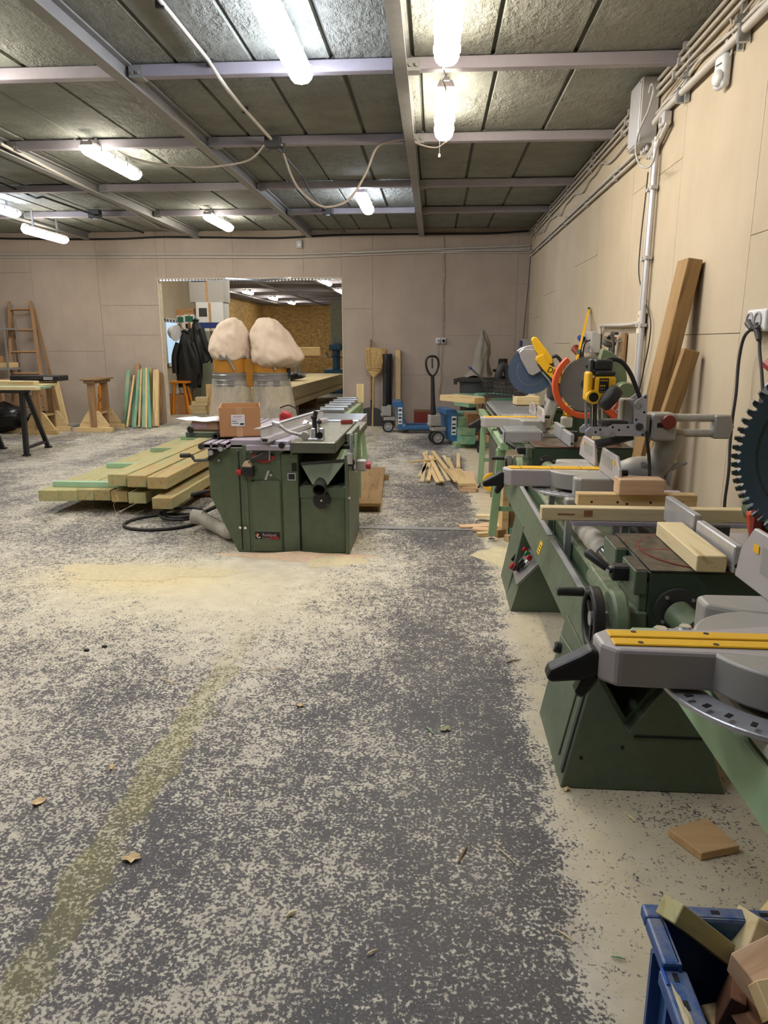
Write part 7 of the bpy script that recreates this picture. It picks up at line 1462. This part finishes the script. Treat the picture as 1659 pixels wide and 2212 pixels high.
# blue crate
t = thing('blue_crate', 'blue plastic stacking crate full of offcuts, bottom right', 'crate')
zr = .33
A, Bc = P(1384, 1950, Z=zr), P(1700, 1952, Z=zr)           # far-left rim corner, far rim
x0, y1 = A.x, A.y; W_, D_ = .62, .44; y0 = y1-D_; x1 = x0+W_
th = .022
def wallp(b, xa, ya, xb, yb, z0, z1): b.bx(min(xa, xb), max(xa, xb), min(ya, yb), max(ya, yb), z0, z1)
i_ = .03
b = B(); wallp(b, x0+i_, y1-i_, x1-i_, y1-i_-.006, .012, zr); b.build('far_wall', 'blue_bin', t)
b = B(); wallp(b, x0+i_, y0+i_, x1-i_, y0+i_+.006, .012, zr); b.build('near_wall', 'blue_bin', t)
# left wall drops to a pick opening in the middle
b = B(); b.prism([(y0+i_, .012), (y1-i_, .012), (y1-i_, zr), (y1-.155, zr), (y1-.165, zr-.045), (y0+.10, zr-.045), (y0+.09, zr), (y0+i_, zr)], 'x', x0+i_, x0+i_+.006); b.build('left_wall', 'blue_bin', t)
b = B(); wallp(b, x1-i_-.006, y0+i_, x1-i_, y1-i_, .012, zr); b.build('right_wall', 'blue_bin', t)
B().bx(x0+i_, x1-i_, y0+i_, y1-i_, .004, .012).build('bottom', 'blue_bin', t)
def rim(xa, xb, ya, yb, z0, z1): return B().bx(xa, xb, ya, yb, z0, z1).build('rim', 'blue_bin', t, bevel=.006, seg=2)
r1 = rim(x0, x1, y1-i_-.008, y1, zr-.03, zr); rim(x0, x1, y0, y0+i_+.008, zr-.03, zr); rim(x0, x0+i_+.008, y1-.155, y1-i_-.008, zr-.03, zr); r2 = rim(x0-.006, x0+.048, y0+.05, y1-.15, zr-.05, zr-.016); rim(x1-i_-.008, x1, y0, y1, zr-.03, zr)
for x_ in (.14, .24, .36): B().bx(x0+x_, x0+x_+.018, y1-.022, y1-.012, zr-.0005, zr+.001).build('rim_slot', 'black_matt', r1)
for y_ in (.20, .26, .32): B().bx(x0+.016, x0+.026, y0+y_-.06, y0+y_-.04, zr-.0165, zr-.015).build('rim_slot', 'black_matt', r2)
for y_ in (.06, .16, .26, .36): B().bx(x0+.006, x0+i_, y0+y_, y0+y_+.012, .02, zr-.05).build('rib', 'blue_bin', t)
B().bx(x0-.002, x0+.004, y1-.19, y1-.15, zr-.05, zr-.012).build('clip', 'blue_bright', t, bevel=.002); B().bx(x0+.022, x0+.0295, y0+.06, y1-.2, .06, zr-.055).build('panel', 'blue_bright', t)
for k in range(6): B().bx(x0+.06+.09*k, x0+.07+.09*k, y1-i_, y1-.008, .02, zr-.03).build('rib', 'blue_bin', t)
for x_ in (.0, .58):
    for y_ in (.0, .40): B().bx(x0+i_+x_*.9, x0+i_+x_*.9+.04, y0+i_+y_*.85, y0+i_+y_*.85+.04, 0, .005).build('foot', 'blue_bin', t)
heap('crate_dust', (x0+.012, y1-.28, zr-.016), .008, .085, .006, 'sawdust_pile', 'line of sawdust on the left rim of the blue crate', 8)
# offcuts inside, leaning on each other
def pix_block(name, a, c, wd, th_, mat, label, upv, za, zc):
    pa, pc_ = P(*a, Z=za), P(*c, Z=zc); o = stick(name, pa, pc_, wd, th_, mat, upv=upv, bevel=.002); tag(o, label, 'offcut', 'offcuts in the blue crate'); return o
pix_block('offcut', (1445, 1962), (1592, 2075), .060, .042, 'treated', 'long green-topped batten leaning on the crate rim', (-.2, .3, 1), zr+.035, zr-.10)
pix_block('offcut', (1600, 2010), (1690, 2060), .085, .085, 'pine_pale', 'pale square offcut at the back right of the crate', (.2, .5, 1), zr-.02, zr-.06)
pix_block('offcut', (1650, 1975), (1700, 2010), .07, .07, 'pine', 'pine offcut behind the pale square one', (.2, .1, 1), zr-.03, zr-.05)
pix_block('offcut', (1615, 2130), (1720, 2075), .095, .06, 'pine_pink', 'big pinkish square offcut lying on the others', (-.3, -.4, 1), zr+.0, zr+.02)
pix_block('offcut', (1640, 2165), (1740, 2150), .06, .05, 'pine', 'small pine offcut in front of the pinkish one', (.3, -.6, 1), zr+.02, zr+.03)
pix_block('offcut', (1555, 2205), (1600, 2120), .09, .03, 'offcut_rosy', 'reddish brown offcut standing at the crate side', (-.6, .2, .5), zr-.20, zr-.07)
pix_block('offcut', (1620, 2240), (1680, 2180), .12, .04, 'offcut_rosy', 'rosy wide offcut near the bottom edge', (-.2, -.3, 1), zr-.14, zr-.07)
pix_block('offcut', (1530, 2230), (1600, 2215), .08, .05, 'pine', 'pine offcut deep in the crate near its left wall', (0, 0, 1), zr-.2, zr-.2)
pix_block('offcut', (1475, 1985), (1482, 2030), .05, .02, 'pine_pale', 'small pale chip wedged in the far left crate corner', (1, 0, .2), zr-.04, zr-.10)
# leaves, splinters, chips
def leaf(px, py, s, rot, mat, label, seed):
    rnd = random.Random(seed); p = P(px, py, Z=0); n_ = 12; ring = []
    for i in range(n_):
        a = 2*PI*i/n_; r_ = s*(.75+.35*rnd.random()); ring.append((r_*math.cos(a)*1.2, r_*.8*math.sin(a), .004+.010*rnd.random()))
    vs = [(0, 0, .005)]+ring; fs = [(0, 1+i, 1+(i+1) % n_) for i in range(n_)]
    o = B().add(vs, fs).build('dry_leaf', mat, loc=(p.x, p.y, .001), rot=(0, 0, rot)); md = o.modifiers.new('s', 'SOLIDIFY'); md.thickness = .0012; tag(o, label, 'leaf', 'dry leaves on the floor')
leaf(285, 1857, .024, .3, 'leaf', 'largest dry tan leaf on the floor beside the yellow line', 1); leaf(84, 1735, .022, .9, 'leaf', 'dry leaf at far left of the yellow line', 2); leaf(241, 1660, .014, 2, 'leaf', 'small orange leaf left of the yellow line', 3); leaf(648, 1526, .016, .2, 'leaf', 'yellow leaf alone in the middle of the floor', 4); leaf(962, 1578, .018, .5, 'leaf_green', 'pale green leaf in the dark lane', 5)
leaf(1222, 1708, .012, .5, 'leaf', 'tiny tan chip at the foot of the near pedestal', 9)
for k, (a, c, r_, l) in enumerate((((990, 1862), (1010, 1825), .004, 'thick pale splinter on the dark lane'), ((1072, 1828), (1122, 1872), .0022, 'long thin splinter right of the thick one'), ((922, 1570), (936, 1585), .005, 'pale splinter beside the green leaf'), ((345, 1465), (378, 1477), .003, 'pale straw on the left floor'), ((793, 2062), (815, 2050), .003, 'pale splinter near the bottom centre'), ((618, 1980), (640, 1968), .006, 'flat pale chip left of the bottom centre'), ((1203, 2008), (1240, 2035), .003, 'yellow splinter left of the blue crate'), ((1348, 1755), (1378, 1778), .003, 'white splinter in front of the near pedestal'), ((495, 1704), (497, 1722), .003, 'tiny yellow straw near the yellow line'), ((545, 1448), (620, 1444), .0022, 'long straw in the bright dust'), ((1320, 2066), (1352, 2072), .003, 'greenish splinter by the crate'), ((1095, 1430), (1125, 1425), .004, 'dark twig near the machine feet'))):
    p, c2 = P(*a, Z=.005), P(*c, Z=.005); tag(B().tube([p, p.lerp(c2, .5)+Vector((0, 0, .002)), c2], [r_*.6, r_, r_*.4], 5).build('splinter', 'pine_pale' if 'dark' not in l and 'green' not in l else ('old_wood' if 'dark' in l else 'treated_strong')), l, 'splinter', 'splinters on the floor')
for k, (px, py, l) in enumerate(((187, 1406, 'black crumb left in the bright dust'), (226, 1398, 'black flat chip right of the black crumb'))):
    p = P(px, py, Z=0); o = B().lathe([(0, 0), (.016, .003), (.012, .01), (0, .013)], n=7, sy=.7).build('black_chip', 'black', loc=(p.x, p.y, 0)); tag(o, l, 'chip')
# sawdust drifts along the machine
heap('sawdust_drift', (-1.95, 4.45, 0), .6, .16, .008, 'sawdust_pile', 'spread of yellow sawdust on the floor left of the machine', 14)

# ---- empties to the base of their things
bpy.context.view_layer.update()
for o in list(SC.objects):
    if o.type == 'EMPTY' and o.parent is None and o.location.length < 1e-6 and o.rotation_euler[:] == (0., 0., 0.):
        pts = []
        def rec(k):
            for c in k.children:
                if c.type == 'MESH': pts.extend([c.matrix_world @ Vector(v) for v in c.bound_box])
                rec(c)
        rec(o)
        if not pts: continue
        lo = Vector((min(p.x for p in pts), min(p.y for p in pts), min(p.z for p in pts))); hi = Vector((max(p.x for p in pts), max(p.y for p in pts), 0))
        base = Vector(((lo.x+hi.x)/2, (lo.y+hi.y)/2, lo.z)); o.location = base
        for c in o.children: c.location = Vector(c.location)-base
